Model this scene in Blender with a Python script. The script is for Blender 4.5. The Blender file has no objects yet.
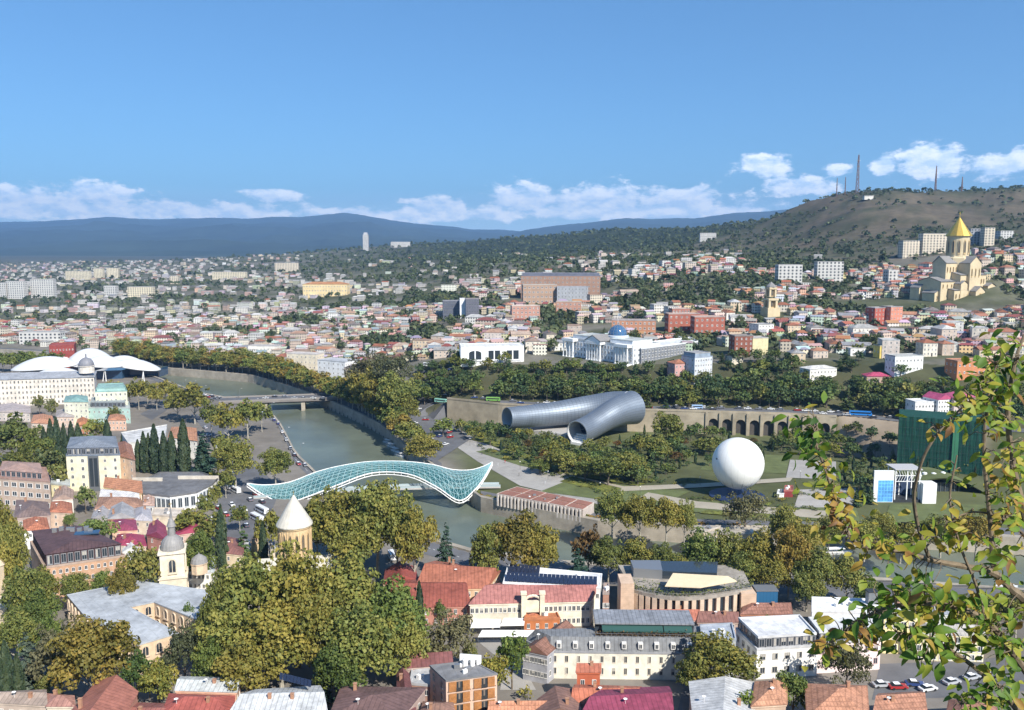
import bpy, math, random
import numpy as np
from mathutils import Vector, Matrix
PI = math.pi
R = math.radians
SC = bpy.context.scene
COL = SC.collection

# ------------------------------------------------------------------ camera, sky, sun, exposure
CAM_Z, FPX, PITCH = 140.0, 850.0, math.atan(105 / 850.0)
cam_d = bpy.data.cameras.new('camera')
cam_d.lens = 36 * FPX / 1024
cam_d.sensor_width = 36
cam_d.clip_start = 0.3
cam_d.clip_end = 120000
cam = bpy.data.objects.new('camera', cam_d)
COL.objects.link(cam)
cam.location = (0, 0, CAM_Z)
cam.rotation_euler = (PI / 2 - PITCH, 0, 0)
SC.camera = cam

SUN_EL, SUN_AZ = R(40), R(146)          # azimuth clockwise from +Y: behind the camera, to the right
sun_dir = Vector((math.sin(SUN_AZ) * math.cos(SUN_EL), math.cos(SUN_AZ) * math.cos(SUN_EL), math.sin(SUN_EL)))
sl = bpy.data.lights.new('sun', 'SUN')
sl.energy = 5.0
sl.angle = R(0.5)
sl.color = (1.0, 0.95, 0.87)
so = bpy.data.objects.new('sun', sl)
COL.objects.link(so)
so.rotation_euler = sun_dir.to_track_quat('Z', 'Y').to_euler()
so.location = (0, -50, 400)
SKY_STRENGTH = 0.094

SC.view_settings.view_transform = 'Standard'
SC.view_settings.look = 'None'
SC.view_settings.gamma = 1
SC.view_settings.exposure = 0.56
SC.view_settings.use_curve_mapping = False
SC.render.engine = 'CYCLES'
SC.cycles.use_denoising = True
SC.cycles.max_bounces = 7
SC.cycles.diffuse_bounces = 4
SC.cycles.glossy_bounces = 3
SC.cycles.transparent_max_bounces = 6
SC.cycles.volume_bounces = 0
SC.cycles.use_adaptive_sampling = True
SC.cycles.adaptive_threshold = 0.02

world = bpy.data.worlds.new('World')
SC.world = world
world.use_nodes = True


def build_world():
    nt = world.node_tree
    N, L = nt.nodes, nt.links
    N.clear()
    out = N.new('ShaderNodeOutputWorld')
    bg = N.new('ShaderNodeBackground')
    bg.inputs['Strength'].default_value = SKY_STRENGTH
    L.new(bg.outputs[0], out.inputs[0])
    sky = N.new('ShaderNodeTexSky')
    sky.sky_type = 'NISHITA'
    sky.sun_disc = False
    sky.sun_elevation = SUN_EL
    sky.sun_rotation = SUN_AZ
    sky.altitude = 500
    sky.air_density = 1.0
    sky.dust_density = 0.3
    sky.ozone_density = 3.0

    def m(op, a, b=None, c=None):
        n = N.new('ShaderNodeMath')
        n.operation = op
        for i, v in enumerate((a, b, c)):
            if v is None:
                continue
            if isinstance(v, (int, float)):
                n.inputs[i].default_value = v
            else:
                L.new(v, n.inputs[i])
        return n.outputs[0]

    tc = N.new('ShaderNodeTexCoord')
    sx = N.new('ShaderNodeSeparateXYZ')
    L.new(tc.outputs['Generated'], sx.inputs[0])
    az = m('MULTIPLY', m('ARCTAN2', sx.outputs[0], sx.outputs[1]), 180 / PI)      # degrees
    el = m('MULTIPLY', m('ARCSINE', sx.outputs[2]), 180 / PI)
    cx = N.new('ShaderNodeCombineXYZ')
    L.new(az, cx.inputs[0])
    L.new(m('MULTIPLY', el, 2.1), cx.inputs[1])

    def noise(vec, scale, detail, dx=0.0, dy=0.0, rough=0.55):
        mp = N.new('ShaderNodeVectorMath')
        mp.operation = 'ADD'
        L.new(vec, mp.inputs[0])
        mp.inputs[1].default_value = (dx, dy, 0)
        n = N.new('ShaderNodeTexNoise')
        n.noise_dimensions = '2D'
        n.inputs['Scale'].default_value = scale
        n.inputs['Detail'].default_value = detail
        n.inputs['Roughness'].default_value = rough
        L.new(mp.outputs[0], n.inputs['Vector'])
        return n.outputs['Fac']

    # cumulus banks standing above the far ridge: (azimuth, elevation, half width, half height) in degrees
    banks = [(-30, 2.8, 5, 1.2), (-25.5, 3.2, 3.2, 1.0), (-18, 2.3, 6, .8), (-15.5, 3.45, 2.2, .55), (-9, 2.2, 5, .7), (-5, 2.7, 3, 1.0),
             (1, 3.2, 3.2, 1.4), (6, 3.3, 4, 1.3), (11, 3.2, 4, 1.2), (16.2, 5.3, 2.0, .95), (18.5, 4.0, 3, .8), (23.2, 5.0, .9, .8),
             (25.8, 5.2, 2.3, 1.35), (29.3, 4.8, 2.4, 1.0), (32, 5.2, 3, 1.2), (20.5, 4.9, .9, .5), (38, 4.5, 5, 2), (-40, 3, 6, 1.5), (-24, 2.4, 15, .75), (-6, 2.3, 12, .6), (8, 2.5, 14, .8)]
    cover = None
    for (a, e, w, h) in banks:
        qa = m('DIVIDE', m('SUBTRACT', az, a), w)
        qe = m('DIVIDE', m('SUBTRACT', el, e), h)
        g = m('POWER', 2.718, m('MULTIPLY', m('ADD', m('MULTIPLY', qa, qa), m('MULTIPLY', qe, qe)), -1.0))
        cover = g if cover is None else m('MAXIMUM', cover, g)

    def dens(dx, dy):
        big = noise(cx.outputs[0], 0.62, 9, dx, dy, 0.62)
        return big

    d0 = dens(0, 0)
    d1 = dens(0.35, 0.8)
    raw = m('ADD', m('MULTIPLY', m('SUBTRACT', d0, 0.5), 2.2), m('SUBTRACT', m('MULTIPLY', cover, 1.5), 0.72))
    mr = N.new('ShaderNodeMapRange')
    mr.interpolation_type = 'SMOOTHSTEP'
    mr.inputs['From Min'].default_value = -0.12
    mr.inputs['From Max'].default_value = 0.42
    L.new(raw, mr.inputs['Value'])
    gate = N.new('ShaderNodeMapRange')
    gate.inputs['From Min'].default_value = 0.05
    gate.inputs['From Max'].default_value = 0.3
    L.new(cover, gate.inputs['Value'])
    alpha = m('MULTIPLY', m('MULTIPLY', mr.outputs[0], gate.outputs[0]), 0.74)
    # thin veil low over the horizon
    veil = N.new('ShaderNodeMapRange')
    veil.inputs['From Min'].default_value = 4.0
    veil.inputs['From Max'].default_value = 1.2
    veil.inputs['To Max'].default_value = 0.6
    L.new(el, veil.inputs['Value'])
    tone = N.new('ShaderNodeMapRange')
    tone.inputs['From Min'].default_value = -0.16
    tone.inputs['From Max'].default_value = 0.16
    L.new(m('SUBTRACT', d0, d1), tone.inputs['Value'])  # sunlit and shaded cloud sides, painted into the colour by offset noise
    ramp = N.new('ShaderNodeMix')
    ramp.data_type = 'RGBA'
    ramp.inputs['A'].default_value = (7.4, 9.2, 11.6, 1)
    ramp.inputs['B'].default_value = (13.8, 13.6, 13.6, 1)
    L.new(tone.outputs[0], ramp.inputs['Factor'])
    tint = N.new('ShaderNodeMix')
    tint.data_type = 'RGBA'
    tint.blend_type = 'MULTIPLY'
    tint.inputs['Factor'].default_value = 1
    tint.inputs['B'].default_value = (0.54, 0.82, 1.0, 1)
    L.new(sky.outputs[0], tint.inputs['A'])
    ev = N.new('ShaderNodeMix')
    ev.data_type = 'RGBA'
    ev.inputs['Factor'].default_value = 0.2
    ev.inputs['B'].default_value = (1.15, 2.75, 5.4, 1)
    L.new(tint.outputs['Result'], ev.inputs['A'])
    mv = N.new('ShaderNodeMix')
    mv.data_type = 'RGBA'
    mv.inputs['B'].default_value = (6.0, 8.6, 11.6, 1)
    L.new(veil.outputs[0], mv.inputs['Factor'])
    L.new(ev.outputs['Result'], mv.inputs['A'])
    mc = N.new('ShaderNodeMix')
    mc.data_type = 'RGBA'
    L.new(alpha, mc.inputs['Factor'])
    L.new(mv.outputs['Result'], mc.inputs['A'])
    L.new(ramp.outputs['Result'], mc.inputs['B'])
    L.new(mc.outputs['Result'], bg.inputs['Color'])


build_world()

# ------------------------------------------------------------------ pixel <-> world
CP, SP = math.cos(PITCH), math.sin(PITCH)


def ray(px, py):
    a, b = (px - 512) / FPX, (355 - py) / FPX
    return a, CP + b * SP, -SP + b * CP


def P(px, py, z):
    """the world point at height z seen at a pixel of the photograph"""
    x, y, w = ray(px, py)
    t = (z - CAM_Z) / w
    return Vector((x * t, y * t, z))


def PY(px, py, Y):
    """the world point at ground distance Y seen at a pixel"""
    x, y, w = ray(px, py)
    t = Y / y
    return Vector((x * t, Y, CAM_Z + w * t))


def pix(p):
    x, y, z = p[0], p[1], p[2] - CAM_Z
    d = y * CP - z * SP
    return 512 + FPX * x / d, 355 - FPX * (y * SP + z * CP) / d, d


# ------------------------------------------------------------------ terrain height
LBANK = [(-400, 1050), (0, 1000), (100, 960), (150, 880), (190, 783), (240, 735), (272, 661), (290, 541), (330, 446), (400, 386), (470, 361),
         (560, 347), (700, 337), (850, 331), (1024, 318), (1500, 290)]
RBANK = [(-400, 1250), (0, 1130), (100, 1065), (165, 950), (250, 895), (322, 753), (380, 636), (405, 561), (445, 492), (480, 446), (540, 424),
         (600, 406), (700, 396), (800, 392), (900, 391), (1024, 382), (1500, 350)]
WALL = [(380, 720), (400, 700), (420, 682), (500, 645), (560, 632), (640, 622), (700, 616), (790, 606), (860, 592), (900, 575), (960, 560), (1024, 540), (1500, 470)]


def _i(t, px):
    return np.interp(px, [p[0] for p in t], [p[1] for p in t])


CTRL = [  # (px, py, h) ground seen there
    (420, 362, 40), (520, 366, 43), (600, 362, 45), (700, 372, 46), (790, 380, 48), (900, 385, 50), (1024, 390, 50),
    (340, 375, 12), (300, 352, 16), (300, 340, 20), (300, 320, 27), (300, 300, 36), (300, 285, 48), (300, 270, 66), (300, 264, 80),
    (0, 350, 9), (0, 330, 11), (0, 300, 16), (0, 280, 24), (0, 268, 36), (-200, 330, 11), (-200, 290, 20), (160, 350, 10), (160, 330, 13), (160, 300, 22), (160, 280, 36), (160, 266, 62), (240, 257, 100),
    (500, 340, 48), (500, 320, 56), (500, 300, 66), (500, 280, 84), (500, 264, 106),
    (400, 335, 32), (400, 300, 48), (400, 275, 72), (400, 262, 100),
    (700, 345, 52), (700, 330, 58), (700, 305, 76), (700, 285, 92), (700, 265, 116), (600, 330, 54), (600, 295, 74), (600, 270, 104),
    (850, 345, 56), (850, 330, 62), (850, 300, 78), (850, 282, 92), (850, 265, 114),
    (950, 345, 58), (950, 330, 64), (958, 302, 80), (950, 275, 104), (1000, 258, 130), (1024, 290, 92), (1200, 300, 90), (1200, 260, 130), (1200, 350, 55)]
CTRLY = [  # (px, py, Y)
    (400, 246, 5200), (460, 243, 5000), (512, 240, 4800), (600, 232, 4600), (690, 230, 4200), (640, 245, 3000), (700, 240, 2900), (560, 250, 3200), (480, 254, 3600),
    (770, 222, 3300), (770, 250, 1950), (800, 235, 2200), (860, 240, 1850), (940, 240, 1650), (1024, 235, 1700), (1200, 240, 1600),
    (800, 210, 2500), (830, 198, 2480), (865, 191, 2450), (900, 193.5, 2500), (960, 192.5, 2500), (1024, 189, 2500), (1200, 190, 2500), (930, 215, 2080), (850, 215, 2150), (1024, 212, 2080)]
CTRLH = [(px, Y, h) for Y, h in ((9000, 70), (34000, 40)) for px in (-400, 0, 300, 512, 700, 900, 1300)] + \
        [(870, 3500, 200), (1024, 3500, 200), (1300, 3500, 200), (100, 5600, 60), (-300, 5600, 45), (-100, 4000, 30), (240, 6000, 70), (380, 6500, 100)]


def _tps_setup():
    pts, hs = [], []
    for px, py, h in CTRL:
        p = P(px, py, h)
        pts.append((px, p.y))
        hs.append(h)
    for px, py, Y in CTRLY:
        p = PY(px, py, Y)
        pts.append((px, Y))
        hs.append(p.z)
    for px, Y, h in CTRLH:
        pts.append((px, Y))
        hs.append(h)
    A = np.array([(px / 160.0, 3.2 * math.log(Y / 500)) for px, Y in pts])
    n = len(A)
    d = np.linalg.norm(A[:, None] - A[None], axis=2)
    K = np.where(d > 0, d * d * np.log(d + 1e-12), 0) + np.eye(n) * 0.02
    Pm = np.hstack([np.ones((n, 1)), A])
    M = np.zeros((n + 3, n + 3))
    M[:n, :n] = K
    M[:n, n:] = Pm
    M[n:, :n] = Pm.T
    w = np.linalg.solve(M, np.concatenate([np.array(hs, float), [0, 0, 0]]))
    return A, w


_TA, _TW = _tps_setup()


def tps(px, Y):
    q = np.stack([px / 160.0, 3.2 * np.log(np.maximum(Y, 100) / 500)], -1).reshape(-1, 2)
    out = np.empty(len(q))
    for s in range(0, len(q), 20000):
        c = q[s:s + 20000]
        d = np.linalg.norm(c[:, None] - _TA[None], axis=2)
        U = d * d * np.log(d + 1e-12)
        out[s:s + 20000] = U @ _TW[:-3] + _TW[-3] + c @ _TW[-2:]
    return out.reshape(np.shape(px))


def sstep(a, b, x):
    t = np.clip((x - a) / (b - a), 0, 1)
    return t * t * (3 - 2 * t)


_rs = np.random.RandomState(5)
_NP = [( _rs.uniform(0, 2 * PI), _rs.uniform(0, 2 * PI), _rs.uniform(0, 2 * PI)) for _ in range(24)]


def fnoise(x, y, scale, octaves=4):
    """smooth pseudo noise, about -1..1"""
    v = 0.0
    amp, tot = 1.0, 0.0
    k = 0
    for o in range(octaves):
        s = 0.0
        for j in range(4):
            a, b, c = _NP[(k + j) % 24]
            s = s + np.sin((np.cos(a) * x + np.sin(a) * y) * 2 * PI / scale * (1 + .23 * j) + b + 1.7 * np.sin((np.cos(c) * x + np.sin(c) * y) * 2 * PI / scale * 0.7 + a))
        v = v + amp * s / 3.0
        tot += amp
        k += 4
        amp *= 0.5
        scale *= 0.47
    return v / tot


NEARY = [-200, 0, 2.5, 12, 60, 110, 160, 230, 330, 400, 3000]
NEARH = [138.3, 138.3, 137.4, 125, 68, 26, 16, 12, 9, 8, 9]


def Hgt(X, Y):
    X = np.asarray(X, float)
    Y = np.asarray(Y, float)
    Yc = np.maximum(Y, 60.0)
    px = np.clip(512 + FPX * X / Yc, -500, 1600)
    yl, yr, yw = _i(LBANK, px), _i(RBANK, px), _i(WALL, px)
    near = np.interp(Y, NEARY, NEARH)
    t = tps(px, Yc)
    amp = sstep(1300, 2600, Yc) * np.clip((t - 60) / 200, 0, 1)
    t = t + amp * (26 * fnoise(X, Y, 900, 5) + 13 * np.abs(fnoise(X + 333, Y * .6, 420, 4)))
    t = np.maximum(t, 7.0)
    base = 7.0 + (t - 7.0) * sstep(0, 120, Y - yr)
    # terrace road and planted scarp above Rike park
    on = sstep(330, 385, px)
    roadh = 8 + (23 - 8) * sstep(400, 474, px)
    ramp = np.where(px > 835, np.clip((px - 835) / 40, 0, 1), 0.0) * 34
    up = 6.5 + (roadh - 6.5) * np.clip((Y - yw + ramp + 1.0) / (1.5 + ramp), 0, 1)
    scarp = roadh + (t - roadh) * sstep(13, 85, Y - yw)
    rike = np.where(Y < yw, up, scarp)
    right = base * (1 - on) + rike * on
    h = np.where(Y < yl, near, np.where(Y > yr, right, -3.5))
    return h


_TY = np.concatenate([np.linspace(140, 1000, 700), np.geomspace(1001, 30000, 900)])


def G(px, py):
    """the ground point seen at a pixel"""
    x, y, w = ray(px, py)
    t = _TY / y
    h = Hgt(x * t, _TY)
    z = CAM_Z + w * t
    k = np.nonzero(z <= h)[0]
    if len(k) == 0:
        return None
    k = k[0]
    if k == 0:
        Y = _TY[0]
    else:
        a, b = z[k - 1] - h[k - 1], z[k] - h[k]
        f = a / (a - b) if a != b else 0.5
        Y = _TY[k - 1] + f * (_TY[k] - _TY[k - 1])
    t = Y / y
    X = x * t
    return Vector((X, Y, float(Hgt(X, Y))))


# ------------------------------------------------------------------ materials
def mat(name, rgb, rough=0.85, var=0.0, vscale=1.0, objcol=False, metal=0.0, bump=0.0, bscale=3.0, extra=None, spec=0.3, vcol=None, dark=None):
    m = bpy.data.materials.new(name)
    m.use_nodes = True
    nt = m.node_tree
    N, L = nt.nodes, nt.links
    b = N['Principled BSDF']
    b.inputs['Roughness'].default_value = rough
    b.inputs['Metallic'].default_value = metal
    b.inputs['Specular IOR Level'].default_value = spec
    col = None
    if objcol:
        oi = N.new('ShaderNodeObjectInfo')
        col = oi.outputs['Color']
    if vcol:
        at = N.new('ShaderNodeAttribute')
        at.attribute_name = vcol
        col = at.outputs['Color']
    tc = N.new('ShaderNodeTexCoord')

    def mul(a, bcol, fac=None):
        x = N.new('ShaderNodeMix')
        x.data_type = 'RGBA'
        x.blend_type = 'MULTIPLY'
        x.inputs['Factor'].default_value = 1
        for s, v in (('A', a), ('B', bcol)):
            if isinstance(v, tuple):
                x.inputs[s].default_value = (*v[:3], 1)
            else:
                L.new(v, x.inputs[s])
        return x.outputs['Result']

    if col is None:
        rg = N.new('ShaderNodeRGB')
        rg.outputs[0].default_value = (*rgb, 1)
        col = rg.outputs[0]
    elif rgb != (1, 1, 1):
        col = mul(col, rgb)
    if var:
        n = N.new('ShaderNodeTexNoise')
        n.inputs['Scale'].default_value = vscale
        n.inputs['Detail'].default_value = 5
        n.inputs['Roughness'].default_value = 0.65
        L.new(tc.outputs['Object'], n.inputs['Vector'])
        mr = N.new('ShaderNodeMapRange')
        mr.inputs['From Min'].default_value = 0.37
        mr.inputs['From Max'].default_value = 0.63
        mr.inputs['To Min'].default_value = 1 - var
        mr.inputs['To Max'].default_value = 1 + var
        nb = N.new('ShaderNodeTexNoise')
        nb.inputs['Scale'].default_value = vscale * .22
        nb.inputs['Detail'].default_value = 3
        L.new(tc.outputs['Object'], nb.inputs['Vector'])
        av = N.new('ShaderNodeMix')
        av.inputs['Factor'].default_value = .4
        L.new(n.outputs['Fac'], av.inputs['A'])
        L.new(nb.outputs['Fac'], av.inputs['B'])
        L.new(av.outputs['Result'], mr.inputs['Value'])
        cb = N.new('ShaderNodeCombineColor')
        for i in range(3):
            L.new(mr.outputs[0], cb.inputs[i])
        col = mul(col, cb.outputs[0])
    if extra:
        col = extra(nt, tc, col, mul, b) or col
    L.new(col, b.inputs['Base Color'])
    if bump:
        n2 = N.new('ShaderNodeTexNoise')
        n2.inputs['Scale'].default_value = bscale
        n2.inputs['Detail'].default_value = 4
        L.new(tc.outputs['Object'], n2.inputs['Vector'])
        bp = N.new('ShaderNodeBump')
        bp.inputs['Strength'].default_value = bump
        L.new(n2.outputs['Fac'], bp.inputs['Height'])
        L.new(bp.outputs[0], b.inputs['Normal'])
    return m


def stripes(axis, period, width, dark, uv=True, axis2=None, period2=1.0):
    """seams or joints: a line of `width` (fraction) every `period` metres along a UV axis"""
    def f(nt, tc, col, mul, b):
        N, L = nt.nodes, nt.links
        sp = N.new('ShaderNodeSeparateXYZ')
        L.new(tc.outputs['UV' if uv else 'Object'], sp.inputs[0])
        fac = None
        for ax, per in ((axis, period), (axis2, period2)):
            if ax is None:
                continue
            d = N.new('ShaderNodeMath')
            d.operation = 'DIVIDE'
            L.new(sp.outputs[ax], d.inputs[0])
            d.inputs[1].default_value = per
            fr = N.new('ShaderNodeMath')
            fr.operation = 'FRACT'
            L.new(d.outputs[0], fr.inputs[0])
            lt = N.new('ShaderNodeMath')
            lt.operation = 'LESS_THAN'
            L.new(fr.outputs[0], lt.inputs[0])
            lt.inputs[1].default_value = width
            if fac is None:
                fac = lt.outputs[0]
            else:
                mx = N.new('ShaderNodeMath')
                mx.operation = 'MAXIMUM'
                L.new(fac, mx.inputs[0])
                L.new(lt.outputs[0], mx.inputs[1])
                fac = mx.outputs[0]
        x = N.new('ShaderNodeMix')
        x.data_type = 'RGBA'
        L.new(fac, x.inputs['Factor'])
        L.new(col, x.inputs['A'])
        y = mul(col, (dark, dark, dark))
        L.new(y, x.inputs['B'])
        return x.outputs['Result']
    return f


def winpat(nt, tc, col, mul, b, pu=2.8, pv=3.1):
    """rows of small dark window openings for houses too far away to model them"""
    N, L = nt.nodes, nt.links
    sp = N.new('ShaderNodeSeparateXYZ')
    L.new(tc.outputs['UV'], sp.inputs[0])

    def inr(src, per, lo, hi):
        d = N.new('ShaderNodeMath'); d.operation = 'DIVIDE'
        L.new(src, d.inputs[0]); d.inputs[1].default_value = per
        fr = N.new('ShaderNodeMath'); fr.operation = 'FRACT'
        L.new(d.outputs[0], fr.inputs[0])
        a = N.new('ShaderNodeMath'); a.operation = 'GREATER_THAN'
        L.new(fr.outputs[0], a.inputs[0]); a.inputs[1].default_value = lo
        c = N.new('ShaderNodeMath'); c.operation = 'LESS_THAN'
        L.new(fr.outputs[0], c.inputs[0]); c.inputs[1].default_value = hi
        e = N.new('ShaderNodeMath'); e.operation = 'MULTIPLY'
        L.new(a.outputs[0], e.inputs[0]); L.new(c.outputs[0], e.inputs[1])
        return e.outputs[0]
    e = N.new('ShaderNodeMath'); e.operation = 'MULTIPLY'
    L.new(inr(sp.outputs[0], pu, .28, .72), e.inputs[0])
    L.new(inr(sp.outputs[1], pv, .28, .8), e.inputs[1])
    x = N.new('ShaderNodeMix'); x.data_type = 'RGBA'
    L.new(e.outputs[0], x.inputs['Factor'])
    L.new(col, x.inputs['A'])
    x.inputs['B'].default_value = (0.05, 0.055, 0.065, 1)
    return x.outputs['Result']


def leafmat(name, c1, c2, c3, trans=0.2):
    """foliage: colour varies clump by clump (attribute tint) and tree by tree"""
    m = bpy.data.materials.new(name)
    m.use_nodes = True
    nt = m.node_tree
    N, L = nt.nodes, nt.links
    b = N['Principled BSDF']
    b.inputs['Roughness'].default_value = 0.6
    b.inputs['Specular IOR Level'].default_value = 0.25
    at = N.new('ShaderNodeAttribute')
    at.attribute_name = 'tint'
    oi = N.new('ShaderNodeObjectInfo')
    ad = N.new('ShaderNodeMath'); ad.operation = 'MULTIPLY_ADD'
    L.new(oi.outputs['Random'], ad.inputs[0]); ad.inputs[1].default_value = 0.5
    L.new(at.outputs['Fac'], ad.inputs[2])
    sb = N.new('ShaderNodeMath'); sb.operation = 'SUBTRACT'
    L.new(ad.outputs[0], sb.inputs[0]); sb.inputs[1].default_value = 0.25
    r = N.new('ShaderNodeValToRGB')
    r.color_ramp.elements[0].position = 0.12
    r.color_ramp.elements[0].color = (*c1, 1)
    r.color_ramp.elements[1].position = 0.9
    r.color_ramp.elements[1].color = (*c3, 1)
    e = r.color_ramp.elements.new(0.5)
    e.color = (*c2, 1)
    L.new(sb.outputs[0], r.inputs[0])
    mx = N.new('ShaderNodeMix'); mx.data_type = 'RGBA'; mx.blend_type = 'MULTIPLY'
    mx.inputs['Factor'].default_value = 1
    L.new(r.outputs[0], mx.inputs['A'])
    L.new(oi.outputs['Color'], mx.inputs['B'])
    L.new(mx.outputs['Result'], b.inputs['Base Color'])
    if trans:
        tr = N.new('ShaderNodeBsdfTranslucent')
        L.new(mx.outputs['Result'], tr.inputs['Color'])
        ms = N.new('ShaderNodeMixShader')
        ms.inputs[0].default_value = trans
        L.new(b.outputs[0], ms.inputs[1])
        L.new(tr.outputs[0], ms.inputs[2])
        L.new(ms.outputs[0], N['Material Output'].inputs['Surface'])
    return m


# ------------------------------------------------------------------ things, parts, labels
AUTO = []          # (object, look, where): labelled at the end of the script


def tag(o, label=None, cat=None, group=None, kind=None):
    if label: o['label'] = label
    if cat: o['category'] = cat
    if group: o['group'] = group
    if kind: o['kind'] = kind
    return o


def thing(name, label, cat, loc=(0, 0, 0), rz=0.0, group=None):
    o = bpy.data.objects.new(name, None)
    o.empty_display_size = 1
    COL.objects.link(o)
    o.location = loc
    o.rotation_euler = (0, 0, rz)
    return tag(o, label, cat, group)


def struct(o, kind='structure'):
    o['kind'] = kind
    return o


def link(name, me, parent=None, loc=None, color=None, mw=None):
    o = bpy.data.objects.new(name, me)
    COL.objects.link(o)
    if parent is not None:
        o.parent = parent
    if loc is not None:
        o.location = loc
    if mw is not None:
        o.matrix_basis = mw
    if color is not None:
        o.color = (*color[:3], 1)
    return o


def copy_tree(o, parent=None, color=None):
    c = o.copy()
    COL.objects.link(c)
    if parent is not None:
        c.parent = parent
    if color:
        for k, v in color.items():
            if c.name.startswith(k):
                c.color = (*v, 1)
    for ch in KIDS.get(o.name, ()):
        copy_tree(ch, c, color)
    return c


KIDS = {}


def remember(o):
    """note the children of a prototype once, so that copies need no scan of the scene"""
    for x in bpy.data.objects:
        if x.parent is not None:
            KIDS.setdefault(x.parent.name, [])
            if x not in KIDS[x.parent.name]:
                KIDS[x.parent.name].append(x)
    return o


class MB:
    def __init__(s):
        s.v, s.f, s.m, s.uv = [], [], [], []

    def face(s, pts, mi=0, uv=None):
        k = len(s.v)
        s.v += [tuple(p) for p in pts]
        s.f.append(tuple(range(k, k + len(pts))))
        s.m.append(mi)
        if uv is None:
            a = Vector(pts[0]); e = (Vector(pts[1]) - a)
            if e.length < 1e-6: e = Vector((1, 0, 0))
            e.normalize()
            n = Vector((0, 0, 0))
            for i in range(1, len(pts) - 1):
                n += (Vector(pts[i]) - a).cross(Vector(pts[i + 1]) - a)
            if n.length > 1e-9: n.normalize()
            w = n.cross(e)
            uv = [((Vector(p) - a).dot(e), (Vector(p) - a).dot(w)) for p in pts]
        s.uv.append(uv)
        return s

    def prism(s, poly, z0, z1, mi=0, cap=True, capmi=None, bottom=False):
        """poly: ccw list of (x, y) (z offsets may be a third value on top)"""
        n = len(poly)
        area = sum(poly[i][0] * poly[(i + 1) % n][1] - poly[(i + 1) % n][0] * poly[i][1] for i in range(n))
        if area < 0: poly = poly[::-1]
        run = 0.0
        for i in range(n):
            a, b = poly[i], poly[(i + 1) % n]
            l = math.hypot(b[0] - a[0], b[1] - a[1])
            s.face([(a[0], a[1], z0), (b[0], b[1], z0), (b[0], b[1], z1), (a[0], a[1], z1)], mi, [(run, 0), (run + l, 0), (run + l, z1 - z0), (run, z1 - z0)])
            run += l
        if cap: s.face([(p[0], p[1], z1) for p in poly], mi if capmi is None else capmi)
        if bottom: s.face([(p[0], p[1], z0) for p in poly[::-1]], mi)
        return s

    def box(s, c, sz, rz=0.0, mi=0):
        """c: centre of the base"""
        ca, sa = math.cos(rz), math.sin(rz)
        q = [(-.5, -.5), (.5, -.5), (.5, .5), (-.5, .5)]
        poly = [(c[0] + ca * x * sz[0] - sa * y * sz[1], c[1] + sa * x * sz[0] + ca * y * sz[1]) for x, y in q]
        return s.prism(poly, c[2], c[2] + sz[2], mi, bottom=True)

    def bar(s, a, b, r, n=6, mi=0, r2=None):
        a, b = Vector(a), Vector(b)
        d = (b - a)
        if d.length < 1e-6: return s
        d.normalize()
        u = d.orthogonal().normalized(); w = d.cross(u)
        r2 = r if r2 is None else r2
        A = [a + (u * math.cos(2 * PI * i / n) + w * math.sin(2 * PI * i / n)) * r for i in range(n)]
        B = [b + (u * math.cos(2 * PI * i / n) + w * math.sin(2 * PI * i / n)) * r2 for i in range(n)]
        for i in range(n):
            j = (i + 1) % n
            s.face([A[i], A[j], B[j], B[i]], mi)
        s.face(A[::-1], mi); s.face(B, mi)
        return s

    def lathe(s, prof, n=16, c=(0, 0, 0), mi=0, a0=0.0):
        """prof: list of (radius, z)"""
        for k in range(len(prof) - 1):
            (r0, z0), (r1, z1) = prof[k], prof[k + 1]
            for i in range(n):
                t0, t1 = a0 + 2 * PI * i / n, a0 + 2 * PI * (i + 1) / n
                q = [(c[0] + r0 * math.cos(t0), c[1] + r0 * math.sin(t0), c[2] + z0), (c[0] + r0 * math.cos(t1), c[1] + r0 * math.sin(t1), c[2] + z0),
                     (c[0] + r1 * math.cos(t1), c[1] + r1 * math.sin(t1), c[2] + z1), (c[0] + r1 * math.cos(t0), c[1] + r1 * math.sin(t0), c[2] + z1)]
                if r0 < 1e-4: q = [q[0], q[2], q[3]]
                elif r1 < 1e-4: q = q[:3]
                s.face(q, mi)
        return s

    def grid(s, rows, mi=0, flip=False):
        for i in range(len(rows) - 1):
            for j in range(len(rows[i]) - 1):
                q = [rows[i][j], rows[i][j + 1], rows[i + 1][j + 1], rows[i + 1][j]]
                s.face(q[::-1] if flip else q, mi, [(j, i), (j + 1, i), (j + 1, i + 1), (j, i + 1)])
        return s

    def mesh(s, name, mats, smooth=False, weld=False):
        me = bpy.data.meshes.new(name)
        me.from_pydata(s.v, [], s.f)
        for m in (mats if isinstance(mats, (list, tuple)) else [mats]):
            me.materials.append(m)
        me.polygons.foreach_set('material_index', s.m)
        ul = me.uv_layers.new(name='uv')
        flat = [c for u in s.uv for p in u for c in p]
        ul.data.foreach_set('uv', flat)
        if weld:
            import bmesh
            bm = bmesh.new(); bm.from_mesh(me)
            bmesh.ops.remove_doubles(bm, verts=bm.verts, dist=1e-4)
            bm.to_mesh(me); bm.free()
        if smooth:
            me.polygons.foreach_set('use_smooth', [True] * len(me.polygons))
        me.update()
        return me

    def obj(s, name, mats, parent=None, smooth=False, weld=False, color=None, loc=None):
        return link(name, s.mesh(name, mats, smooth, weld), parent, loc, color)

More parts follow.
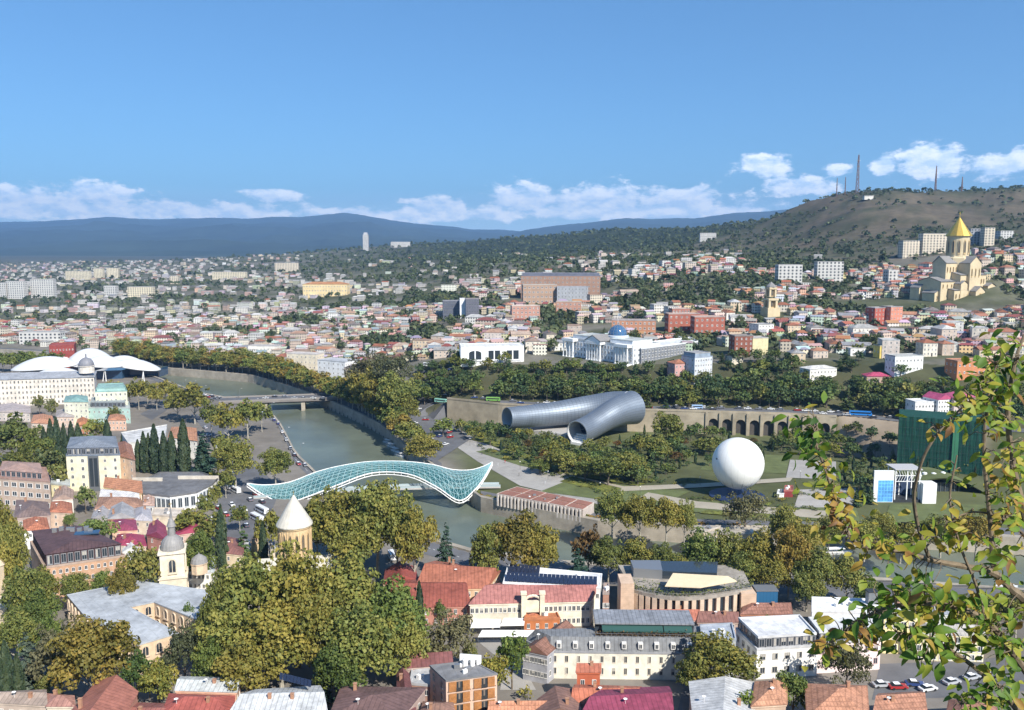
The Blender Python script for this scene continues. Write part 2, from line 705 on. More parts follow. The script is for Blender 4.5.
# ------------------------------------------------------------------ setting: ground, river, mountains, haze
def np_mesh(name, V, F, mats, cols=None, attr='col', smooth=True, fm=None):
    """V n x 3, F m x 3|4 index array"""
    me = bpy.data.meshes.new(name)
    k = F.shape[1]
    me.vertices.add(len(V)); me.vertices.foreach_set('co', np.asarray(V, np.float32).ravel())
    me.loops.add(F.size); me.loops.foreach_set('vertex_index', F.ravel().astype(np.int32))
    me.polygons.add(len(F))
    me.polygons.foreach_set('loop_start', np.arange(0, F.size, k, dtype=np.int32))
    me.polygons.foreach_set('loop_total', np.full(len(F), k, np.int32))
    for m in mats: me.materials.append(m)
    if fm is not None: me.polygons.foreach_set('material_index', np.asarray(fm, np.int32))
    if cols is not None:
        if cols.ndim == 1:
            a = me.attributes.new(attr, 'FLOAT', 'POINT'); a.data.foreach_set('value', cols.astype(np.float32))
        else:
            a = me.attributes.new(attr, 'FLOAT_COLOR', 'POINT')
            c = np.ones((len(V), 4), np.float32); c[:, :3] = cols
            a.data.foreach_set('color', c.ravel())
    me.update(calc_edges=True)
    if smooth: me.polygons.foreach_set('use_smooth', np.ones(len(F), bool))
    return me


def gridfaces(nr, nc):
    i = np.arange(nr - 1)[:, None] * nc + np.arange(nc - 1)[None]
    return np.stack([i, i + 1, i + nc + 1, i + nc], -1).reshape(-1, 4)


def build_terrain():
    us = np.linspace(-0.95, 0.95, 420)
    rs = np.concatenate([np.linspace(20, 200, 40)[:-1], np.linspace(200, 1060, 330)[:-1], np.geomspace(1060, 60000, 190)])
    U, Rr = np.meshgrid(us, rs)
    Y = Rr - 60.0
    X = U * Rr
    Z = Hgt(X, Y)
    px = np.clip(512 + FPX * X / np.maximum(Y, 60), -500, 1600)
    yl, yr, yw = _i(LBANK, px), _i(RBANK, px), _i(WALL, px)
    C = np.zeros(X.shape + (3,))
    urban = np.array([.20, .18, .155]); park = np.array([.11, .12, .055]); scrub = np.array([.115, .095, .065]); wood = np.array([.035, .045, .024])
    hillg = np.array([.10, .105, .05]); field = np.array([.17, .15, .10])
    C[:] = urban
    n1 = fnoise(X, Y, 260, 4)[..., None]
    C += (np.array([.10, .11, .06]) - C) * np.clip(.35 + n1 * .9, 0, .9) * (Y > yr)[..., None]
    rk = (sstep(440, 475, px) * ((Y > yr) & (Y < yw)))[..., None]
    C = C * (1 - rk) + park * (1 + .35 * n1) * rk
    sc = (sstep(400, 440, px) * ((Y >= yw) & (Y < yw + 80)))[..., None]
    C = C * (1 - sc) + np.array([.085, .085, .045]) * (1 + .3 * n1) * sc
    ct = (np.clip(.55 + n1[..., 0] * 1.2, .2, .95) * (Y > yr + 50) * ((Y > yw + 60) | (px < 400)))[..., None]
    C = C * (1 - ct) + np.array([.085, .092, .05]) * ct
    rk2 = (sstep(834, 850, px) * (1 - sstep(985, 1010, px)) * (Y > yw - 52) * (Y < yw + 20))[..., None]
    C = C * (1 - rk2) + np.array([.25, .20, .145]) * (1 + .35 * n1) * rk2
    hl = (sstep(1300, 1900, Y) * sstep(640, 800, px))[..., None]
    n2 = fnoise(X + 400, Y, 330, 5)[..., None]
    n3 = fnoise(X - 900, Y * 1.4, 140, 4)[..., None]
    mix = np.clip(.62 + 1.3 * n2 + .6 * n3 - .8 * (sstep(2280, 2420, Y) * sstep(860, 900, px))[..., None] - .6 * ((1 - sstep(760, 830, px)) * hl[..., 0])[..., None], 0, 1)
    hcol = scrub * (1 + .25 * n3) * mix + (np.array([.06, .066, .036])) * (1 - mix)
    C = C * (1 - hl) + hcol * hl
    fr = (sstep(2300, 3000, Y) * sstep(300, 480, px) * (1 - sstep(700, 800, px)))[..., None]
    C = C * (1 - fr) + (wood * (1 + .3 * n3)) * fr
    far = sstep(5200, 8000, Y)[..., None]
    C = C * (1 - far) + np.array([.08, .085, .06]) * far
    nearh = (Y < 215)[..., None]
    C = np.where(nearh, np.array([.11, .105, .055]) * (1 + .3 * n3), C)
    V = np.stack([X, Y, Z], -1).reshape(-1, 3)
    gm = mat('ground_soil', (1, 1, 1), 0.95, var=.22, vscale=.06, vcol='col', bump=0.3, bscale=.5, spec=.1)
    o = link('ground', np_mesh('ground', V, gridfaces(*X.shape), [gm], np.clip(C, .01, 1).reshape(-1, 3), smooth=False))
    struct(o)


def build_mountains():
    def ridge(name, prof, Y0, Y1, z0, seed):
        px = np.linspace(prof[0][0], prof[-1][0], 300)
        py = np.interp(px, [p[0] for p in prof], [p[1] for p in prof])
        rr = np.random.RandomState(seed)
        ts = np.concatenate([np.linspace(0, 1, 40), [1.05]])
        rows = []
        crest = np.array([PY(a, b, Y1).z for a, b in zip(px, py)])
        for t in ts:
            Y = Y0 + (Y1 - Y0) * t
            X = (px - 512) / FPX * Y
            f = min(t, 1) ** 1.15 if t <= 1 else 1 - (t - 1) * 1.6
            n = fnoise(X + seed * 1000, np.full_like(X, Y) * 0.8, 3800, 5)
            z = z0 + (crest - z0) * (f + (.15 * n * math.sin(PI * min(t, 1)) if t < 1 else 0)) + (22 * fnoise(X, np.full_like(X, Y), 900, 3) if t >= .97 and t < 1.03 else 0)
            rows.append(np.stack([X, np.full_like(X, Y), z], -1))
        V = np.array(rows)
        mm = mat(name + '_forest', (.045, .06, .04), .95, var=.3, vscale=.0012, spec=0)
        struct(link(name, np_mesh(name, V.reshape(-1, 3), gridfaces(V.shape[0], V.shape[1]), [mm])))
    ridge('mountains', [(-300, 228), (-100, 224), (0, 222), (40, 221.5), (75, 220), (110, 217), (160, 219.5), (200, 218), (228, 217.5), (250, 219), (275, 216.5), (300, 217), (325, 214.5), (345, 213), (372, 216),
                        (400, 221), (420, 224), (450, 226), (470, 229), (500, 229.5), (530, 233), (580, 238), (640, 246)], 9000, 25000, 20, 3)
    ridge('mountains', [(430, 246), (500, 236), (530, 229), (560, 225.5), (590, 222), (625, 218), (650, 219), (690, 218.5), (720, 214), (760, 211.5), (790, 209), (830, 206), (900, 203), (1100, 205), (1300, 215)], 11000, 21000, 60, 9)


def build_river():
    us = list(range(-400, 1520, 8))
    m = mat('river_water', (.13, .15, .112), .28, spec=.32, bump=.25, bscale=.3, var=.22, vscale=.03)
    rows = []
    for px in us:
        u = (px - 512) / FPX
        a, b = float(_i(LBANK, px)) - 4, float(_i(RBANK, px)) + 4
        rows.append([(u * (a + (b - a) * t), a + (b - a) * t, 0.0) for t in np.linspace(0, 1, 12)])
    mb = MB(); mb.grid(rows, flip=True)
    struct(mb.obj('river', m, smooth=True, weld=True))


def strip_wall(name, pts, z0, z1, th, m, label=None, cat=None, cap=.3, kind=None):
    """a wall along a ground polyline, th metres thick towards +Y"""
    mb = MB()
    run = 0
    for i in range(len(pts) - 1):
        a, b = Vector(pts[i]), Vector(pts[i + 1])
        l = (b - a).length
        a2, b2 = a + Vector((0, th)), b + Vector((0, th))
        mb.face([(a.x, a.y, z0), (b.x, b.y, z0), (b.x, b.y, z1), (a.x, a.y, z1)], 0, [(run, 0), (run + l, 0), (run + l, z1 - z0), (run, z1 - z0)])
        mb.face([(b2.x, b2.y, z0), (a2.x, a2.y, z0), (a2.x, a2.y, z1), (b2.x, b2.y, z1)], 0)
        mb.face([(a.x, a.y, z1), (b.x, b.y, z1), (b2.x, b2.y, z1), (a2.x, a2.y, z1)], 0)
        run += l
    o = mb.obj(name, m)
    if kind: struct(o, kind)
    else: tag(o, label, cat)
    return o


def ground_sheet(name, pts, m, dz=.05, dens=6.0, kind='structure'):
    """a flat-lying sheet on the terrain: pts are pixel corners (quad strip: left/right pairs)"""
    rows = []
    for (a, b) in pts:
        A, B = (G(*a) if len(a) == 2 else Vector(a)), (G(*b) if len(b) == 2 else Vector(b))
        rows.append([A.lerp(B, t) for t in np.linspace(0, 1, 4)])
    fine = []
    for i in range(len(rows) - 1):
        n = max(1, int((rows[i][1] - rows[i + 1][1]).length / dens))
        for k in range(n):
            fine.append([p.lerp(q, k / n) for p, q in zip(rows[i], rows[i + 1])])
    fine.append(rows[-1])
    fine = [[(p.x, p.y, float(Hgt(p.x, p.y)) + dz) for p in r] for r in fine]
    mb = MB(); mb.grid(fine)
    # sheets must face up
    v = mb.v; f0 = mb.f[0]
    n = (Vector(v[f0[1]]) - Vector(v[f0[0]])).cross(Vector(v[f0[2]]) - Vector(v[f0[0]]))
    if n.z < 0: mb.f = [t[::-1] for t in mb.f]; mb.uv = [u[::-1] for u in mb.uv]
    return struct(mb.obj(name, m, weld=True), kind)


def offset_sheet(name, line, d0, d1, m, dz, z=None):
    """a road along the polyline line [(px, Y)], from d0 to d1 metres behind it"""
    rows = []
    for px in range(int(line[0][0]), int(line[-1][0]) + 1, 6):
        Y = float(_i(line, px)); u = (px - 512) / FPX
        r = []
        for t in (0, .33, .66, 1):
            y = Y + d0 + (d1 - d0) * t
            r.append((u * y, y, (float(Hgt(u * y, y)) if z is None else z) + dz))
        rows.append(r)
    mb = MB(); mb.grid(rows, flip=True)
    return struct(mb.obj(name, m, weld=True))


def build_haze():
    mb = MB()
    mb.prism([(-32000, -500), (32000, -500), (32000, 26500), (-32000, 26500)], -60, 1650, bottom=True)
    m = bpy.data.materials.new('haze_air')
    m.use_nodes = True
    nt = m.node_tree
    nt.nodes.clear()
    out = nt.nodes.new('ShaderNodeOutputMaterial')
    v = nt.nodes.new('ShaderNodeVolumePrincipled')
    v.inputs['Color'].default_value = (.33, .59, 1.0, 1)
    v.inputs['Density'].default_value = HAZE
    v.inputs['Anisotropy'].default_value = 0.1
    nt.links.new(v.outputs[0], out.inputs['Volume'])
    o = mb.obj('haze', m)
    struct(o, 'stuff')


HAZE = 4.8e-5
build_terrain()
build_mountains()
build_river()
build_haze()

# ------------------------------------------------------------------ trees
LEAF = {
    'plane': leafmat('plane_leaves', (.108, .128, .034), (.20, .202, .05), (.295, .25, .06)),
    'green': leafmat('green_leaves', (.085, .112, .036), (.155, .178, .052), (.235, .22, .065)),
    'dark': leafmat('dark_leaves', (.058, .088, .04), (.105, .138, .056), (.16, .175, .064)),
    'needle': leafmat('cypress_needles', (.018, .036, .02), (.036, .06, .03), (.06, .082, .038), .05),
    'blue': leafmat('cedar_needles', (.03, .055, .038), (.06, .09, .062), (.10, .125, .085), .08),
    'rust': leafmat('rust_leaves', (.07, .05, .022), (.14, .088, .032), (.20, .11, .04)),
    'grey': leafmat('grey_leaves', (.075, .078, .042), (.13, .125, .065), (.18, .165, .085)),
}
BARK = mat('tree_bark', (.16, .13, .10), .9, var=.35, vscale=3)
PBARK = mat('pale_bark', (.36, .33, .27), .9, var=.35, vscale=2.5)


def leafcloud(centers, normals, size, rng, tint, flat=.75):
    """one bent leaf clump (two triangles) per centre, facing roughly along its normal"""
    n = len(centers)
    d = normals + rng.normal(0, flat, (n, 3))
    d /= np.linalg.norm(d, axis=1)[:, None] + 1e-9
    a = np.cross(d, rng.normal(0, 1, (n, 3)))
    a /= np.linalg.norm(a, axis=1)[:, None] + 1e-9
    b = np.cross(d, a)
    s = size * rng.uniform(.45, 1.5, (n, 1))
    k = rng.uniform(.55, 1.0, (n, 1))
    v = np.stack([centers - a * s, centers - b * s * k + d * s * .22, centers + a * s * rng.uniform(.7, 1.1, (n, 1)), centers + b * s * k + d * s * .22], 1)
    F = np.arange(n * 4).reshape(n, 4)
    return v.reshape(-1, 3), F, np.repeat(tint, 4)


def lobes_cloud(lobes, per_area, size, rng, up=.25, lumpy=.5, core=True):
    """leaf clumps over a set of lobes (x, y, z, rx, ry, rz)"""
    C, Nn, T = [], [], []
    for (x, y, z, rx, ry, rz) in lobes:
        area = 4 * PI * ((rx * ry) ** 1.6 / 3 + (rx * rz) ** 1.6 / 3 + (ry * rz) ** 1.6 / 3) ** (1 / 1.6)
        n = max(6, int(area * per_area))
        d = rng.normal(0, 1, (n, 3)); d /= np.linalg.norm(d, axis=1)[:, None]
        d = d[d[:, 2] > -.75]
        n = len(d)
        rad = rng.uniform(.80, 1.08, (n, 1)) ** 1.0
        deep = rng.uniform(0, 1, (n, 1)) < .16
        rad = np.where(deep, rng.uniform(.4, .8, (n, 1)), rad)
        p = d * rad * np.array([rx, ry, rz]) + np.array([x, y, z])
        C.append(p); Nn.append(d + np.array([0, 0, up]))
        T.append(np.clip(rng.normal(.5 + rng.normal(0, .16), .17, n), 0, 1))
    return leafcloud(np.concatenate(C), np.concatenate(Nn), size, rng, np.concatenate(T))


def broad_crown(name, m, seed, h, r, nl, size, per_area, base=.28, round_=1.0):
    """h height of the whole tree, r crown radius; lobes spread over an uneven ellipsoid"""
    rng = np.random.RandomState(seed)
    zb = h * base
    cz, rz = (h + zb) / 2, (h - zb) / 2
    L = []
    for i in range(nl):
        d = rng.normal(0, 1, 3); d /= np.linalg.norm(d)
        if d[2] < -.55: d[2] *= -.5
        k = rng.uniform(.5, .97)
        lr = r * rng.uniform(.13, .38) * (1.25 - .5 * k) * round_
        L.append((d[0] * r * k, d[1] * r * k, cz + d[2] * rz * k, lr, lr * rng.uniform(.8, 1.15), lr * rng.uniform(.62, .9)))
    L.append((0, 0, cz, r * .52, r * .52, rz * .6))
    V, F, T = lobes_cloud(L, per_area, size, rng)
    return np_mesh(name, V, F, [m], T, 'tint', smooth=False)


def spire_crown(name, m, seed, h, r, size, n):
    rng = np.random.RandomState(seed)
    t = rng.uniform(0, 1, n) ** .85
    prof = np.interp(t, [0, .08, .3, .6, .85, 1], [.55, .85, 1, .82, .45, .06])
    a = rng.uniform(0, 2 * PI, n)
    rr = r * prof * rng.uniform(.72, 1.08, n) * (1 + .12 * np.sin(a * 3 + t * 17 + seed))
    c = np.stack([rr * np.cos(a), rr * np.sin(a), .04 * h + t * h * .96], 1)
    nr = np.stack([np.cos(a), np.sin(a), np.full(n, .5)], 1)
    tint = np.clip(.5 + .25 * np.sin(a * 4 + seed) + rng.normal(0, .18, n), 0, 1)
    V, F, T = leafcloud(c, nr, size, rng, tint, .6)
    V[:, 2] = np.maximum(V[:, 2], .1)
    V[:, 2] += (V[:, 2] - c.repeat(4, 0)[:, 2]) * .8
    return np_mesh(name, V, F, [m], T, 'tint', smooth=False)


def tier_crown(name, m, seed, h, r, size, tiers, per):
    """cedar or pine: drooping boughs in tiers"""
    rng = np.random.RandomState(seed)
    C, Nn, T = [], [], []
    for i in range(tiers):
        t = i / (tiers - 1)
        z = h * (.16 + .82 * t)
        rr = r * (1 - t) ** .75 * rng.uniform(.8, 1.1) + .3
        for j in range(max(3, int(7 * (1 - t)) + 2)):
            a = rng.uniform(0, 2 * PI); l = rr * rng.uniform(.65, 1.1)
            n = max(3, int(per * l))
            s = rng.uniform(.1, 1, n)
            w = rng.normal(0, .13 * l + .12, n)
            x = np.cos(a) * l * s - np.sin(a) * w; y = np.sin(a) * l * s + np.cos(a) * w
            C.append(np.stack([x, y, z - .18 * l * s ** 2 + rng.normal(0, .1, n)], 1))
            Nn.append(np.tile([0, 0, 1.0], (n, 1)) + np.stack([np.cos(a) * np.ones(n), np.sin(a) * np.ones(n), np.zeros(n)], 1) * .3)
            T.append(np.clip(rng.normal(.5 + rng.normal(0, .15), .15, n), 0, 1))
    V, F, T = leafcloud(np.concatenate(C), np.concatenate(Nn), size, rng, np.concatenate(T), .45)
    return np_mesh(name, V, F, [m], T, 'tint', smooth=False)


def trunk_mesh(name, m, seed, h, r0, spread, limbs=5, top=.62):
    rng = random.Random(seed)
    mb = MB()
    p = Vector((0, 0, -.8)); q = p
    rad = r0
    for k in range(4):
        q = Vector((rng.uniform(-.15, .15) * k, rng.uniform(-.15, .15) * k, h * top * (k + 1) / 4 * .8))
        mb.bar(p, q, rad, 7, r2=rad * .82)
        p, rad = q, rad * .82
        if k >= 1:
            for j in range(limbs // 2 + 1):
                a = rng.uniform(0, 2 * PI)
                e = q + Vector((math.cos(a) * spread * .55, math.sin(a) * spread * .55, h * rng.uniform(.12, .25)))
                mb.bar(q, e, rad * .55, 5, r2=rad * .2)
    return mb.mesh(name, m)


PROTO = {}      # kind -> list of (crown mesh, trunk mesh, height, radius)


def protos():
    rngs = 0
    P_ = PROTO
    P_['plane_big'] = [(broad_crown('crown', LEAF['plane'], 11 + i, 22, 9.5, 64, .40, 2.3, .2), trunk_mesh('trunk', PBARK, i, 22, .55, 8), 22, 9.5) for i in range(4)]
    P_['plane_mid'] = [(broad_crown('crown', LEAF['plane'], 31 + i, 17, 7.5, 38, .62, 1.0, .22), trunk_mesh('trunk', PBARK, 10 + i, 17, .42, 6), 17, 7.5) for i in range(4)]
    P_['green_big'] = [(broad_crown('crown', LEAF['green'], 41 + i, 15, 6.5, 46, .38, 2.3, .15), trunk_mesh('trunk', BARK, 20 + i, 15, .4, 5), 15, 6.5) for i in range(3)]
    P_['green_mid'] = [(broad_crown('crown', LEAF['green'], 51 + i, 13, 6, 28, .62, .95, .12), trunk_mesh('trunk', BARK, 30 + i, 13, .35, 5), 13, 6) for i in range(4)]
    P_['dark_mid'] = [(broad_crown('crown', LEAF['dark'], 61 + i, 15, 6.5, 30, .66, .9, .1), trunk_mesh('trunk', BARK, 40 + i, 15, .38, 5), 15, 6.5) for i in range(4)]
    P_['grey_big'] = [(broad_crown('crown', LEAF['grey'], 71, 16, 7, 50, .33, 2.2, .15), trunk_mesh('trunk', BARK, 50, 16, .4, 6), 16, 7)]
    P_['rust_mid'] = [(broad_crown('crown', LEAF['rust'], 81, 14, 6, 30, .55, 1.0, .15), trunk_mesh('trunk', BARK, 60, 14, .36, 5), 14, 6)]
    P_['low_far'] = [(broad_crown('crown', LEAF[k], 91 + i, 9, 5, 12, .95, .42, .05), trunk_mesh('trunk', BARK, 70 + i, 9, .3, 3, 3), 9, 5) for i, k in enumerate(('green', 'dark', 'dark', 'green'))]
    P_['cypress'] = [(spire_crown('crown', LEAF['needle'], 3 + i, 16, 1.75, .34, 2600), trunk_mesh('trunk', BARK, 80 + i, 8, .22, .4, 1), 16, 1.75) for i in range(3)]
    P_['cedar'] = [(tier_crown('crown', LEAF['blue'], 5 + i, 16, 5.2, .42, 13, 16), trunk_mesh('trunk', BARK, 90 + i, 19, .32, 1.5, 2), 16, 5.2) for i in range(2)]
    P_['pine'] = [(tier_crown('crown', LEAF['dark'], 15 + i, 12, 3.6, .45, 10, 12), trunk_mesh('trunk', BARK, 95 + i, 14, .26, 1, 2), 12, 3.6) for i in range(2)]
    P_['bush'] = [(broad_crown('crown', LEAF[k], 101 + i, 4, 2.6, 12, .38, 1.6, 0), trunk_mesh('trunk', BARK, 99 + i, 4, .12, 1.5, 3), 4, 2.6) for i, k in enumerate(('green', 'plane', 'dark'))]


protos()
TR = random.Random(77)
KIND = {'plane_big': ('plane_tree', 'tree'), 'plane_mid': ('plane_tree', 'tree'), 'green_big': ('broadleaf_tree', 'tree'), 'green_mid': ('broadleaf_tree', 'tree'), 'dark_mid': ('dark_tree', 'tree'),
        'grey_big': ('broadleaf_tree', 'tree'), 'rust_mid': ('broadleaf_tree', 'tree'), 'low_far': ('bushy_tree', 'tree'), 'cypress': ('cypress', 'tree'), 'cedar': ('cedar_tree', 'tree'), 'pine': ('pine_tree', 'tree'), 'bush': ('shrub', 'shrub')}


def plant(kind, loc, h=None, w=1.0, label=None, where=None, look=None, group=None, color=(1, 1, 1), var=None):
    """one tree: Empty > trunk, crown. h: height in metres, w: width factor"""
    cm, tm, ph, pr = PROTO[kind][TR.randrange(len(PROTO[kind])) if var is None else var % len(PROTO[kind])]
    s = (h or ph * TR.uniform(.85, 1.12)) / ph
    nm, cat = KIND[kind]
    t = thing(nm, label, cat, loc, TR.uniform(0, 2 * PI), group)
    t.scale = (s * w, s * w, s)
    k = TR.uniform(.85, 1.12)
    link('trunk', tm, t)
    link('crown', cm, t, color=tuple(c * k for c in color))
    if label is None:
        AUTO.append((t, look or 'tree', where or 'in the city', loc))
    return t


def tree_top(kind, px, py_top, z, width_px, label=None, where=None, look=None, group=None, color=(1, 1, 1), h=None, var=None, Y=None):
    """a tree whose crown's top shows at (px, py_top), standing on ground near z; width_px across"""
    cm, tm, ph, pr = PROTO[kind][0]
    hh = h or ph
    for _ in range(4):
        p = P(px, py_top, z + hh) if Y is None else PY(px, py_top, Y)
        z = float(Hgt(p.x, p.y))
        if z < 0: z = 7.0
        if Y is not None: hh = p.z - z
    w = width_px * (p.y * CP - (p.z - CAM_Z) * SP) / FPX / 2
    return plant(kind, (p.x, p.y, z), hh, w / pr / (hh / ph), label, where, look, group, color, var)

# ------------------------------------------------------------------ buildings: shared materials and builder
OC = (1, 1, 1)
WALL_M = mat('plaster_wall', OC, .9, var=.2, vscale=.4, objcol=True, bump=.05)
WALLW_M = mat('plaster_wall_with_openings', OC, .9, var=.10, vscale=.2, objcol=True, extra=winpat)
WALLB_M = mat('block_wall_with_openings', OC, .9, var=.10, vscale=.1, objcol=True, extra=lambda *a: winpat(*a, 5.8, 4.6))
SEAM_M = mat('seamed_metal_roof', OC, .6, var=.3, vscale=.6, objcol=True, extra=stripes(0, 1.3, .16, dark=.66))
TILE_M = mat('clay_tile_roof', OC, .9, var=.36, vscale=.8, objcol=True, extra=stripes(0, .9, .25, dark=.72, axis2=1, period2=1.5))
FLAT_M = mat('flat_felt_roof', OC, .9, var=.3, vscale=.35, objcol=True, extra=stripes(0, 3.1, .03, dark=.75))
TRIM_M = mat('painted_trim', OC, .7, objcol=True, var=.06, vscale=.8)
GLASS_M = mat('window_glass', (.035, .045, .055), .08, spec=.6)
FRAME_M = mat('window_frame', OC, .6, objcol=True)
BLUEG_M = mat('blue_glass', (.03, .07, .13), .06, spec=.7)
STONE_M = mat('stone_wall', OC, .9, var=.2, vscale=.3, objcol=True, extra=stripes(1, .7, .06, dark=.8), bump=.1)
BRICK_M = mat('brick_wall', OC, .9, var=.2, vscale=.6, objcol=True, extra=stripes(1, .35, .15, dark=.8))
METAL_M = mat('grey_steel', (.32, .33, .34), .45, metal=.6)
DARK_M = mat('dark_metal', (.04, .042, .045), .5)
WOOD_M = mat('timber_slats', (.42, .19, .07), .7, var=.25, vscale=1.5, extra=stripes(0, .22, .2, dark=.55))
WHITE_M = mat('white_paint', (.80, .79, .76), .55, var=.04, vscale=.5)


CURT_M = mat('curtain', (.42, .39, .34), .9)


def win_mesh(arch=False, pane=0):
    """a unit window: raised frame, glass pane behind it, one mullion"""
    mb = MB()
    fw = .10
    top = [(x, z) for x, z in ((-.5, 0), (.5, 0), (.5, 1), (-.5, 1))]
    if arch:
        top = [(-.5, 0), (.5, 0), (.5, .72)] + [(.5 * math.cos(t), .72 + .28 * math.sin(t)) for t in np.linspace(0, PI, 7)[1:-1]] + [(-.5, .72)]
    cx, cz = 0, .5
    inn = [(cx + (x - cx) * (1 - 2 * fw), cz + (z - cz) * (1 - 1.4 * fw)) for x, z in top]
    n = len(top)
    for i in range(n):
        j = (i + 1) % n
        a, b, c, d = top[i], top[j], inn[j], inn[i]
        mb.face([(a[0], -1, a[1]), (b[0], -1, b[1]), (c[0], -1, c[1]), (d[0], -1, d[1])], 0)
        mb.face([(a[0], 0, a[1]), (b[0], 0, b[1]), (b[0], -1, b[1]), (a[0], -1, a[1])], 0)
        mb.face([(d[0], -1, d[1]), (c[0], -1, c[1]), (c[0], -.3, c[1]), (d[0], -.3, d[1])], 0)
    mb.face([(x, -.3, z) for x, z in inn], 1)
    mb.box((0, -.7, -.06), (1.12, 1.2, .06))
    if pane == 1 and not arch: mb.face([(-.38, -.36, .5), (.38, -.36, .5), (.38, -.36, .91), (-.38, -.36, .91)], 2)
    if pane == 2 and not arch: mb.face([(-.38, -.36, .09), (-.05, -.36, .09), (-.05, -.36, .91), (-.38, -.36, .91)], 2)
    mb.face([(-.04, -.8, .07), (.04, -.8, .07), (.04, -.8, .93 if not arch else .97), (-.04, -.8, .93 if not arch else .97)], 0)
    return mb.mesh('window', [FRAME_M, GLASS_M, CURT_M])


WIN = {False: win_mesh(), True: win_mesh(True)}
WINV = [WIN[False], WIN[False], win_mesh(False, 1), win_mesh(False, 2)]
WR = random.Random(31)


def put_windows(root, a, b, z0, z1, rows, cols, ww=1.1, wh=1.6, frame=(.7, .68, .64), arch=False, inset=.06, skip=None, margin=.5, name='window', depth=.10, sill=None):
    """rows x cols of window parts on the facade from a to b (outside on the right of a->b when seen from above is -normal)"""
    a, b = Vector((a[0], a[1], 0)), Vector((b[0], b[1], 0))
    d = b - a; l = d.length; d.normalize()
    n = Vector((d.y, -d.x, 0))                                   # outward for ccw footprints
    ang = math.atan2(d.y, d.x)
    hs = (z1 - z0) / rows
    out = []
    for r in range(rows):
        zz = z0 + hs * r + (hs - wh) * (.5 if sill is None else sill)
        for c in range(cols):
            if skip and (r, c) in skip: continue
            p = a + d * (l * (c + margin) / (cols - 1 + 2 * margin) if cols > 1 else l / 2) + n * .004
            mw = Matrix.Translation((p.x, p.y, zz)) @ Matrix.Rotation(ang, 4, 'Z') @ Matrix.Diagonal((ww * WR.uniform(.94, 1.06), depth, wh, 1))
            out.append(link(name, WIN[arch] if arch or ww > 2.1 else WR.choice(WINV), root, color=frame, mw=mw))
    return out


def ccw(poly):
    n = len(poly)
    return poly if sum(poly[i][0] * poly[(i + 1) % n][1] - poly[(i + 1) % n][0] * poly[i][1] for i in range(n)) > 0 else poly[::-1]


def grow(q, e):
    c = (sum(p[0] for p in q) / len(q), sum(p[1] for p in q) / len(q))
    out = []
    n = len(q)
    for i in range(n):
        a, b, d = Vector(q[i - 1][:2]), Vector(q[i][:2]), Vector(q[(i + 1) % n][:2])
        u, v = (b - a).normalized(), (d - b).normalized()
        n1, n2 = Vector((u.y, -u.x)), Vector((v.y, -v.x))
        k = 1 + n1.dot(n2)
        m_ = (n1 + n2) / (k if abs(k) > .15 else .15)
        p = b + m_ * e
        out.append((p.x, p.y))
    return out


def roof_shape(mb, q, z, kind, rh, over=.5, ridge_long=True):
    """q: ccw quad footprint"""
    q = grow(q, over) if over else q
    q = [Vector((p[0], p[1], z)) for p in q]
    l1, l2 = (q[1] - q[0]).length, (q[2] - q[1]).length
    if (l1 < l2) == ridge_long: q = q[1:] + q[:1]                 # the ridge runs along q0->q1
    l1, l2 = (q[1] - q[0]).length, (q[2] - q[1]).length
    m0, m1 = (q[0] + q[3]) / 2, (q[1] + q[2]) / 2
    up = Vector((0, 0, rh))
    if kind == 'hip':
        f = min(.48, l2 / 2 / max(l1, .1))
        r0, r1 = m0.lerp(m1, f) + up, m1.lerp(m0, f) + up
    else:
        r0, r1 = m0 + up, m1 + up
    mb.face([q[0], q[1], r1, r0]); mb.face([q[2], q[3], r0, r1])
    if kind == 'hip':
        mb.face([q[1], q[2], r1]); mb.face([q[3], q[0], r0])
    else:
        mb.face([q[1], q[2], r1], 1); mb.face([q[3], q[0], r0], 1)
    mb.face([q[3], q[2], q[1], q[0]], 0)
    return r0, r1


ROOFM = {'seam': SEAM_M, 'tile': TILE_M, 'flat': FLAT_M}


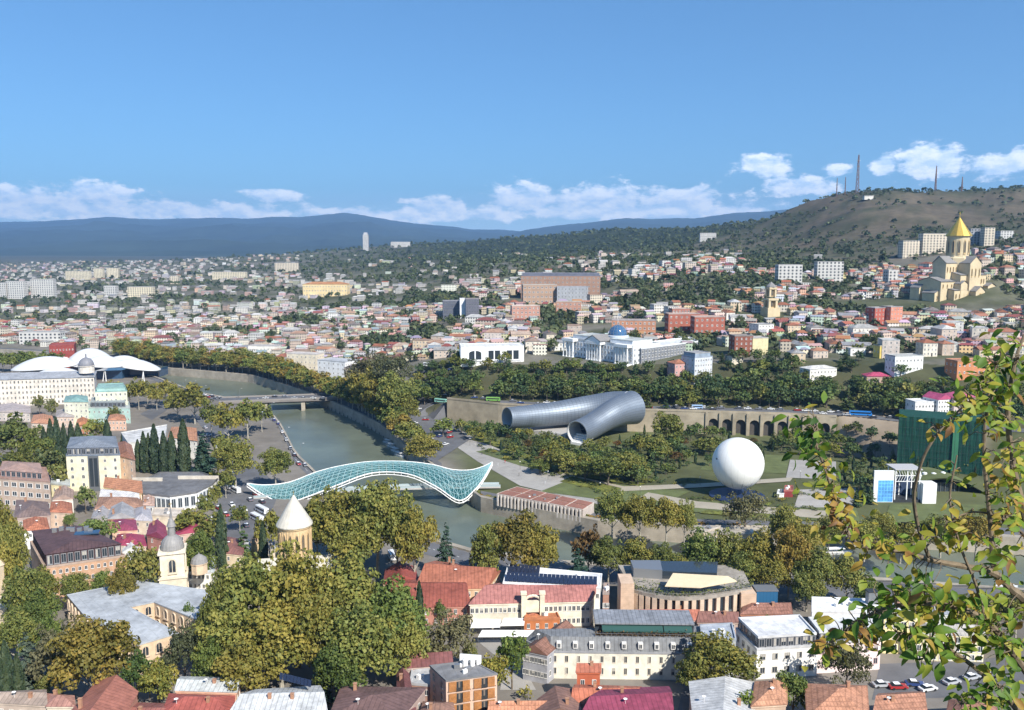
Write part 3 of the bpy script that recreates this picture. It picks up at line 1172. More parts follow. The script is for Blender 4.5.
def house_parts(root, q, z0, z1, wall, roof, rkind, rh, rmat='seam', over=.5, wm=None, parapet=.5, chimney=0, rng=None, ridge_long=True):
    """wall and roof parts of a building with quad (or polygon, flat only) footprint q in root coordinates"""
    q = ccw([tuple(p[:2]) for p in q])
    w = MB().prism(q, z0, z1, cap=True).obj('wall', wm or WALL_M, root, color=wall)
    rb = MB()
    if rkind == 'flat':
        g = grow(q, .12)
        i_ = grow(q, -.3)
        n = len(q)
        for a, b, c, d in [(g[k], g[(k + 1) % n], i_[(k + 1) % n], i_[k]) for k in range(n)]:
            rb.face([(*a, z1 - .25), (*b, z1 - .25), (*b, z1 + parapet), (*a, z1 + parapet)], 1)
            rb.face([(*a, z1 + parapet), (*b, z1 + parapet), (*c, z1 + parapet), (*d, z1 + parapet)], 1)
            rb.face([(*d, z1 + parapet), (*c, z1 + parapet), (*c, z1 + .03), (*d, z1 + .03)], 1)
            rb.face([(*b, z1 - .25), (*a, z1 - .25), (*q[k_ := [tuple(x) for x in g].index(tuple(a))], z1 - .25), (*q[(k_ + 1) % n], z1 - .25)], 1)
        rb.face([(*p, z1 + .04) for p in i_], 0)
        ro = rb.obj('roof', [ROOFM['flat'], WALL_M], root, color=roof)
    else:
        roof_shape(rb, q, z1 - (.05 if over == 0 else .0), rkind, rh, over, ridge_long)
        ro = rb.obj('roof', [ROOFM[rmat], WALL_M], root, color=roof)
    if chimney and rkind != 'flat':
        rng = rng or random
        for k in range(chimney):
            c = Vector((sum(p[0] for p in q) / len(q), sum(p[1] for p in q) / len(q)))
            p = c.lerp(Vector(q[rng.randrange(len(q))]), rng.uniform(.2, .6))
            MB().box((p.x, p.y, z1), (.8, .7, rh + .6)).box((p.x, p.y, z1 + rh + .6), (1.0, .9, .15)).obj('chimney', BRICK_M, ro, color=(.40, .22, .14))
    return w, ro


def bldg(name, label, cat, A, B, C, zt, zb=None, wall=(.6, .56, .48), roof=(.3, .3, .3), rkind='flat', rh=2.5, rmat='seam', wins=None, sides='fr', over=.5, group=None, parapet=.5,
         chimney=0, ww=1.1, wh=1.7, arch=False, frame=(.7, .68, .64), wm=None, ridge_long=True, margin=.5, ang=None):
    """A, B, C: pixels of three consecutive roof-edge corners at height zt (fourth closes the parallelogram).
    wins: (rows, columns along AB, columns along BC)."""
    a, b, c = (P(*x, zt) if len(x) == 2 else Vector((x[0], x[1], zt)) for x in (A, B, C))
    d = a + (c - b)
    q3 = [a, b, c, d]
    o = (a + b + c + d) / 4
    if zb is None:
        zb = min(float(Hgt(p.x, p.y)) for p in q3)
        if zb < 0: zb = 6
    root = thing(name, label, cat, (o.x, o.y, zb), 0, group)
    q = ccw([(p.x - o.x, p.y - o.y) for p in q3])
    w, ro = house_parts(root, q, -1.5, zt - zb, wall, roof, rkind, rh, rmat, over, wm, parapet, chimney, random.Random(len(label or '')), ridge_long)
    H = zt - zb
    if wins:
        n = len(q)
        for i in range(n):
            s, e = Vector(q[i]), Vector(q[(i + 1) % n])
            t = (e - s).normalized(); nv = Vector((t.y, -t.x))
            mid = (s + e) / 2 + Vector((o.x, o.y))
            if nv.dot(-mid.normalized()) < .12: continue
            # is this an AB-like side?
            ab = (b - a).normalized()
            cols = wins[1] if abs(t.dot(Vector((ab.x, ab.y)))) > .75 else wins[2]
            if cols: put_windows(root, s, e, .4, H - .3, wins[0], cols, ww, wh, frame, arch, margin=margin)
    root['h_'] = H
    return root, q, H


def auto(o, look, where):
    AUTO.append((o, look, where, tuple(o.location)))

# ------------------------------------------------------------------ the city: houses, trees between them, far quarters
CR = random.Random(4242)
CREAM = [(.62, .55, .43), (.66, .60, .50), (.55, .47, .36), (.70, .66, .58), (.58, .50, .44), (.50, .40, .32), (.72, .70, .66), (.54, .45, .37), (.46, .38, .31), (.66, .52, .36)]
ROOFS = [((.30, .12, .07), 'rusty'), ((.34, .15, .09), 'rusty'), ((.40, .20, .12), 'clay'), ((.30, .29, .28), 'grey'), ((.36, .35, .33), 'grey'), ((.24, .085, .075), 'maroon'),
         ((.46, .45, .43), 'pale'), ((.20, .17, .155), 'brown'), ((.26, .19, .15), 'brown'), ((.50, .48, .45), 'pale'), ((.38, .24, .17), 'clay'), ((.25, .25, .26), 'grey'), ((.42, .32, .25), 'clay')]
WALLN = lambda c: 'white' if min(c) > .6 else 'cream' if c[0] > .6 and c[1] > .5 else 'tan' if c[0] > .5 else 'brown'
KEEP = []          # world circles kept free for the landmarks: (x, y, r)


def keep_px(px, py, r, z=None):
    p = G(px, py) if z is None else P(px, py, z)
    KEEP.append((p.x, p.y, r))


def keep_box(p0, p1, step=14, r=16):
    """keep the ground between two pixels free"""
    a, b = G(*p0), G(*p1)
    n = int((a - b).length / step) + 1
    for i in range(n + 1):
        p = a.lerp(b, i / n); KEEP.append((p.x, p.y, r))


PATCH = [(690, 300, 62, 9), (620, 288, 42, 7), (725, 284, 70, 9), (800, 306, 80, 5), (880, 313, 60, 6), (560, 330, 30, 7), (640, 306, 36, 6), (985, 303, 44, 12), (560, 318, 34, 5), (700, 345, 22, 9), (790, 345, 26, 5), (840, 290, 34, 5), (40, 301, 50, 4), (100, 289, 60, 3.4), (210, 300, 60, 4), (330, 270, 120, 4), (350, 306, 60, 5), (420, 300, 56, 7),
         (405, 281, 60, 4), (300, 322, 26, 5), (140, 330, 26, 4), (230, 333, 40, 4), (60, 318, 30, 4), (430, 335, 24, 7), (380, 345, 30, 6), (190, 285, 70, 3), (-10, 352, 50, 7), (120, 305, 30, 4), (270, 292, 40, 3), (480, 305, 30, 5), (880, 350, 20, 5), (940, 385, 40, 6), (660, 262, 40, 4), (800, 268, 70, 6), (930, 330, 18, 5), (540, 360, 60, 3.5)]


def wooded(px, py):
    return any(((px - a) / w) ** 2 + ((py - b) / h) ** 2 < 1 for a, b, w, h in PATCH)


def free(x, y, r=0):
    return all((x - a) ** 2 + (y - b) ** 2 > (c + r) ** 2 for a, b, c in KEEP)


for (px, py, r) in [(955, 300, 62), (600, 362, 60), (665, 362, 40), (575, 362, 45), (500, 362, 40), (465, 362, 30), (640, 362, 40), (712, 385, 24), (695, 375, 20), (330, 382, 26), (300, 372, 26), (325, 300, 60), (560, 302, 60), (540, 300, 60), (590, 296, 50),
                    (545, 345, 18), (950, 258, 30), (920, 262, 50), (900, 262, 40), (770, 318, 26), (700, 332, 34), (760, 356, 26), (735, 352, 26), (465, 322, 36), (887, 330, 26), (880, 306, 40), (620, 330, 40), (600, 330, 40), (640, 330, 40), (840, 380, 30), (815, 385, 20), (950, 408, 30),
                    (925, 300, 40), (985, 300, 40), (860, 303, 30), (900, 303, 30), (790, 282, 30), (830, 280, 30)]:
    keep_px(px, py, r)


def boxhouse(mb_w, x, y, z, w, d, h, rz, rk, rh):
    ca, sa = math.cos(rz), math.sin(rz)
    return [(x + ca * a * w - sa * b * d, y + sa * a * w + ca * b * d) for a, b in ((-.5, -.5), (.5, -.5), (.5, .5), (-.5, .5))]


class Stuff:
    """many small far houses in one mesh, each with its own wall and roof colour"""
    def __init__(s): s.V, s.F, s.C, s.U = [], [], [], []

    def quad(s, q, c, uv=None):
        k = len(s.V); s.V += [tuple(p) for p in q]; s.F.append((k, k + 1, k + 2, k + 3)); s.C += [c] * 4
        s.U += uv or [(0, 0)] * 4

    def house(s, x, y, z, w, d, h, rz, roof, rh, wc, rc):
        q = boxhouse(None, x, y, z, w, d, h, rz, roof, rh)
        z0, z1 = z - 2, z + h
        for i in range(4):
            a, b = q[i], q[(i + 1) % 4]
            l = w if i % 2 == 0 else d
            s.quad([(*a, z0), (*b, z0), (*b, z1), (*a, z1)], wc, [(.6, 0), (l + .6, 0), (l + .6, h + 2), (.6, h + 2)])
        if roof == 'flat':
            s.quad([(*p, z1 + .2) for p in q], rc)
        else:
            Q = [Vector((*p, z1)) for p in grow(q, .5)]
            m0, m1 = (Q[0] + Q[3]) / 2, (Q[1] + Q[2]) / 2
            f = .28 if roof == 'hip' else 0
            u = Vector((0, 0, rh))
            r0, r1 = m0.lerp(m1, f) + u, m1.lerp(m0, f) + u
            s.quad([Q[0], Q[1], r1, r0], rc); s.quad([Q[2], Q[3], r0, r1], rc)
            s.quad([Q[1], Q[2], r1, r1], rc if roof == 'hip' else wc); s.quad([Q[3], Q[0], r0, r0], rc if roof == 'hip' else wc)

    def build(s, name, mats):
        me = np_mesh(name, np.array(s.V, float), np.array(s.F), mats, np.array(s.C, float), 'col', smooth=False)
        ul = me.uv_layers.new(name='uv'); ul.data.foreach_set('uv', np.array(s.U, np.float32).ravel())
        return struct(link(name, me), 'stuff')


FARH_M = mat('far_house_paint', OC, .9, vcol='col', extra=winpat)
FARW_M = leafmat('far_leaves', (.052, .074, .036), (.09, .115, .05), (.14, .148, .064), .1)

# ---- house prototypes (Empty > wall, roof, chimney, windows)
HP = []


def make_proto(w, d, st, rk, rh, rmat, win):
    h = 3.1 * st + .4
    root = thing('house', 'x', 'house', (0, 0, -500))
    q = [(-w / 2, -d / 2), (w / 2, -d / 2), (w / 2, d / 2), (-w / 2, d / 2)]
    house_parts(root, q, -2.5, h, (1, 1, 1), (1, 1, 1), rk, rh, rmat, .5, WALL_M if win else WALLW_M, .5, 1 if win and rk != 'flat' else 0, CR)
    if win:
        put_windows(root, q[0], q[1], .3, h - .2, st, max(2, int(w / 3)), 1.05, 1.55)
        put_windows(root, q[1], q[2], .3, h - .2, st, max(1, int(d / 4)), 1.05, 1.55)
        put_windows(root, q[3], q[0], .3, h - .2, st, max(1, int(d / 4)), 1.05, 1.55)
        mb = MB().box((w * .12, -d / 2 - .05, 0), (1.2, .14, 2.3)); mb.obj('door', DARK_M, root)
    remember(root)
    return root, w, d, h


HP_SPEC = [(14, 10, 2, 'hip', 2.6, 'seam'), (17, 11, 2, 'gable', 2.8, 'tile'), (11, 9, 2, 'flat', 0, 'flat'), (20, 12, 3, 'hip', 3.0, 'seam'), (16, 10, 2, 'flat', 0, 'flat'), (12, 11, 3, 'hip', 2.4, 'tile'),
           (10, 8, 1, 'gable', 2.0, 'seam'), (22, 10, 2, 'gable', 2.6, 'seam'), (15, 13, 4, 'flat', 0, 'flat')]
SHAPEN = {'hip': 'hipped', 'gable': 'gabled', 'flat': 'flat'}
HPW = [make_proto(*s, True) for s in HP_SPEC]
HPS = [make_proto(*s, False) for s in HP_SPEC]
NH = [0, 0]


def put_house(k, near, x, y, z, rz, wc, rc, rn, where, sx=1.0, sy=1.0, sz=1.0):
    root, w, d, h = (HPW if near else HPS)[k]
    first = root.get('used') is None
    if first:
        root['used'] = 1; o = root
        for ch in KIDS.get(o.name, ()):
            if ch.name.startswith('wall'): ch.color = (*wc, 1)
            if ch.name.startswith('roof'): ch.color = (*rc, 1)
    else:
        o = copy_tree(root, None, {'wall': wc, 'roof': rc})
    o.location = (x, y, z); o.rotation_euler = (0, 0, rz); o.scale = (sx, sy, sz)
    AUTO.append((o, f'{WALLN(wc)} house with {rn} {SHAPEN[HP_SPEC[k][3]]} roof', where, (x, y, z)))
    return o


ZONES = [  # (px0, px1, Ymin, Ymax, words)
    (-999, 165, 0, 1150, 'behind the shell-roofed hall'), (-999, 165, 1150, 9999, 'on the plain past the shell-roofed hall'),
    (165, 290, 0, 1150, 'behind the far quay trees'), (165, 290, 1150, 9999, 'on the plain past the far quay'),
    (290, 400, 0, 1100, 'above the road bridge'), (290, 400, 1100, 9999, 'below the orange-roofed school'),
    (400, 520, 0, 950, 'near the white curved-front house'), (400, 520, 950, 9999, 'left of the brick blocks'),
    (520, 640, 0, 950, 'behind the columned palace'), (520, 640, 950, 9999, 'under the brick blocks'),
    (640, 760, 0, 800, 'right of the columned palace'), (640, 760, 800, 9999, 'round the red terraced block'),
    (760, 860, 0, 800, 'above the arcaded wall'), (760, 860, 800, 9999, 'below the row of crosses'),
    (860, 1999, 0, 760, 'above the green netting'), (860, 1999, 760, 9999, 'below the gold-domed cathedral')]


def zone_words(px, Y):
    for a, b, c, d, w in ZONES:
        if a <= px < b and c <= Y < d: return w
    return 'in the city'


cands = []
Y = 690.0
while Y < 1420:
    x0 = -0.68 * Y
    while x0 < .66 * Y:
        x, y = x0 + CR.uniform(-6, 6), Y + CR.uniform(-9, 9)
        x0 += 25 + (Y - 690) * .012
        u = 512 + FPX * x / y
        yr, yw = float(_i(RBANK, u)), float(_i(WALL, u))
        if u < 430 and y < yr + 52: continue
        if 395 < u and y < yw + (92 if u < 700 else 74 if u < 800 else 66): continue
        if u < 40 and y < yr + 70: continue
        z = float(Hgt(x, y))
        sx, sy, d = pix((x, y, z))
        if not free(x, y, 9) or wooded(sx, sy): continue
        g = fnoise(x + 77, y, 170, 3)
        if g > .30 + (.15 if u > 700 else 0) or CR.random() < .10: continue                                       # a clump of trees instead
        if u > 780 and sy < 300 and CR.random() < .25: continue
        cands.append((d, x, y, z, u))
    Y += 31 + (Y - 690) * .03
cands.sort()
HOUSEB = {}
for h_ in cands:
    for a_ in (-1, 0, 1):
        for b_ in (-1, 0, 1): HOUSEB.setdefault((int(h_[1] // 40) + a_, int(h_[2] // 40) + b_), []).append(h_)
ST = Stuff()
for i, (d, x, y, z, u) in enumerate(cands):
    k = CR.choice([0, 0, 1, 2, 3, 3, 4, 5, 6, 7, 7, 8]) if u > 300 else CR.choice([0, 1, 3, 3, 4, 5, 7, 8, 8])
    wc = CR.choice(CREAM)
    rc, rn = CR.choice(ROOFS)
    if CR.random() < .16: g_ = CR.uniform(.56, .7); wc = (g_, g_ * .97, g_ * .9)
    if u > 740 and CR.random() < .4: rc, rn = CR.choice(ROOFS[:6])
    if HP_SPEC[k][3] == 'flat': rc, rn = CR.choice([((.36, .35, .33), 'grey'), ((.46, .45, .43), 'pale'), ((.30, .22, .17), 'brown')])
    rz = .25 * math.sin(x / 90) + CR.choice([0, 0, PI / 2]) + CR.uniform(-.25, .25)
    s = CR.uniform(.85, 1.2)
    if i < 290:
        put_house(k, i < 95, x, y, z, rz, wc, rc, rn, zone_words(u, y), s, CR.uniform(.85, 1.15), CR.uniform(.9, 1.12))
    else:
        w, dd, st, rk, rh, _m = HP_SPEC[k]
        ST.house(x, y, z, w * s, dd * s, 3.1 * st + .4, rz, rk, rh, wc, rc)


def far_density(px, py):
    """how built-up the far ground looks, by the direction it lies in"""
    if py < 254: return 0
    if px < 300:
        return 1.0 if py > 264 else .7 if py > 258 else .25
    if px < 460:
        return .95 if py > 278 else .35 if py > 266 else .10
    if px < 560:
        return .9 if py > 280 else .35 if py > 272 else .05
    if px < 740:
        t = 262 - (px - 560) * .09
        return .85 if py > t + 22 else .7 if t - 2 < py < t + 16 and fnoise(px * 1.0, py * 4.0, 60, 2) > -.2 else .12
    if px < 880:
        return .75 if py > 288 else .35 if py > 276 else .03
    return .8 if py > 262 else .55 if py > 246 and px > 960 else .06


def woods_density(px, py):
    if px < 300: return .55
    if px < 560: return 1.0 if py < 282 else .6
    if px < 740: return 1.0
    if px < 900: return .55 if py > 232 else .30
    return .5 if py > 240 else .28


# lean-tos, annexes and small houses tucked in between
for i in range(5600):
    px = CR.uniform(-40, 1060); y = 695 + 760 * CR.random()
    x = (px - 512) / FPX * y
    yr, yw = float(_i(RBANK, px)), float(_i(WALL, px))
    if (px < 430 and y < yr + 58) or (px > 395 and y < yw + 96) or not free(x, y, 6): continue
    if wooded(*pix((x, y, float(Hgt(x, y))))[:2]): continue
    if fnoise(x + 77, y, 170, 3) > .42: continue
    if any(abs(x - h[1]) < 8 and abs(y - h[2]) < 7 for h in HOUSEB.get((int(x // 40), int(y // 40)), ())): continue
    rk = CR.choice(['hip', 'gable', 'gable', 'flat']); rc = CR.choice(ROOFS if CR.random() < .5 else ROOFS[:6] if px > 640 else ROOFS[3:])[0]
    ST.house(x, y, float(Hgt(x, y)), CR.uniform(6, 13), CR.uniform(6, 10), CR.choice([3.2, 3.5, 6.2, 6.4, 9]), CR.uniform(-.5, .5), rk, CR.uniform(1.4, 2.6), tuple(c * CR.uniform(.7, 1.08) for c in CR.choice(CREAM)), tuple(c * CR.uniform(.75, 1.1) for c in rc))
Y = 1420.0
trees_far = []
while Y < 6000:
    st = 26 * (Y / 1200) ** .62
    x0 = -0.68 * Y
    while x0 < .68 * Y:
        x, y = x0 + CR.uniform(-.4, .4) * st, Y + CR.uniform(-.5, .5) * st
        x0 += st
        z = float(Hgt(x, y))
        u, v, d = pix((x, y, z))
        if not (-60 < u < 1090): continue
        cl = fnoise(x, y * 1.3, 620, 3)
        if CR.random() < far_density(u, v) * (.92 if cl < .3 else .35) and free(x, y, 6) and not wooded(u, v):
            big = CR.random() < .08
            w = CR.uniform(9, 17) * (1.7 if big else 1); h = CR.choice([4, 6.5, 6.5, 9]) * (1.5 if big else 1)
            wc = CR.choice(CREAM); wc = tuple(c * CR.uniform(.75, 1.02) for c in wc)
            rk = CR.choice(['hip', 'gable', 'flat', 'flat'])
            if CR.random() < .4: g_ = CR.uniform(.42, .66); wc = (g_, g_ * .95, g_ * .87)
            ST.house(x, y, z, w, CR.uniform(8, 13), h, CR.uniform(-.4, .4), rk, 2.2, wc, CR.choice(ROOFS if u > 500 and CR.random() < .6 else [ROOFS[3], ROOFS[4], ROOFS[6], ROOFS[9], ROOFS[11], ROOFS[7], ROOFS[0]])[0])
        elif wooded(u, v) or CR.random() < woods_density(u, v):
            trees_far.append((x, y, z, CR.uniform(3.6, 7.5) * (Y / 1500) ** .4))
    Y += st * (1.05 + (Y - 1420) / 2600)
ST.build('distant_houses', [FARH_M])
# extra wood on the ridges and gullies
for i in range(5200):
    px = CR.uniform(-40, 1060); y = CR.uniform(1500, 5400)
    x = (px - 512) / FPX * y
    z = float(Hgt(x, y)); u, v, d = pix((x, y, z))
    if u > 740 and v < 262:
        gull = .12 + 1.3 * fnoise(x + 400, y, 330, 5) + .6 * fnoise(x - 900, y * 1.4, 140, 4) - .8 * float(sstep(2280, 2420, y) * sstep(860, 900, u)) - .6 * float(1 - sstep(760, 830, u))
        if gull > .02: continue
        for _ in range(4):
            a_, b_ = x + CR.gauss(0, 16), y + CR.gauss(0, 22)
            trees_far.append((a_, b_, float(Hgt(a_, b_)), CR.uniform(2.4, 4.6)))
        continue
    elif u < 380 or far_density(u, v) > .5:
        if CR.random() < .75: continue
    if not free(x, y, 4): continue
    trees_far.append((x, y, z, CR.uniform(2.6, 5.5) * (y / 1500) ** .35))
# and between the nearer houses
for i in range(7600):
    px = CR.uniform(-40, 1060); y = CR.uniform(700, 1560)
    x = (px - 512) / FPX * y
    yr, yw = float(_i(RBANK, px)), float(_i(WALL, px))
    if (px < 430 and y < yr + 55) or (px > 395 and y < yw + 92): continue
    wd = wooded(*pix((x, y, float(Hgt(x, y))))[:2])
    if not wd and fnoise(x + 77, y, 170, 3) < .12 and CR.random() < .5: continue
    if not free(x, y, 3): continue
    if not wd and any(abs(x - h[1]) < 8 and abs(y - h[2]) < 7 for h in HOUSEB.get((int(x // 40), int(y // 40)), ())): continue
    trees_far.append((x, y, float(Hgt(x, y)), CR.uniform(2.2, 4.9) + (1.2 if wd else 0)))
rng = np.random.RandomState(9)
T_ = np.array(trees_far)
n = 26
cnt = len(T_)
dirs = rng.normal(0, 1, (cnt, n, 3)); dirs /= np.linalg.norm(dirs, axis=2)[..., None]
dirs[..., 2] = np.abs(dirs[..., 2]) * 1.1 - .25
rr = T_[:, 3][:, None, None]
cen = T_[:, None, :3] + dirs * rr * rng.uniform(.55, 1.05, (cnt, n, 1)) * np.array([1, 1, .95]) + np.array([0, 0, 1.0]) * rr * .75
V, F, T = leafcloud(cen.reshape(-1, 3), dirs.reshape(-1, 3) + np.array([0, 0, .3]), 1.0, rng, np.clip(np.repeat(rng.normal(.5, .2, cnt), n) + rng.normal(0, .12, cnt * n), 0, 1))
V = (V.reshape(-1, 4, 3) - cen.reshape(-1, 1, 3)) * (np.repeat(T_[:, 3], n) * .42)[:, None, None] + cen.reshape(-1, 1, 3)
struct(link('distant_woods', np_mesh('distant_woods', V.reshape(-1, 3), F, [FARW_M], T, 'tint', smooth=False)), 'stuff')

# ---- trees among the nearer houses (300 at most of a kind)
nt_ = 0
tries = 0
while nt_ < 230 and tries < 4000:
    tries += 1
    px = CR.uniform(-20, 1040); y = 700 + (CR.random() ** 1.5) * 800
    x = (px - 512) / FPX * y
    yr, yw = float(_i(RBANK, px)), float(_i(WALL, px))
    if px < 430 and y < yr + 50: continue
    if px > 395 and y < yw + 88: continue
    g = fnoise(x + 77, y, 170, 3)
    if g < .28 and CR.random() < .6: continue
    z = float(Hgt(x, y))
    if not free(x, y, 2): continue
    kd = CR.choice(['low_far', 'low_far', 'low_far', 'dark_mid', 'pine', 'cypress']) if y < 1150 else 'low_far'
    look = {'low_far': 'bushy tree', 'dark_mid': 'tall dark tree', 'pine': 'dark pine', 'cypress': 'slim cypress'}[kd]
    if kd == 'low_far' and nt_ > 225: continue
    plant(kd, (x, y, z), None if kd != 'cypress' else CR.uniform(8, 13), 1, None, 'among houses ' + zone_words(px, y), look)
    nt_ += 1

# ------------------------------------------------------------------ landmarks
GOLD_M = mat('gilded_metal', (.74, .49, .11), .4, metal=.7, var=.12, vscale=.3, extra=stripes(0, 1.1, .12, dark=.7))
SAND_M = mat('sandstone', (.58, .47, .30), .9, var=.12, vscale=.2, bump=.05)
SLATE_M = mat('slate_roof', (.24, .23, .22), .8, var=.15, vscale=.4, extra=stripes(0, 1.2, .1, dark=.75))
SHELL_M = mat('white_shell', (.66, .66, .65), .4, var=.03, vscale=.1)
TUBE_M = mat('steel_cladding', (.21, .245, .29), .52, metal=.5, var=.12, vscale=.12, extra=stripes(0, 2.0, .16, dark=.72, axis2=1, period2=2.2))
RIB_M = mat('ribbed_concrete', (.42, .40, .37), .8, var=.1)


def gable_block(root, c, sx, sy, z0, ze, rh, axis, wm, rm, wname='wall', ov=.6, wc=None):
    """a wing with a gable roof; axis 'x' or 'y' is the ridge direction"""
    x, y = c
    q = [(x - sx / 2, y - sy / 2), (x + sx / 2, y - sy / 2), (x + sx / 2, y + sy / 2), (x - sx / 2, y + sy / 2)]
    w = MB().prism(q, z0, ze)
    if axis == 'y':
        for yy in (q[0][1], q[2][1]): w.face([(q[0][0], yy, ze), (q[1][0], yy, ze), (x, yy, ze + rh)])
    else:
        for xx in (q[0][0], q[1][0]): w.face([(xx, q[0][1], ze), (xx, q[2][1], ze), (xx, y, ze + rh)])
    w.obj(wname, wm, root, color=wc)
    r = MB()
    if axis == 'y':
        for s in (-1, 1):
            e = x + s * (sx / 2 + ov)
            t = rh * (1 + ov / (sx / 2))
            for th in (0, .5):
                r.face([(e, q[0][1] - ov, ze + rh - t + th), (x, q[0][1] - ov, ze + rh + th), (x, q[2][1] + ov, ze + rh + th), (e, q[2][1] + ov, ze + rh - t + th)][::s])
    else:
        for s in (-1, 1):
            e = y + s * (sy / 2 + ov)
            t = rh * (1 + ov / (sy / 2))
            for th in (0, .5):
                r.face([(q[0][0] - ov, e, ze + rh - t + th), (q[1][0] + ov, e, ze + rh - t + th), (q[1][0] + ov, y, ze + rh + th), (q[0][0] - ov, y, ze + rh + th)][::-s])
    r.obj('roof', rm, root)


def cathedral():
    b = P(954.5, 300, 80)
    t = thing('cathedral', 'tall sandstone cathedral with gold pyramid dome standing above the hillside houses', 'cathedral', (b.x, b.y, 79), R(24))
    k = b.y / 1000.0
    t.scale = (k * 1.06,) * 3
    for (c, sx, sy, z0, ze, rh, ax) in [((0, 0), 60, 46, -4, 13, 4, 'x'), ((-8, 0), 66, 30, -4, 22, 4.5, 'x'), ((2, 0), 40, 40, 0, 29, 5, 'x'), ((0, 0), 54, 17, 0, 42, 7, 'x'), ((0, 0), 17, 47, 0, 42, 7, 'y'),
                                        ((0, -26), 14, 10, -4, 12, 5, 'y'), ((-38, -4), 16, 16, -4, 10, 4, 'y'), ((-40, 14), 12, 12, -4, 15, 4, 'y'), ((24, -20), 12, 12, -4, 17, 3, 'y'), ((-16, -19), 10, 9, 0, 20, 3, 'y')]:
        gable_block(t, c, sx, sy, z0, ze, rh, ax, SAND_M, SLATE_M)
    n = 12
    MB().lathe([(14.5, 40), (14.5, 47), (12.2, 48.5), (11.6, 50)], 8, a0=PI / 8).obj('dome_base', SAND_M, t)
    d = MB().lathe([(11.2, 48), (11.2, 70), (12.0, 70.6), (12.0, 71.8)], 24).obj('drum', SAND_M, t)
    for i in range(n):
        a = 2 * PI * (i + .5) / n
        mw = Matrix.Translation((11.15 * math.cos(a), 11.15 * math.sin(a), 52)) @ Matrix.Rotation(a + PI / 2, 4, 'Z') @ Matrix.Diagonal((2.6, .5, 15, 1))
        link('window', WIN[True], d, color=(.52, .38, .2), mw=mw)
    MB().lathe([(13.6, 71.2), (13.4, 72), (.4, 91.5), (0, 92)], 12).obj('dome', GOLD_M, t)
    MB().box((0, 0, 91.5), (.5, .5, 6)).box((0, 0, 95), (2.8, .5, .6)).obj('cross', GOLD_M, t)
    for (a, b_, z0, z1, c, w, h) in [((-8.5, -23.5), (8.5, -23.5), 24, 40, 3, 1.5, 9), ((-20, -20), (-9, -20), 14, 26, 3, 1.4, 6), ((9, -20), (20, -20), 18, 27, 3, 1.4, 5), ((-27, -8.5), (-9, -8.5), 30, 40, 4, 1.4, 6), ((9, -8.5), (27, -8.5), 30, 40, 4, 1.4, 6),
                                     ((-30, -23), (-8, -23), 3, 11, 4, 1.4, 5), ((-6, -31), (6, -31), 2, 11, 1, 4, 7), ((-41, -15), (-9, -15), 14, 21, 5, 1.2, 4), ((-46, -12), (-30, -12), 1, 9, 2, 1.6, 5), ((18, -26), (30, -26), 6, 15, 2, 1.4, 6)]:
        put_windows(t, a, b_, z0, z1, 1, c, w, h, (.55, .40, .2), True, depth=.5)
    # bell tower and the row of crosses lower on the hill
    p = P(770, 318, 66)
    z = float(Hgt(p.x, p.y))
    bt = thing('bell_tower', 'small sandstone bell tower with arched openings among trees left of the crosses', 'bell tower', (p.x, p.y, z), R(15))
    MB().box((0, 0, -2), (15, 15, 11)).obj('base', SAND_M, bt)
    for zz, s in ((9, 11), (21, 8.5)):
        st = MB()
        for sx in (-1, 1):
            for sy in (-1, 1): st.box((sx * s * .38, sy * s * .38, zz), (s * .24, s * .24, 8))
        st.box((0, 0, zz + 8), (s * 1.12, s * 1.12, 2.2)).box((0, 0, zz + .01), (s * .5, s * .5, 7.6))
        st.obj('storey', SAND_M, bt)
        for a in range(4):
            mw = Matrix.Rotation(a * PI / 2, 4, 'Z') @ Matrix.Translation((0, -s * .27, zz + .5)) @ Matrix.Diagonal((s * .42, .4, 7, 1))
            link('opening', WIN[True], bt, color=(.5, .36, .18), mw=mw)
    MB().lathe([(5.6, 31.2), (5.0, 33), (.3, 37), (0, 37.2)], 8).obj('roof', SLATE_M, bt)
    for px, py, hh in [(860.5, 291.5, 10), (863.5, 293.5, 8), (873, 293.5, 9.5), (879, 291.5, 11), (886.5, 292.5, 10), (892, 293.5, 8.5), (908, 291.5, 10), (914, 293.5, 8.5)]:
        q = P(px, py + 9.5, 74); zz = float(Hgt(q.x, q.y)); q = PY(px, py, q.y)
        top = q.z
        h0 = zz
        c = MB().box((0, 0, -1), (1.6, 1.6, top - h0 + 1)).box((0, 0, (top - h0) - 3.4), (5.4, 1.4, 1.5)).box((0, 0, top - h0), (2.2, 1.5, .6)).box((0, 0, -1), (3.2, 3.2, 2.4))
        o = c.obj('stone_cross', WHITE_M, loc=(q.x, q.y, h0))
        tag(o, None, 'cross', 'crosses in a row below the cathedral'); auto(o, 'tall white stone cross', 'in the row below the cathedral')


def column(root, x, y, z, h, r, name='column'):
    return MB().lathe([(r * 1.35, 0), (r * 1.35, .5), (r, .7), (r * .86, h - .8), (r * 1.3, h - .5), (r * 1.3, h)], 10).obj(name, WHITE_M, root, loc=(x, y, z))


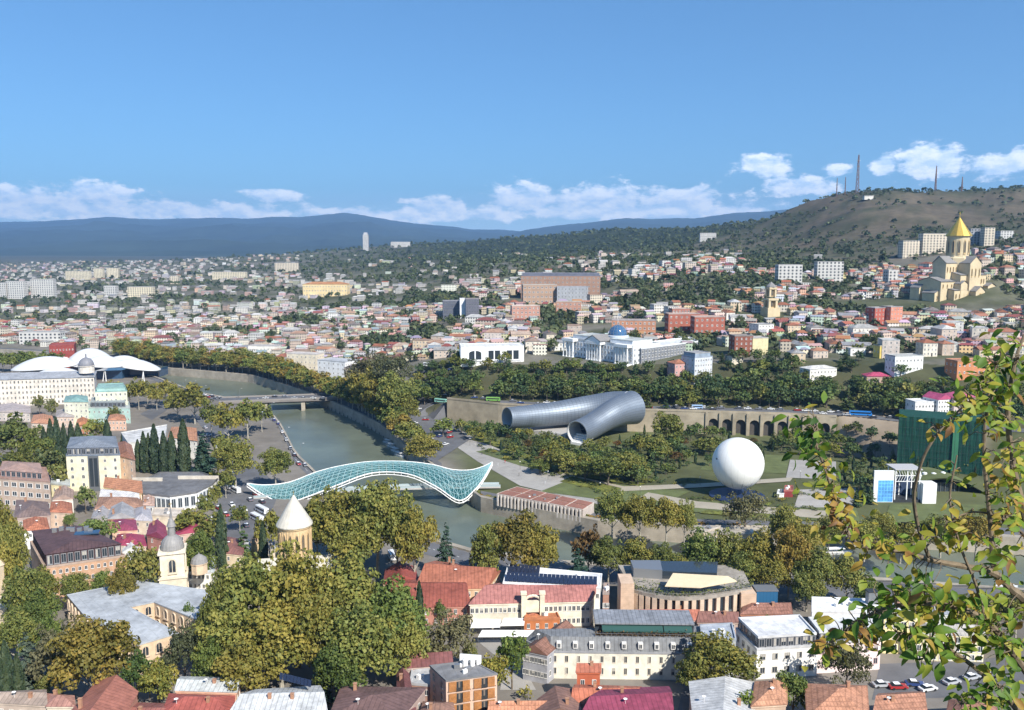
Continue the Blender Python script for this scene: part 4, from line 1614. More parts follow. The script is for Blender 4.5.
def palace():
    a, b = P(566, 336, 63), P(633, 343.5, 63)
    L = (Vector((b.x, b.y)) - Vector((a.x, a.y))).length
    ang = math.atan2(b.y - a.y, b.x - a.x)
    zb = 45.0
    t = thing('palace', 'white columned palace with a blue glass dome over its roof', 'palace', (a.x, a.y, zb), ang)
    D = 34
    H = 15.5
    W = (.74, .75, .76)
    q = [(0, 0), (L, 0), (L, D), (0, D)]
    house_parts(t, q, -3, H, W, (.55, .56, .55), 'flat', 0, parapet=1.2)
    house_parts(t, [(4, 5), (L * .33, 5), (L * .33, D - 4), (4, D - 4)], H, H + 3.6, W, (.42, .44, .42), 'flat', 0, parapet=.4)
    house_parts(t, [(L * .62, 5), (L - 5, 5), (L - 5, D - 4), (L * .62, D - 4)], H, H + 3.6, W, (.42, .44, .42), 'flat', 0, parapet=.4)
    put_windows(t, (0, 0), (L, 0), 1, H - 1, 3, 22, 1.5, 2.9, (.75, .75, .75), depth=.15)
    put_windows(t, (L, 0), (L, D), 1, H - 1, 3, 7, 1.5, 2.6, (.75, .75, .75), depth=.15)
    for (x0, x1, n, ped) in ((1, 15, 4, False), (L * .38, L * .60, 6, True), (L - 16, L - 1, 5, False)):
        pr = 6.0
        MB().box(((x0 + x1) / 2, -pr / 2, -3), (x1 - x0, pr, 3.6)).obj('plinth', WHITE_M, t)
        for i in range(n):
            column(t, x0 + 1 + (x1 - x0 - 2) * i / (n - 1), -pr + 1.2, .6, H - 1.6, .8)
        m = MB().box(((x0 + x1) / 2, -pr / 2, H - 1), (x1 - x0 + .6, pr + .3, 2.4))
        m.obj('entablature', WHITE_M, t)
        if ped: gable_block(t, ((x0 + x1) / 2, D * .25 - pr / 2), x1 - x0 + 1, D * .5 + pr, H + 1.4, H + 1.8, 4.6, 'y', WHITE_M, SLATE_M, 'pediment', .5)
    c = (L * .57, D * .55)
    MB().lathe([(9.5, H), (9.5, H + 5.5), (8.8, H + 6)], 24, (c[0], c[1], 0)).obj('dome_drum', TRIM_M, t, color=(.5, .55, .6))
    prof = [(7.9 * math.cos(u), H + 6.2 + 8.6 * math.sin(u)) for u in np.linspace(-.25, PI / 2, 12)]
    d = MB().lathe(prof, 28, (c[0], c[1], 0)).obj('glass_dome', mat('dome_glass', (.045, .12, .24), .08, spec=.9), t, smooth=True, weld=True)
    rb = MB()
    for i in range(14):
        an = 2 * PI * i / 14
        for j in range(len(prof) - 1):
            (r0, z0), (r1, z1) = prof[j], prof[j + 1]
            rb.bar((c[0] + r0 * math.cos(an), c[1] + r0 * math.sin(an), z0), (c[0] + r1 * math.cos(an), c[1] + r1 * math.sin(an), z1), .16, 4)
    for (r, z) in prof[1:-1:2]:
        for i in range(24):
            p0, p1 = 2 * PI * i / 24, 2 * PI * (i + 1) / 24
            rb.bar((c[0] + r * math.cos(p0), c[1] + r * math.sin(p0), z), (c[0] + r * math.cos(p1), c[1] + r * math.sin(p1), z), .12, 4)
    rb.obj('dome_ribs', METAL_M, d)
    MB().bar((c[0], c[1], H + 15.9), (c[0], c[1], H + 25), .14).face([(c[0], c[1], H + 22.6), (c[0] + 3.4, c[1], H + 22.4), (c[0] + 3.4, c[1], H + 24.6), (c[0], c[1], H + 24.8)]).obj('flag_pole', WHITE_M, t)
    # long office wing beside it
    bldg('office_building', 'long low grey office block with wide white roof right of the columned palace', 'building', (641, 349), (698, 342), (690, 338), 58, 44, (.19, .20, .22), (.62, .63, .62), wins=(3, 18, 4), ww=2.2, wh=2.6, parapet=1.2)
    p0, p1 = G(512, 366), G(640, 370)


def tube(root, name, spine, radii, squash, wall=.5, n=36):
    """a hollow tube lofted along a spine"""
    pts = [Vector(p) for p in spine]
    N = len(pts)
    out, inn = [], []
    for i in range(N):
        t = (pts[min(i + 1, N - 1)] - pts[max(i - 1, 0)]).normalized()
        s = t.cross(Vector((0, 0, 1))).normalized()
        u = s.cross(t)
        r = radii[i]
        out.append([pts[i] + s * r * math.cos(2 * PI * j / n) * squash[i] + u * r * math.sin(2 * PI * j / n) for j in range(n + 1)])
        inn.append([pts[i] + s * (r - wall) * math.cos(2 * PI * j / n) * squash[i] + u * (r - wall) * math.sin(2 * PI * j / n) for j in range(n + 1)])
    mb = MB()
    for i in range(N - 1):
        for j in range(n):
            mb.face([out[i][j], out[i][j + 1], out[i + 1][j + 1], out[i + 1][j]], 0, [(j * 2, i * 2.2), (j * 2 + 2, i * 2.2), (j * 2 + 2, i * 2.2 + 2.2), (j * 2, i * 2.2 + 2.2)])
    o = mb.obj(name, TUBE_M, root, smooth=True)
    li = MB()
    for i in range(N - 1):
        for j in range(n):
            li.face([inn[i + 1][j], inn[i + 1][j + 1], inn[i][j + 1], inn[i][j]])
    li.obj('lining', mat('tube_lining', (.50, .50, .50), .6), o)
    ri = MB()
    for e in (0, N - 1):
        for j in range(n): ri.face([out[e][j], out[e][j + 1], inn[e][j + 1], inn[e][j]])
    ri.obj('rim', mat('tube_rim', (.6, .62, .64), .4, metal=.5), o)
    return o, inn


def smooth_path(pts, n):
    """Catmull-Rom through rows of numbers"""
    A = np.array(pts, float)
    B = np.vstack([2 * A[0] - A[1], A, 2 * A[-1] - A[-2]])
    out = []
    for k in np.linspace(0, len(A) - 1 - 1e-9, n):
        i = int(k); t = k - i
        p0, p1, p2, p3 = B[i], B[i + 1], B[i + 2], B[i + 3]
        out.append(.5 * ((2 * p1) + (-p0 + p2) * t + (2 * p0 - 5 * p1 + 4 * p2 - p3) * t * t + (-p0 + 3 * p1 - 3 * p2 + p3) * t ** 3))
    return np.array(out)


def concert_hall():
    c = P(575, 430, 6)
    t = thing('concert_hall', 'twin steel-clad tube building with round mouths below the wooded scarp', 'building', (0, 0, 0))
    # rows: px, py of the axis, distance Y, radius in metres
    A = [(507, 418, 596, 7.6), (526, 416.5, 604, 8.0), (556, 413.5, 614, 8.8), (588, 409, 620, 9.9), (612, 406, 618, 10.6), (628, 405.5, 612, 10.4)]
    B = [(577, 433, 574, 8.6), (588, 428, 584, 8.6), (600, 421, 592, 9.0), (612, 414, 599, 9.9), (622, 410, 606, 11.0), (633, 407.5, 613, 12.4)]
    for k, S in enumerate((A, B)):
        rows = smooth_path([tuple(PY(a, b, Y)) + (r,) for a, b, Y, r in S], 44)
        sp = [tuple(r[:3]) for r in rows]
        o, inn = tube(t, 'tube', sp, [r[3] for r in rows], [1.0] * 44)
        m = 5 if k == 0 else 9
        cen = Vector(sp[m])
        g = MB()
        ring = inn[m]
        for j in range(len(ring) - 1): g.face([ring[j], ring[j + 1], cen])
        g.obj('glass_front', mat('hall_glass', (.03, .06, .11), .1, spec=.6), o)
        gm = MB()
        for j in range(0, 36, 4 if k == 0 else 5): gm.bar(ring[j], cen, .16, 4)
        gm.obj('mullions', METAL_M, o)
        if k == 1:
            fl = MB()
            ca = Vector(sp[0]); dirv = (Vector(sp[8]) - ca).normalized(); side = dirv.cross(Vector((0, 0, 1))).normalized()
            for i in range(5):
                e0 = ca + dirv * (i * 2.0) - Vector((0, 0, 7.6 - i * .9))
                fl.prism([tuple((e0 + side * s * (5.4 + i * .35) + dirv * d)[:2]) for s, d in ((-1, 0), (1, 0), (1, 2.0), (-1, 2.0))], e0.z - 1.2, e0.z + .8)
            fl.obj('entrance_steps', WHITE_M, o)
    # service body and ground ring they rest on
    q = [tuple(P(a, b, 6)[:2]) for a, b in ((520, 434), (566, 440), (622, 428), (618, 418), (540, 420))]
    MB().prism(q, 4, 10).obj('base', RIB_M, t)


def balloon():
    p = PY(738, 463, 452)
    r = 25.5 * (p.y * CP - (p.z - CAM_Z) * SP) / FPX
    g = float(Hgt(p.x, p.y))
    t = thing('tethered_balloon', 'huge white round balloon tethered low over the riverside park', 'balloon', (p.x, p.y, g))
    zc = p.z - g
    prof = [(r * math.cos(a) * (1 if a > -.6 else 1 - .05 * (-.6 - a)), zc + r * math.sin(a) * (1 if a > -.6 else 1.03)) for a in np.linspace(-PI / 2, PI / 2, 28)]
    prof[0] = (0, prof[0][1]); prof[-1] = (0, prof[-1][1])
    bm_ = mat('balloon_fabric', (.80, .79, .75), .45, var=.02, vscale=.3, extra=stripes(0, 1.0, .06, dark=.86))
    e = MB()
    n = 48
    for k in range(27):
        for i in range(n):
            (r0, z0), (r1, z1) = prof[k], prof[k + 1]
            t0, t1 = 2 * PI * i / n, 2 * PI * (i + 1) / n
            e.face([(r0 * math.cos(t0), r0 * math.sin(t0), z0), (r0 * math.cos(t1), r0 * math.sin(t1), z0), (r1 * math.cos(t1), r1 * math.sin(t1), z1), (r1 * math.cos(t0), r1 * math.sin(t0), z1)], 0, [(i / 2, 0), (i / 2 + .5, 0), (i / 2 + .5, 1), (i / 2, 1)])
    env = e.obj('envelope', bm_, t, smooth=True, weld=True)
    v = MB()
    a0 = R(200)
    v.bar((r * math.cos(a0) * .93, r * math.sin(a0) * .93, zc + 3.5), (r * math.cos(a0) * .99, r * math.sin(a0) * .99, zc + 3.5), .45, 8)
    v.obj('valve', DARK_M, env)
    zg = zc - r - 5.5
    ro = MB()
    for i in range(12):
        a = 2 * PI * i / 12
        ro.bar((r * .80 * math.cos(a), r * .80 * math.sin(a), zc - r * .62), (3.0 * math.cos(a), 3.0 * math.sin(a), zg + 1.2), .05, 4)
    ro.obj('rigging', DARK_M, t)
    go = MB()
    go.lathe([(2.1, 0), (3.2, 0), (3.2, .15), (2.1, .15)], 20, (0, 0, zg)).lathe([(3.2, 0), (3.2, 1.2)], 20, (0, 0, zg)).lathe([(2.1, 1.2), (2.1, 0)], 20, (0, 0, zg))
    go.obj('gondola', mat('gondola_steel', (.15, .2, .35), .5), t)
    MB().bar((0, 0, zg), (0, 0, 0), .07, 5).obj('tether', DARK_M, t)
    MB().lathe([(0, -.5), (15, -.5), (15, .5), (14.6, .6), (0, .62)], 40).obj('landing_pad', mat('blue_decking', (.02, .035, .09), .5, var=.2), t)


def shell(root, c, a, b, rot, z0, rise, tilt=(0, 0), lip=1.2):
    """one shell petal: a bowed oval roof, thick at the lip"""
    mb = MB()
    n, m = 40, 10
    def pt(r, th, dz):
        x, y = a * r * math.cos(th), b * r * math.sin(th)
        z = z0 + rise * (1 - r ** 2.0) + tilt[0] * x + tilt[1] * y + dz
        ca, sa = math.cos(rot), math.sin(rot)
        return (c[0] + ca * x - sa * y, c[1] + sa * x + ca * y, z)
    for i in range(m):
        for j in range(n):
            t0, t1, r0, r1 = 2 * PI * j / n, 2 * PI * (j + 1) / n, i / m, (i + 1) / m
            if i == 0: mb.face([pt(0, 0, lip), pt(r1, t0, lip), pt(r1, t1, lip)]); mb.face([pt(0, 0, 0), pt(r1, t1, 0), pt(r1, t0, 0)])
            else:
                mb.face([pt(r0, t0, lip), pt(r1, t0, lip), pt(r1, t1, lip), pt(r0, t1, lip)]); mb.face([pt(r0, t1, 0), pt(r1, t1, 0), pt(r1, t0, 0), pt(r0, t0, 0)])
    for j in range(n):
        t0, t1 = 2 * PI * j / n, 2 * PI * (j + 1) / n
        mb.face([pt(1, t0, 0), pt(1, t1, 0), pt(1, t1, lip), pt(1, t0, lip)])
    return mb.obj('roof_shell', SHELL_M, root, smooth=True, weld=True)


def public_hall():
    t = thing('public_hall', 'wide modern hall under white overlapping shell roofs with dark glass walls', 'public hall', (0, 0, 0))
    def at(px, py, Y): return PY(px, py, Y)
    # (px, py of rim centre, Y, half width px, half depth m, rise px)
    for (px, py, Y, hw, hd, rise, tx, ty) in [(45, 367.5, 872, 33, 20, 10, .07, .04), (55, 361, 950, 19, 16, 8, 0, .15), (89, 361, 930, 21, 22, 11, -.03, .2), (104, 365, 866, 20, 20, 8.5, -.08, .0), (126, 364, 935, 20, 14, 7, -.12, .15), (137, 367, 880, 23, 17, 6.5, -.16, .0), (56, 374, 842, 21, 12, 5, .05, .1)]:
        p = at(px, py, Y); k = Y / FPX
        s = shell(t, (p.x, p.y), hw * k, hd, 0, p.z, rise * k, (tx, ty))
        if px == 90:
            mb = MB()
            f_ = lambda x, y: (p.x + x, p.y + y, p.z + rise * k * (1 - (x / (hw * k)) ** 2 - (y / hd) ** 2) + tx * x + ty * y + 1.5)
            rings = [[f_(-4 + 6.4 * r * math.cos(2 * PI * j / 28), -9 + 5.5 * r * math.sin(2 * PI * j / 28)) for j in range(29)] for r in (0.01, .35, .7, 1)]
            mb.grid(rings, flip=True)
            mb.obj('skylight', BLUEG_M, s, smooth=True)
    for (x0, x1, y0, y1, Y) in [(20, 46, 368.5, 377, 884), (94, 122, 371, 385, 862), (122, 158, 370, 383, 884)]:
        a, b = at(x0, y0, Y), at(x1, y0, Y + 6)
        z1 = a.z; z0 = 6
        MB().prism([(a.x, a.y), (b.x, b.y), (b.x, b.y + 26), (a.x, a.y + 26)], z0, z1).obj('glass_wall', BLUEG_M, t)
    for px in (103, 106.5, 142, 144.5):
        a, b = at(px, 386, 850), at(px + (1.2 if px in (103, 142) else -1.2), 371.5, 850)
        MB().bar((a.x, a.y, 7), b, .5, 6, r2=.3).obj('strut', WHITE_M, t)
    b = P(62, 366, 12)
    bldg('brick_block', 'red glazed box building showing behind the white shell roofs', 'building', (49, 346), (74, 345), (76, 342.5), 34, None, (.27, .06, .05), (.28, .07, .06), wins=(3, 8, 3), parapet=.8)
    # seven-storey white block to the left of the hall front is a hotel row
    r, q, H = bldg('corner_building', 'long ornate white building with mansard roof and grey corner dome', 'building', (-40, 381), (94, 377), (96, 371.5), 31, 8, (.66, .60, .52), (.33, .34, .36), 'hip', 3.5, 'seam', (5, 34, 3), ww=1.3, wh=2.4, over=.8, frame=(.6, .55, .48))
    p = P(83.5, 377, 31) - r.location
    MB().lathe([(6.4, 26), (6.4, 31.5), (7, 31.8), (7, 32.4)], 16, (p.x, p.y + 6, -r.location.z + 8)).obj('turret', WALL_M, r, color=(.66, .6, .52))
    prof = [(6.3 * math.cos(a), 32.4 + 7 * math.sin(a)) for a in np.linspace(0, PI / 2 - .12, 8)] + [(.7, 40), (.7, 42), (0, 43)]
    MB().lathe(prof, 16, (p.x, p.y + 6, -r.location.z + 8)).obj('dome', mat('lead_dome', (.22, .22, .24), .5, var=.1), r, smooth=False)


cathedral()
palace()
concert_hall()
balloon()
public_hall()

# ------------------------------------------------------------------ bridges, quays, the arcaded wall, roads, park
ASPH_M = mat('asphalt', (.13, .13, .135), .92, var=.2, vscale=.12)
PAVE_M = mat('paving', (.34, .32, .29), .9, var=.15, vscale=.15, extra=stripes(0, .25, .06, dark=.85))
PATH_M = mat('park_path', (.36, .32, .25), .9, var=.12, vscale=.12)
LAWN_M = mat('lawn_grass', (.115, .135, .05), .95, var=.25, vscale=.15)
HEDGE_M = mat('flower_bed', (.13, .14, .03), .95, var=.6, vscale=.6)
QUAY_M = mat('quay_stone', (.34, .30, .24), .9, var=.25, vscale=.2, extra=stripes(1, .9, .05, dark=.8))
ARC_M = mat('arcade_stone', (.34, .29, .21), .9, var=.25, vscale=.15, bump=.1)
TEAL_M = mat('teal_glass', (.03, .15, .16), .15, spec=.6, var=.25, vscale=.12)
TEAL_M.node_tree.nodes['Principled BSDF'].inputs['Alpha'].default_value = .62
LATT_M = mat('bridge_steel', (.62, .70, .70), .45, var=.04)
WOODD_M = mat('bridge_deck', (.42, .40, .37), .8, var=.1)


def glass_bridge():
    t = thing('footbridge', 'wavy steel and teal glass footbridge arching over the river', 'footbridge', (0, 0, 0))
    near = [(247, 484, 14.5), (262, 494, 10), (284, 503, 6.5), (308, 496.5, 9.5), (335, 486, 13.5), (372, 473, 17.5), (408, 474, 17.3), (436, 486.5, 12), (459, 500.5, 5.5), (474.5, 490, 8.6), (485, 476, 12.6), (492.5, 462.5, 17)]
    far = [(247, 483.5, 14.5), (266, 485, 13.6), (290, 482, 13.8), (318, 471.5, 16), (345, 465, 18.5), (372, 461.5, 20), (405, 461.5, 20), (432, 464.5, 18), (452, 469.5, 15.2), (470, 470, 14.8), (483, 466.5, 15.5), (492.5, 462, 17)]
    nu, nv = 56, 9
    Nn = smooth_path([tuple(P(*p)) for p in near], nu)
    Ff = smooth_path([tuple(P(*p)) for p in far], nu)
    rows = []
    for i in range(nu):
        a, b = Vector(Nn[i]), Vector(Ff[i])
        w = (a - b).length
        rows.append([a.lerp(b, j / (nv - 1)) + Vector((0, 0, .10 * w * math.sin(PI * j / (nv - 1)))) for j in range(nv)])
    mb = MB()
    for i in range(nu - 1):
        for j in range(nv - 1):
            q = [rows[i][j], rows[i + 1][j], rows[i + 1][j + 1], rows[i][j + 1]]
            c = sum(q, Vector()) / 4
            mb.face([c + (p - c) * .74 for p in q])
    can = mb.obj('glass_canopy', TEAL_M, t)
    lt = MB()
    for i in range(nu):
        for j in range(nv):
            if i + 1 < nu: lt.bar(rows[i][j], rows[i + 1][j], .17, 4)
            if j + 1 < nv: lt.bar(rows[i][j], rows[i][j + 1], .17, 4)
            if i + 1 < nu and j + 1 < nv:
                lt.bar(rows[i][j], rows[i + 1][j + 1], .14, 3) if (i + j) % 2 else lt.bar(rows[i + 1][j], rows[i][j + 1], .14, 3)
    lt.obj('lattice', mat('teal_steel', (.26, .43, .44), .45), can)
    for E in (Nn, Ff):
        e = MB()
        for i in range(nu - 1):
            e.bar(E[i], E[i + 1], .34, 6)
            lo0, lo1 = Vector(E[i]) - Vector((0, 0, 1.5)), Vector(E[i + 1]) - Vector((0, 0, 1.5))
            e.bar(lo0, lo1, .26, 5); e.bar(E[i], lo0, .16, 4)
        e.obj('edge_beam', WHITE_M, t)
    # the deck, on a straight line between the banks
    a, b = P(196, 506, 9), P(500, 489, 8.5)
    a = Vector((Nn[8][0] * .5 + Ff[8][0] * .5 - 12, Nn[8][1] * .5 + Ff[8][1] * .5 - 2, 8.6)); b = Vector((Nn[46][0] * .5 + Ff[46][0] * .5 + 14, Nn[46][1] * .5 + Ff[46][1] * .5, 8.0))
    d = (b - a).normalized(); s = Vector((-d.y, d.x, 0)).normalized()
    dk = MB()
    n = 24
    pr = [a.lerp(b, i / n) + Vector((0, 0, 1.6 * math.sin(PI * i / n))) for i in range(n + 1)]
    for i in range(n):
        p, q = pr[i], pr[i + 1]
        for z0, z1 in ((-.9, 0),):
            A_, B_, C_, D_ = p - s * 2.6, q - s * 2.6, q + s * 2.6, p + s * 2.6
            up, dn = Vector((0, 0, z1)), Vector((0, 0, z0))
            dk.face([A_ + up, B_ + up, C_ + up, D_ + up]); dk.face([D_ + dn, C_ + dn, B_ + dn, A_ + dn])
            dk.face([A_ + dn, B_ + dn, B_ + up, A_ + up]); dk.face([C_ + dn, D_ + dn, D_ + up, C_ + up])
    dko = dk.obj('deck', WOODD_M, t)
    for sg in (-1, 1):
        r = MB()
        for i in range(n):
            p, q = pr[i] + s * 2.5 * sg, pr[i + 1] + s * 2.5 * sg
            r.face([p, q, q + Vector((0, 0, 1.1)), p + Vector((0, 0, 1.1))]); r.bar(p + Vector((0, 0, 1.15)), q + Vector((0, 0, 1.15)), .06, 4)
        r.obj('railing', mat('rail_glass', (.35, .42, .43), .2), dko)
    for i in (9, 46):
        for E in (Nn, Ff):
            f = Vector(E[i]); g = f.lerp(Vector(pr[4 if i == 9 else 20]), .35); g.z = 2.0
            for off in (-5, 0, 5):
                tp = Vector(E[max(0, min(nu - 1, i + off))])
                MB().bar((g.x, g.y, g.z), tp - Vector((0, 0, 1.0)), .42, 6, r2=.3).obj('leg', WHITE_M, t)
            MB().box((g.x, g.y, -3), (3, 3, 5.4)).obj('footing', QUAY_M, t)


def road_bridge():
    a, b = P(236, 401.5, 10.5), P(338, 398, 10.5)
    t = thing('road_bridge', 'low concrete road bridge with cars crossing the river upstream', 'road bridge', (0, 0, 0))
    d = Vector((b.x - a.x, b.y - a.y, 0)).normalized(); s = Vector((-d.y, d.x, 0))
    a2, b2 = a - d * 14, b + d * 6
    def slab(o0, o1, z0, z1): return [tuple((p + s * o)[:2]) for p, o in ((a2, o0), (b2, o0), (b2, o1), (a2, o1))]
    MB().prism(slab(0, 22, 0, 0), 8.6, 10.5, bottom=True).obj('deck', mat('bridge_concrete', (.20,.18,.165), .85, var=.2, vscale=.1), t)
    MB().prism(slab(1.8, 20.2, 0, 0), 10.5, 10.56).obj('roadway', ASPH_M, t)
    for o in (0.0, 21.6):
        MB().prism(slab(o, o + .4, 0, 0), 10.5, 11.6).obj('parapet', mat('bridge_parapet', (.26, .24, .22), .8), t)
    for o in (2, 8, 14, 19):
        MB().prism(slab(o, o + 1.2, 0, 0), 7.2, 8.6, bottom=True).obj('girder', mat('bridge_girder', (.16, .15, .15), .8), t)
    L = (b2 - a2).length
    for f in (.36, .66):
        c = a2 + d * L * f + s * 11
        MB().box((c.x, c.y, -4), (3.2, 20, 11.2), math.atan2(d.y, d.x)).obj('pier', QUAY_M, t)


def arcade():
    """the long retaining wall of the terrace road, arched where the photo shows arches"""
    zt = 23.0
    mb = MB()
    pts = [(px, float(_i(WALL, px)) - 4.2) for px in range(446, 846, 4)]
    W = [((px - 512) / FPX * Y, Y) for px, Y in pts]
    t = thing('retaining_wall', 'long stone retaining wall with arched bays under the terrace road', 'wall', (0, 0, 0))
    def seg(p, q, z0=4.0):
        mb.face([(*p, z0), (*q, z0), (*q, zt), (*p, zt)], 0)
        mb.face([(*p, zt), (*q, zt), (q[0], q[1] + 5, zt), (p[0], p[1] + 5, zt)], 0)
    arches = []
    x0, x1 = 708, 838
    for i in range(len(W) - 1):
        if not (x0 <= pts[i][0] < x1): seg(W[i], W[i + 1])
    # arched stretch as straight line
    A = Vector([w for w, p in zip(W, pts) if p[0] >= x0][0]); B = Vector([w for w, p in zip(W, pts) if p[0] <= x1 + 2][-1])
    n = 9
    for k in range(n):
        p, q = A.lerp(B, k / n), A.lerp(B, (k + 1) / n)
        d = (q - p); l = d.length; d.normalize(); nv = Vector((-d.y, d.x))
        w = l * .35; zs = 14.6
        c = (p + q) / 2
        prof = [(-w, 4.0), (-w, zs)] + [(-w * math.cos(u), zs + w * math.sin(u)) for u in np.linspace(0, PI, 13)[1:-1]] + [(w, zs), (w, 4.0)]
        P3 = lambda s_, z, dp=0: (c.x + d.x * s_ + nv.x * dp, c.y + d.y * s_ + nv.y * dp, z)
        mb.face([P3(-l / 2, 4), P3(-w, 4), P3(-w, zt), P3(-l / 2, zt)][:4], 0); mb.face([P3(w, 4), P3(l / 2, 4), P3(l / 2, zt), P3(w, zt)], 0)
        for a_, b_ in zip(prof[1:-2], prof[2:-1]):
            mb.face([P3(a_[0], a_[1]), P3(b_[0], b_[1]), P3(b_[0], zt), P3(a_[0], zt)], 0)
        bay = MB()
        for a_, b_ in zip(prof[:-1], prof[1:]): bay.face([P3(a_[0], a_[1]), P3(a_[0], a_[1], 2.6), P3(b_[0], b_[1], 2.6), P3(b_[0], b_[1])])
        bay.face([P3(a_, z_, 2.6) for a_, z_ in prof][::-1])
        bay.obj('arched_bay', mat('shaded_bay_stone', (.09, .08, .07), .9, var=.2, vscale=.2), t)  # shade of the recess is put into this darker stone colour
        MB().box((p.x - nv.x * .3, p.y - nv.y * .3, 4), (1.8, 1.6, zt - 4.6), math.atan2(d.y, d.x)).obj('pilaster', ARC_M, t)
        mb.face([P3(-l / 2, zt), P3(l / 2, zt), P3(l / 2, zt, 5), P3(-l / 2, zt, 5)], 0)
    mb.obj('wall_face', ARC_M, t)
    pr = MB()
    for i in range(len(W) - 1):
        p, q = W[i], W[i + 1]
        pr.face([(p[0], p[1] - .3, zt - .5), (q[0], q[1] - .3, zt - .5), (q[0], q[1] - .3, zt + 1.0), (p[0], p[1] - .3, zt + 1.0)])
        pr.face([(p[0], p[1] - .3, zt + 1.0), (q[0], q[1] - .3, zt + 1.0), (q[0], q[1] + .4, zt + 1.0), (p[0], p[1] + .4, zt + 1.0)])
        pr.face([(q[0], q[1] + .4, zt), (p[0], p[1] + .4, zt), (p[0], p[1] + .4, zt + 1.0), (q[0], q[1] + .4, zt + 1.0)])
    pr.obj('parapet', ARC_M, t)


def quays():
    for nm, line, zt, lab, side in (('quay_wall', LBANK, 8.0, 'stone quay wall along the near river bank', 1), ('quay_wall', RBANK, 6.6, 'stone quay wall along the far river bank', -1)):
        mb = MB()
        run = 0
        pts = []
        for px in range(-390, 1500, 6):
            Y = float(_i(line, px)); pts.append(((px - 512) / FPX * Y, Y))
        for (p, q) in zip(pts[:-1], pts[1:]):
            zz = zt if side > 0 else 7.4
            a, b = (p, q) if side < 0 else (q, p)
            l = math.hypot(q[0] - p[0], q[1] - p[1])
            y = 2.2 * side
            uv = [(run, 0), (run + l, 0), (run + l, zz + 3), (run, zz + 3)]
            mb.face([(a[0], a[1] + y, -3), (b[0], b[1] + y, -3), (b[0], b[1] + y, zz + .9), (a[0], a[1] + y, zz + .9)], 0, uv)
            mb.face([(a[0], a[1] + y, zz + .9), (b[0], b[1] + y, zz + .9), (b[0], b[1] - y * .7, zz + .9), (a[0], a[1] - y * .7, zz + .9)], 0)
            mb.face([(b[0], b[1] - y * .7, zz - 3), (a[0], a[1] - y * .7, zz - 3), (a[0], a[1] - y * .7, zz + .9), (b[0], b[1] - y * .7, zz + .9)], 0)
            run += l
        tag(mb.obj(nm, QUAY_M), lab, 'wall')


def roads_and_park():
    offset_sheet('terrace_road', [(p[0], p[1]) for p in WALL if 440 < p[0] <= 1500], 0.6, 12, ASPH_M, .06, 23.0)
    offset_sheet('far_quay_road', [p for p in RBANK if -400 <= p[0] <= 445], 4, 22, ASPH_M, .35)
    offset_sheet('near_quay_road', [p for p in LBANK if -400 <= p[0] <= 1500], -22, -4, ASPH_M, .08)
    offset_sheet('riverside_road', [p for p in RBANK if 480 <= p[0] <= 1500], 4, 15, ASPH_M, .3)
    # Europe-square like junction on the far bank
    ground_sheet('road_junction', [((392, 408), (424, 396)), ((408, 424), (446, 408)), ((420, 445), (452, 424)), ((436, 462), (470, 440))], ASPH_M, .42)
    ground_sheet('park_plaza', [((436, 432), (456, 428)), ((452, 444), (474, 438)), ((478, 462), (505, 452)), ((520, 486), (552, 472)), ((600, 505), (640, 492))], PAVE_M, .22)
    for pts, m, nm, dz in [([((476, 452), (490, 449)), ((520, 466), (534, 459)), ((560, 474), (570, 466))], LAWN_M, 'lawn', .3),
                       ([((540, 492), (570, 480)), ((600, 500), (630, 486)), ((660, 506), (690, 492))], LAWN_M, 'lawn', .34),
                       ([((640, 498), (648, 493)), ((690, 508), (697, 502)), ((740, 512), (745, 506)), ((830, 520), (834, 512))], PATH_M, 'park_path', .4),
                       ([((560, 478), (563, 474)), ((620, 492), (624, 487)), ((700, 488), (703, 484)), ((790, 482), (793, 478))], PATH_M, 'park_path', .44),
                       ([((690, 512), (700, 500)), ((770, 520), (772, 508)), ((860, 522), (856, 508))], LAWN_M, 'lawn', .36),
                       ([((790, 520), (800, 490)), ((850, 520), (856, 488))], PAVE_M, 'park_plaza', .26),
                       ([((880, 530), (890, 505)), ((980, 535), (985, 505))], LAWN_M, 'lawn', .30),
                       ([((786, 478), (790, 460)), ((836, 480), (836, 462))], PAVE_M, 'park_plaza', .28),
                       ([((700, 470), (712, 452)), ((786, 474), (790, 456))], LAWN_M, 'lawn', .2)]:
        ground_sheet(nm, pts, m, dz)
    for pts in ([((500, 452), (506, 449)), ((545, 464), (550, 461))], [((560, 482), (572, 477)), ((612, 494), (622, 489))], [((586, 478), (592, 475)), ((640, 487), (645, 484))], [((700, 514), (704, 511)), ((768, 519), (770, 515))], [((806, 486), (808, 482)), ((850, 488), (850, 484))], [((470, 440), (476, 437)), ((500, 448), (505, 445))]):
        ground_sheet('flower_bed', pts, HEDGE_M, .5)


glass_bridge()
road_bridge()
arcade()
quays()
roads_and_park()

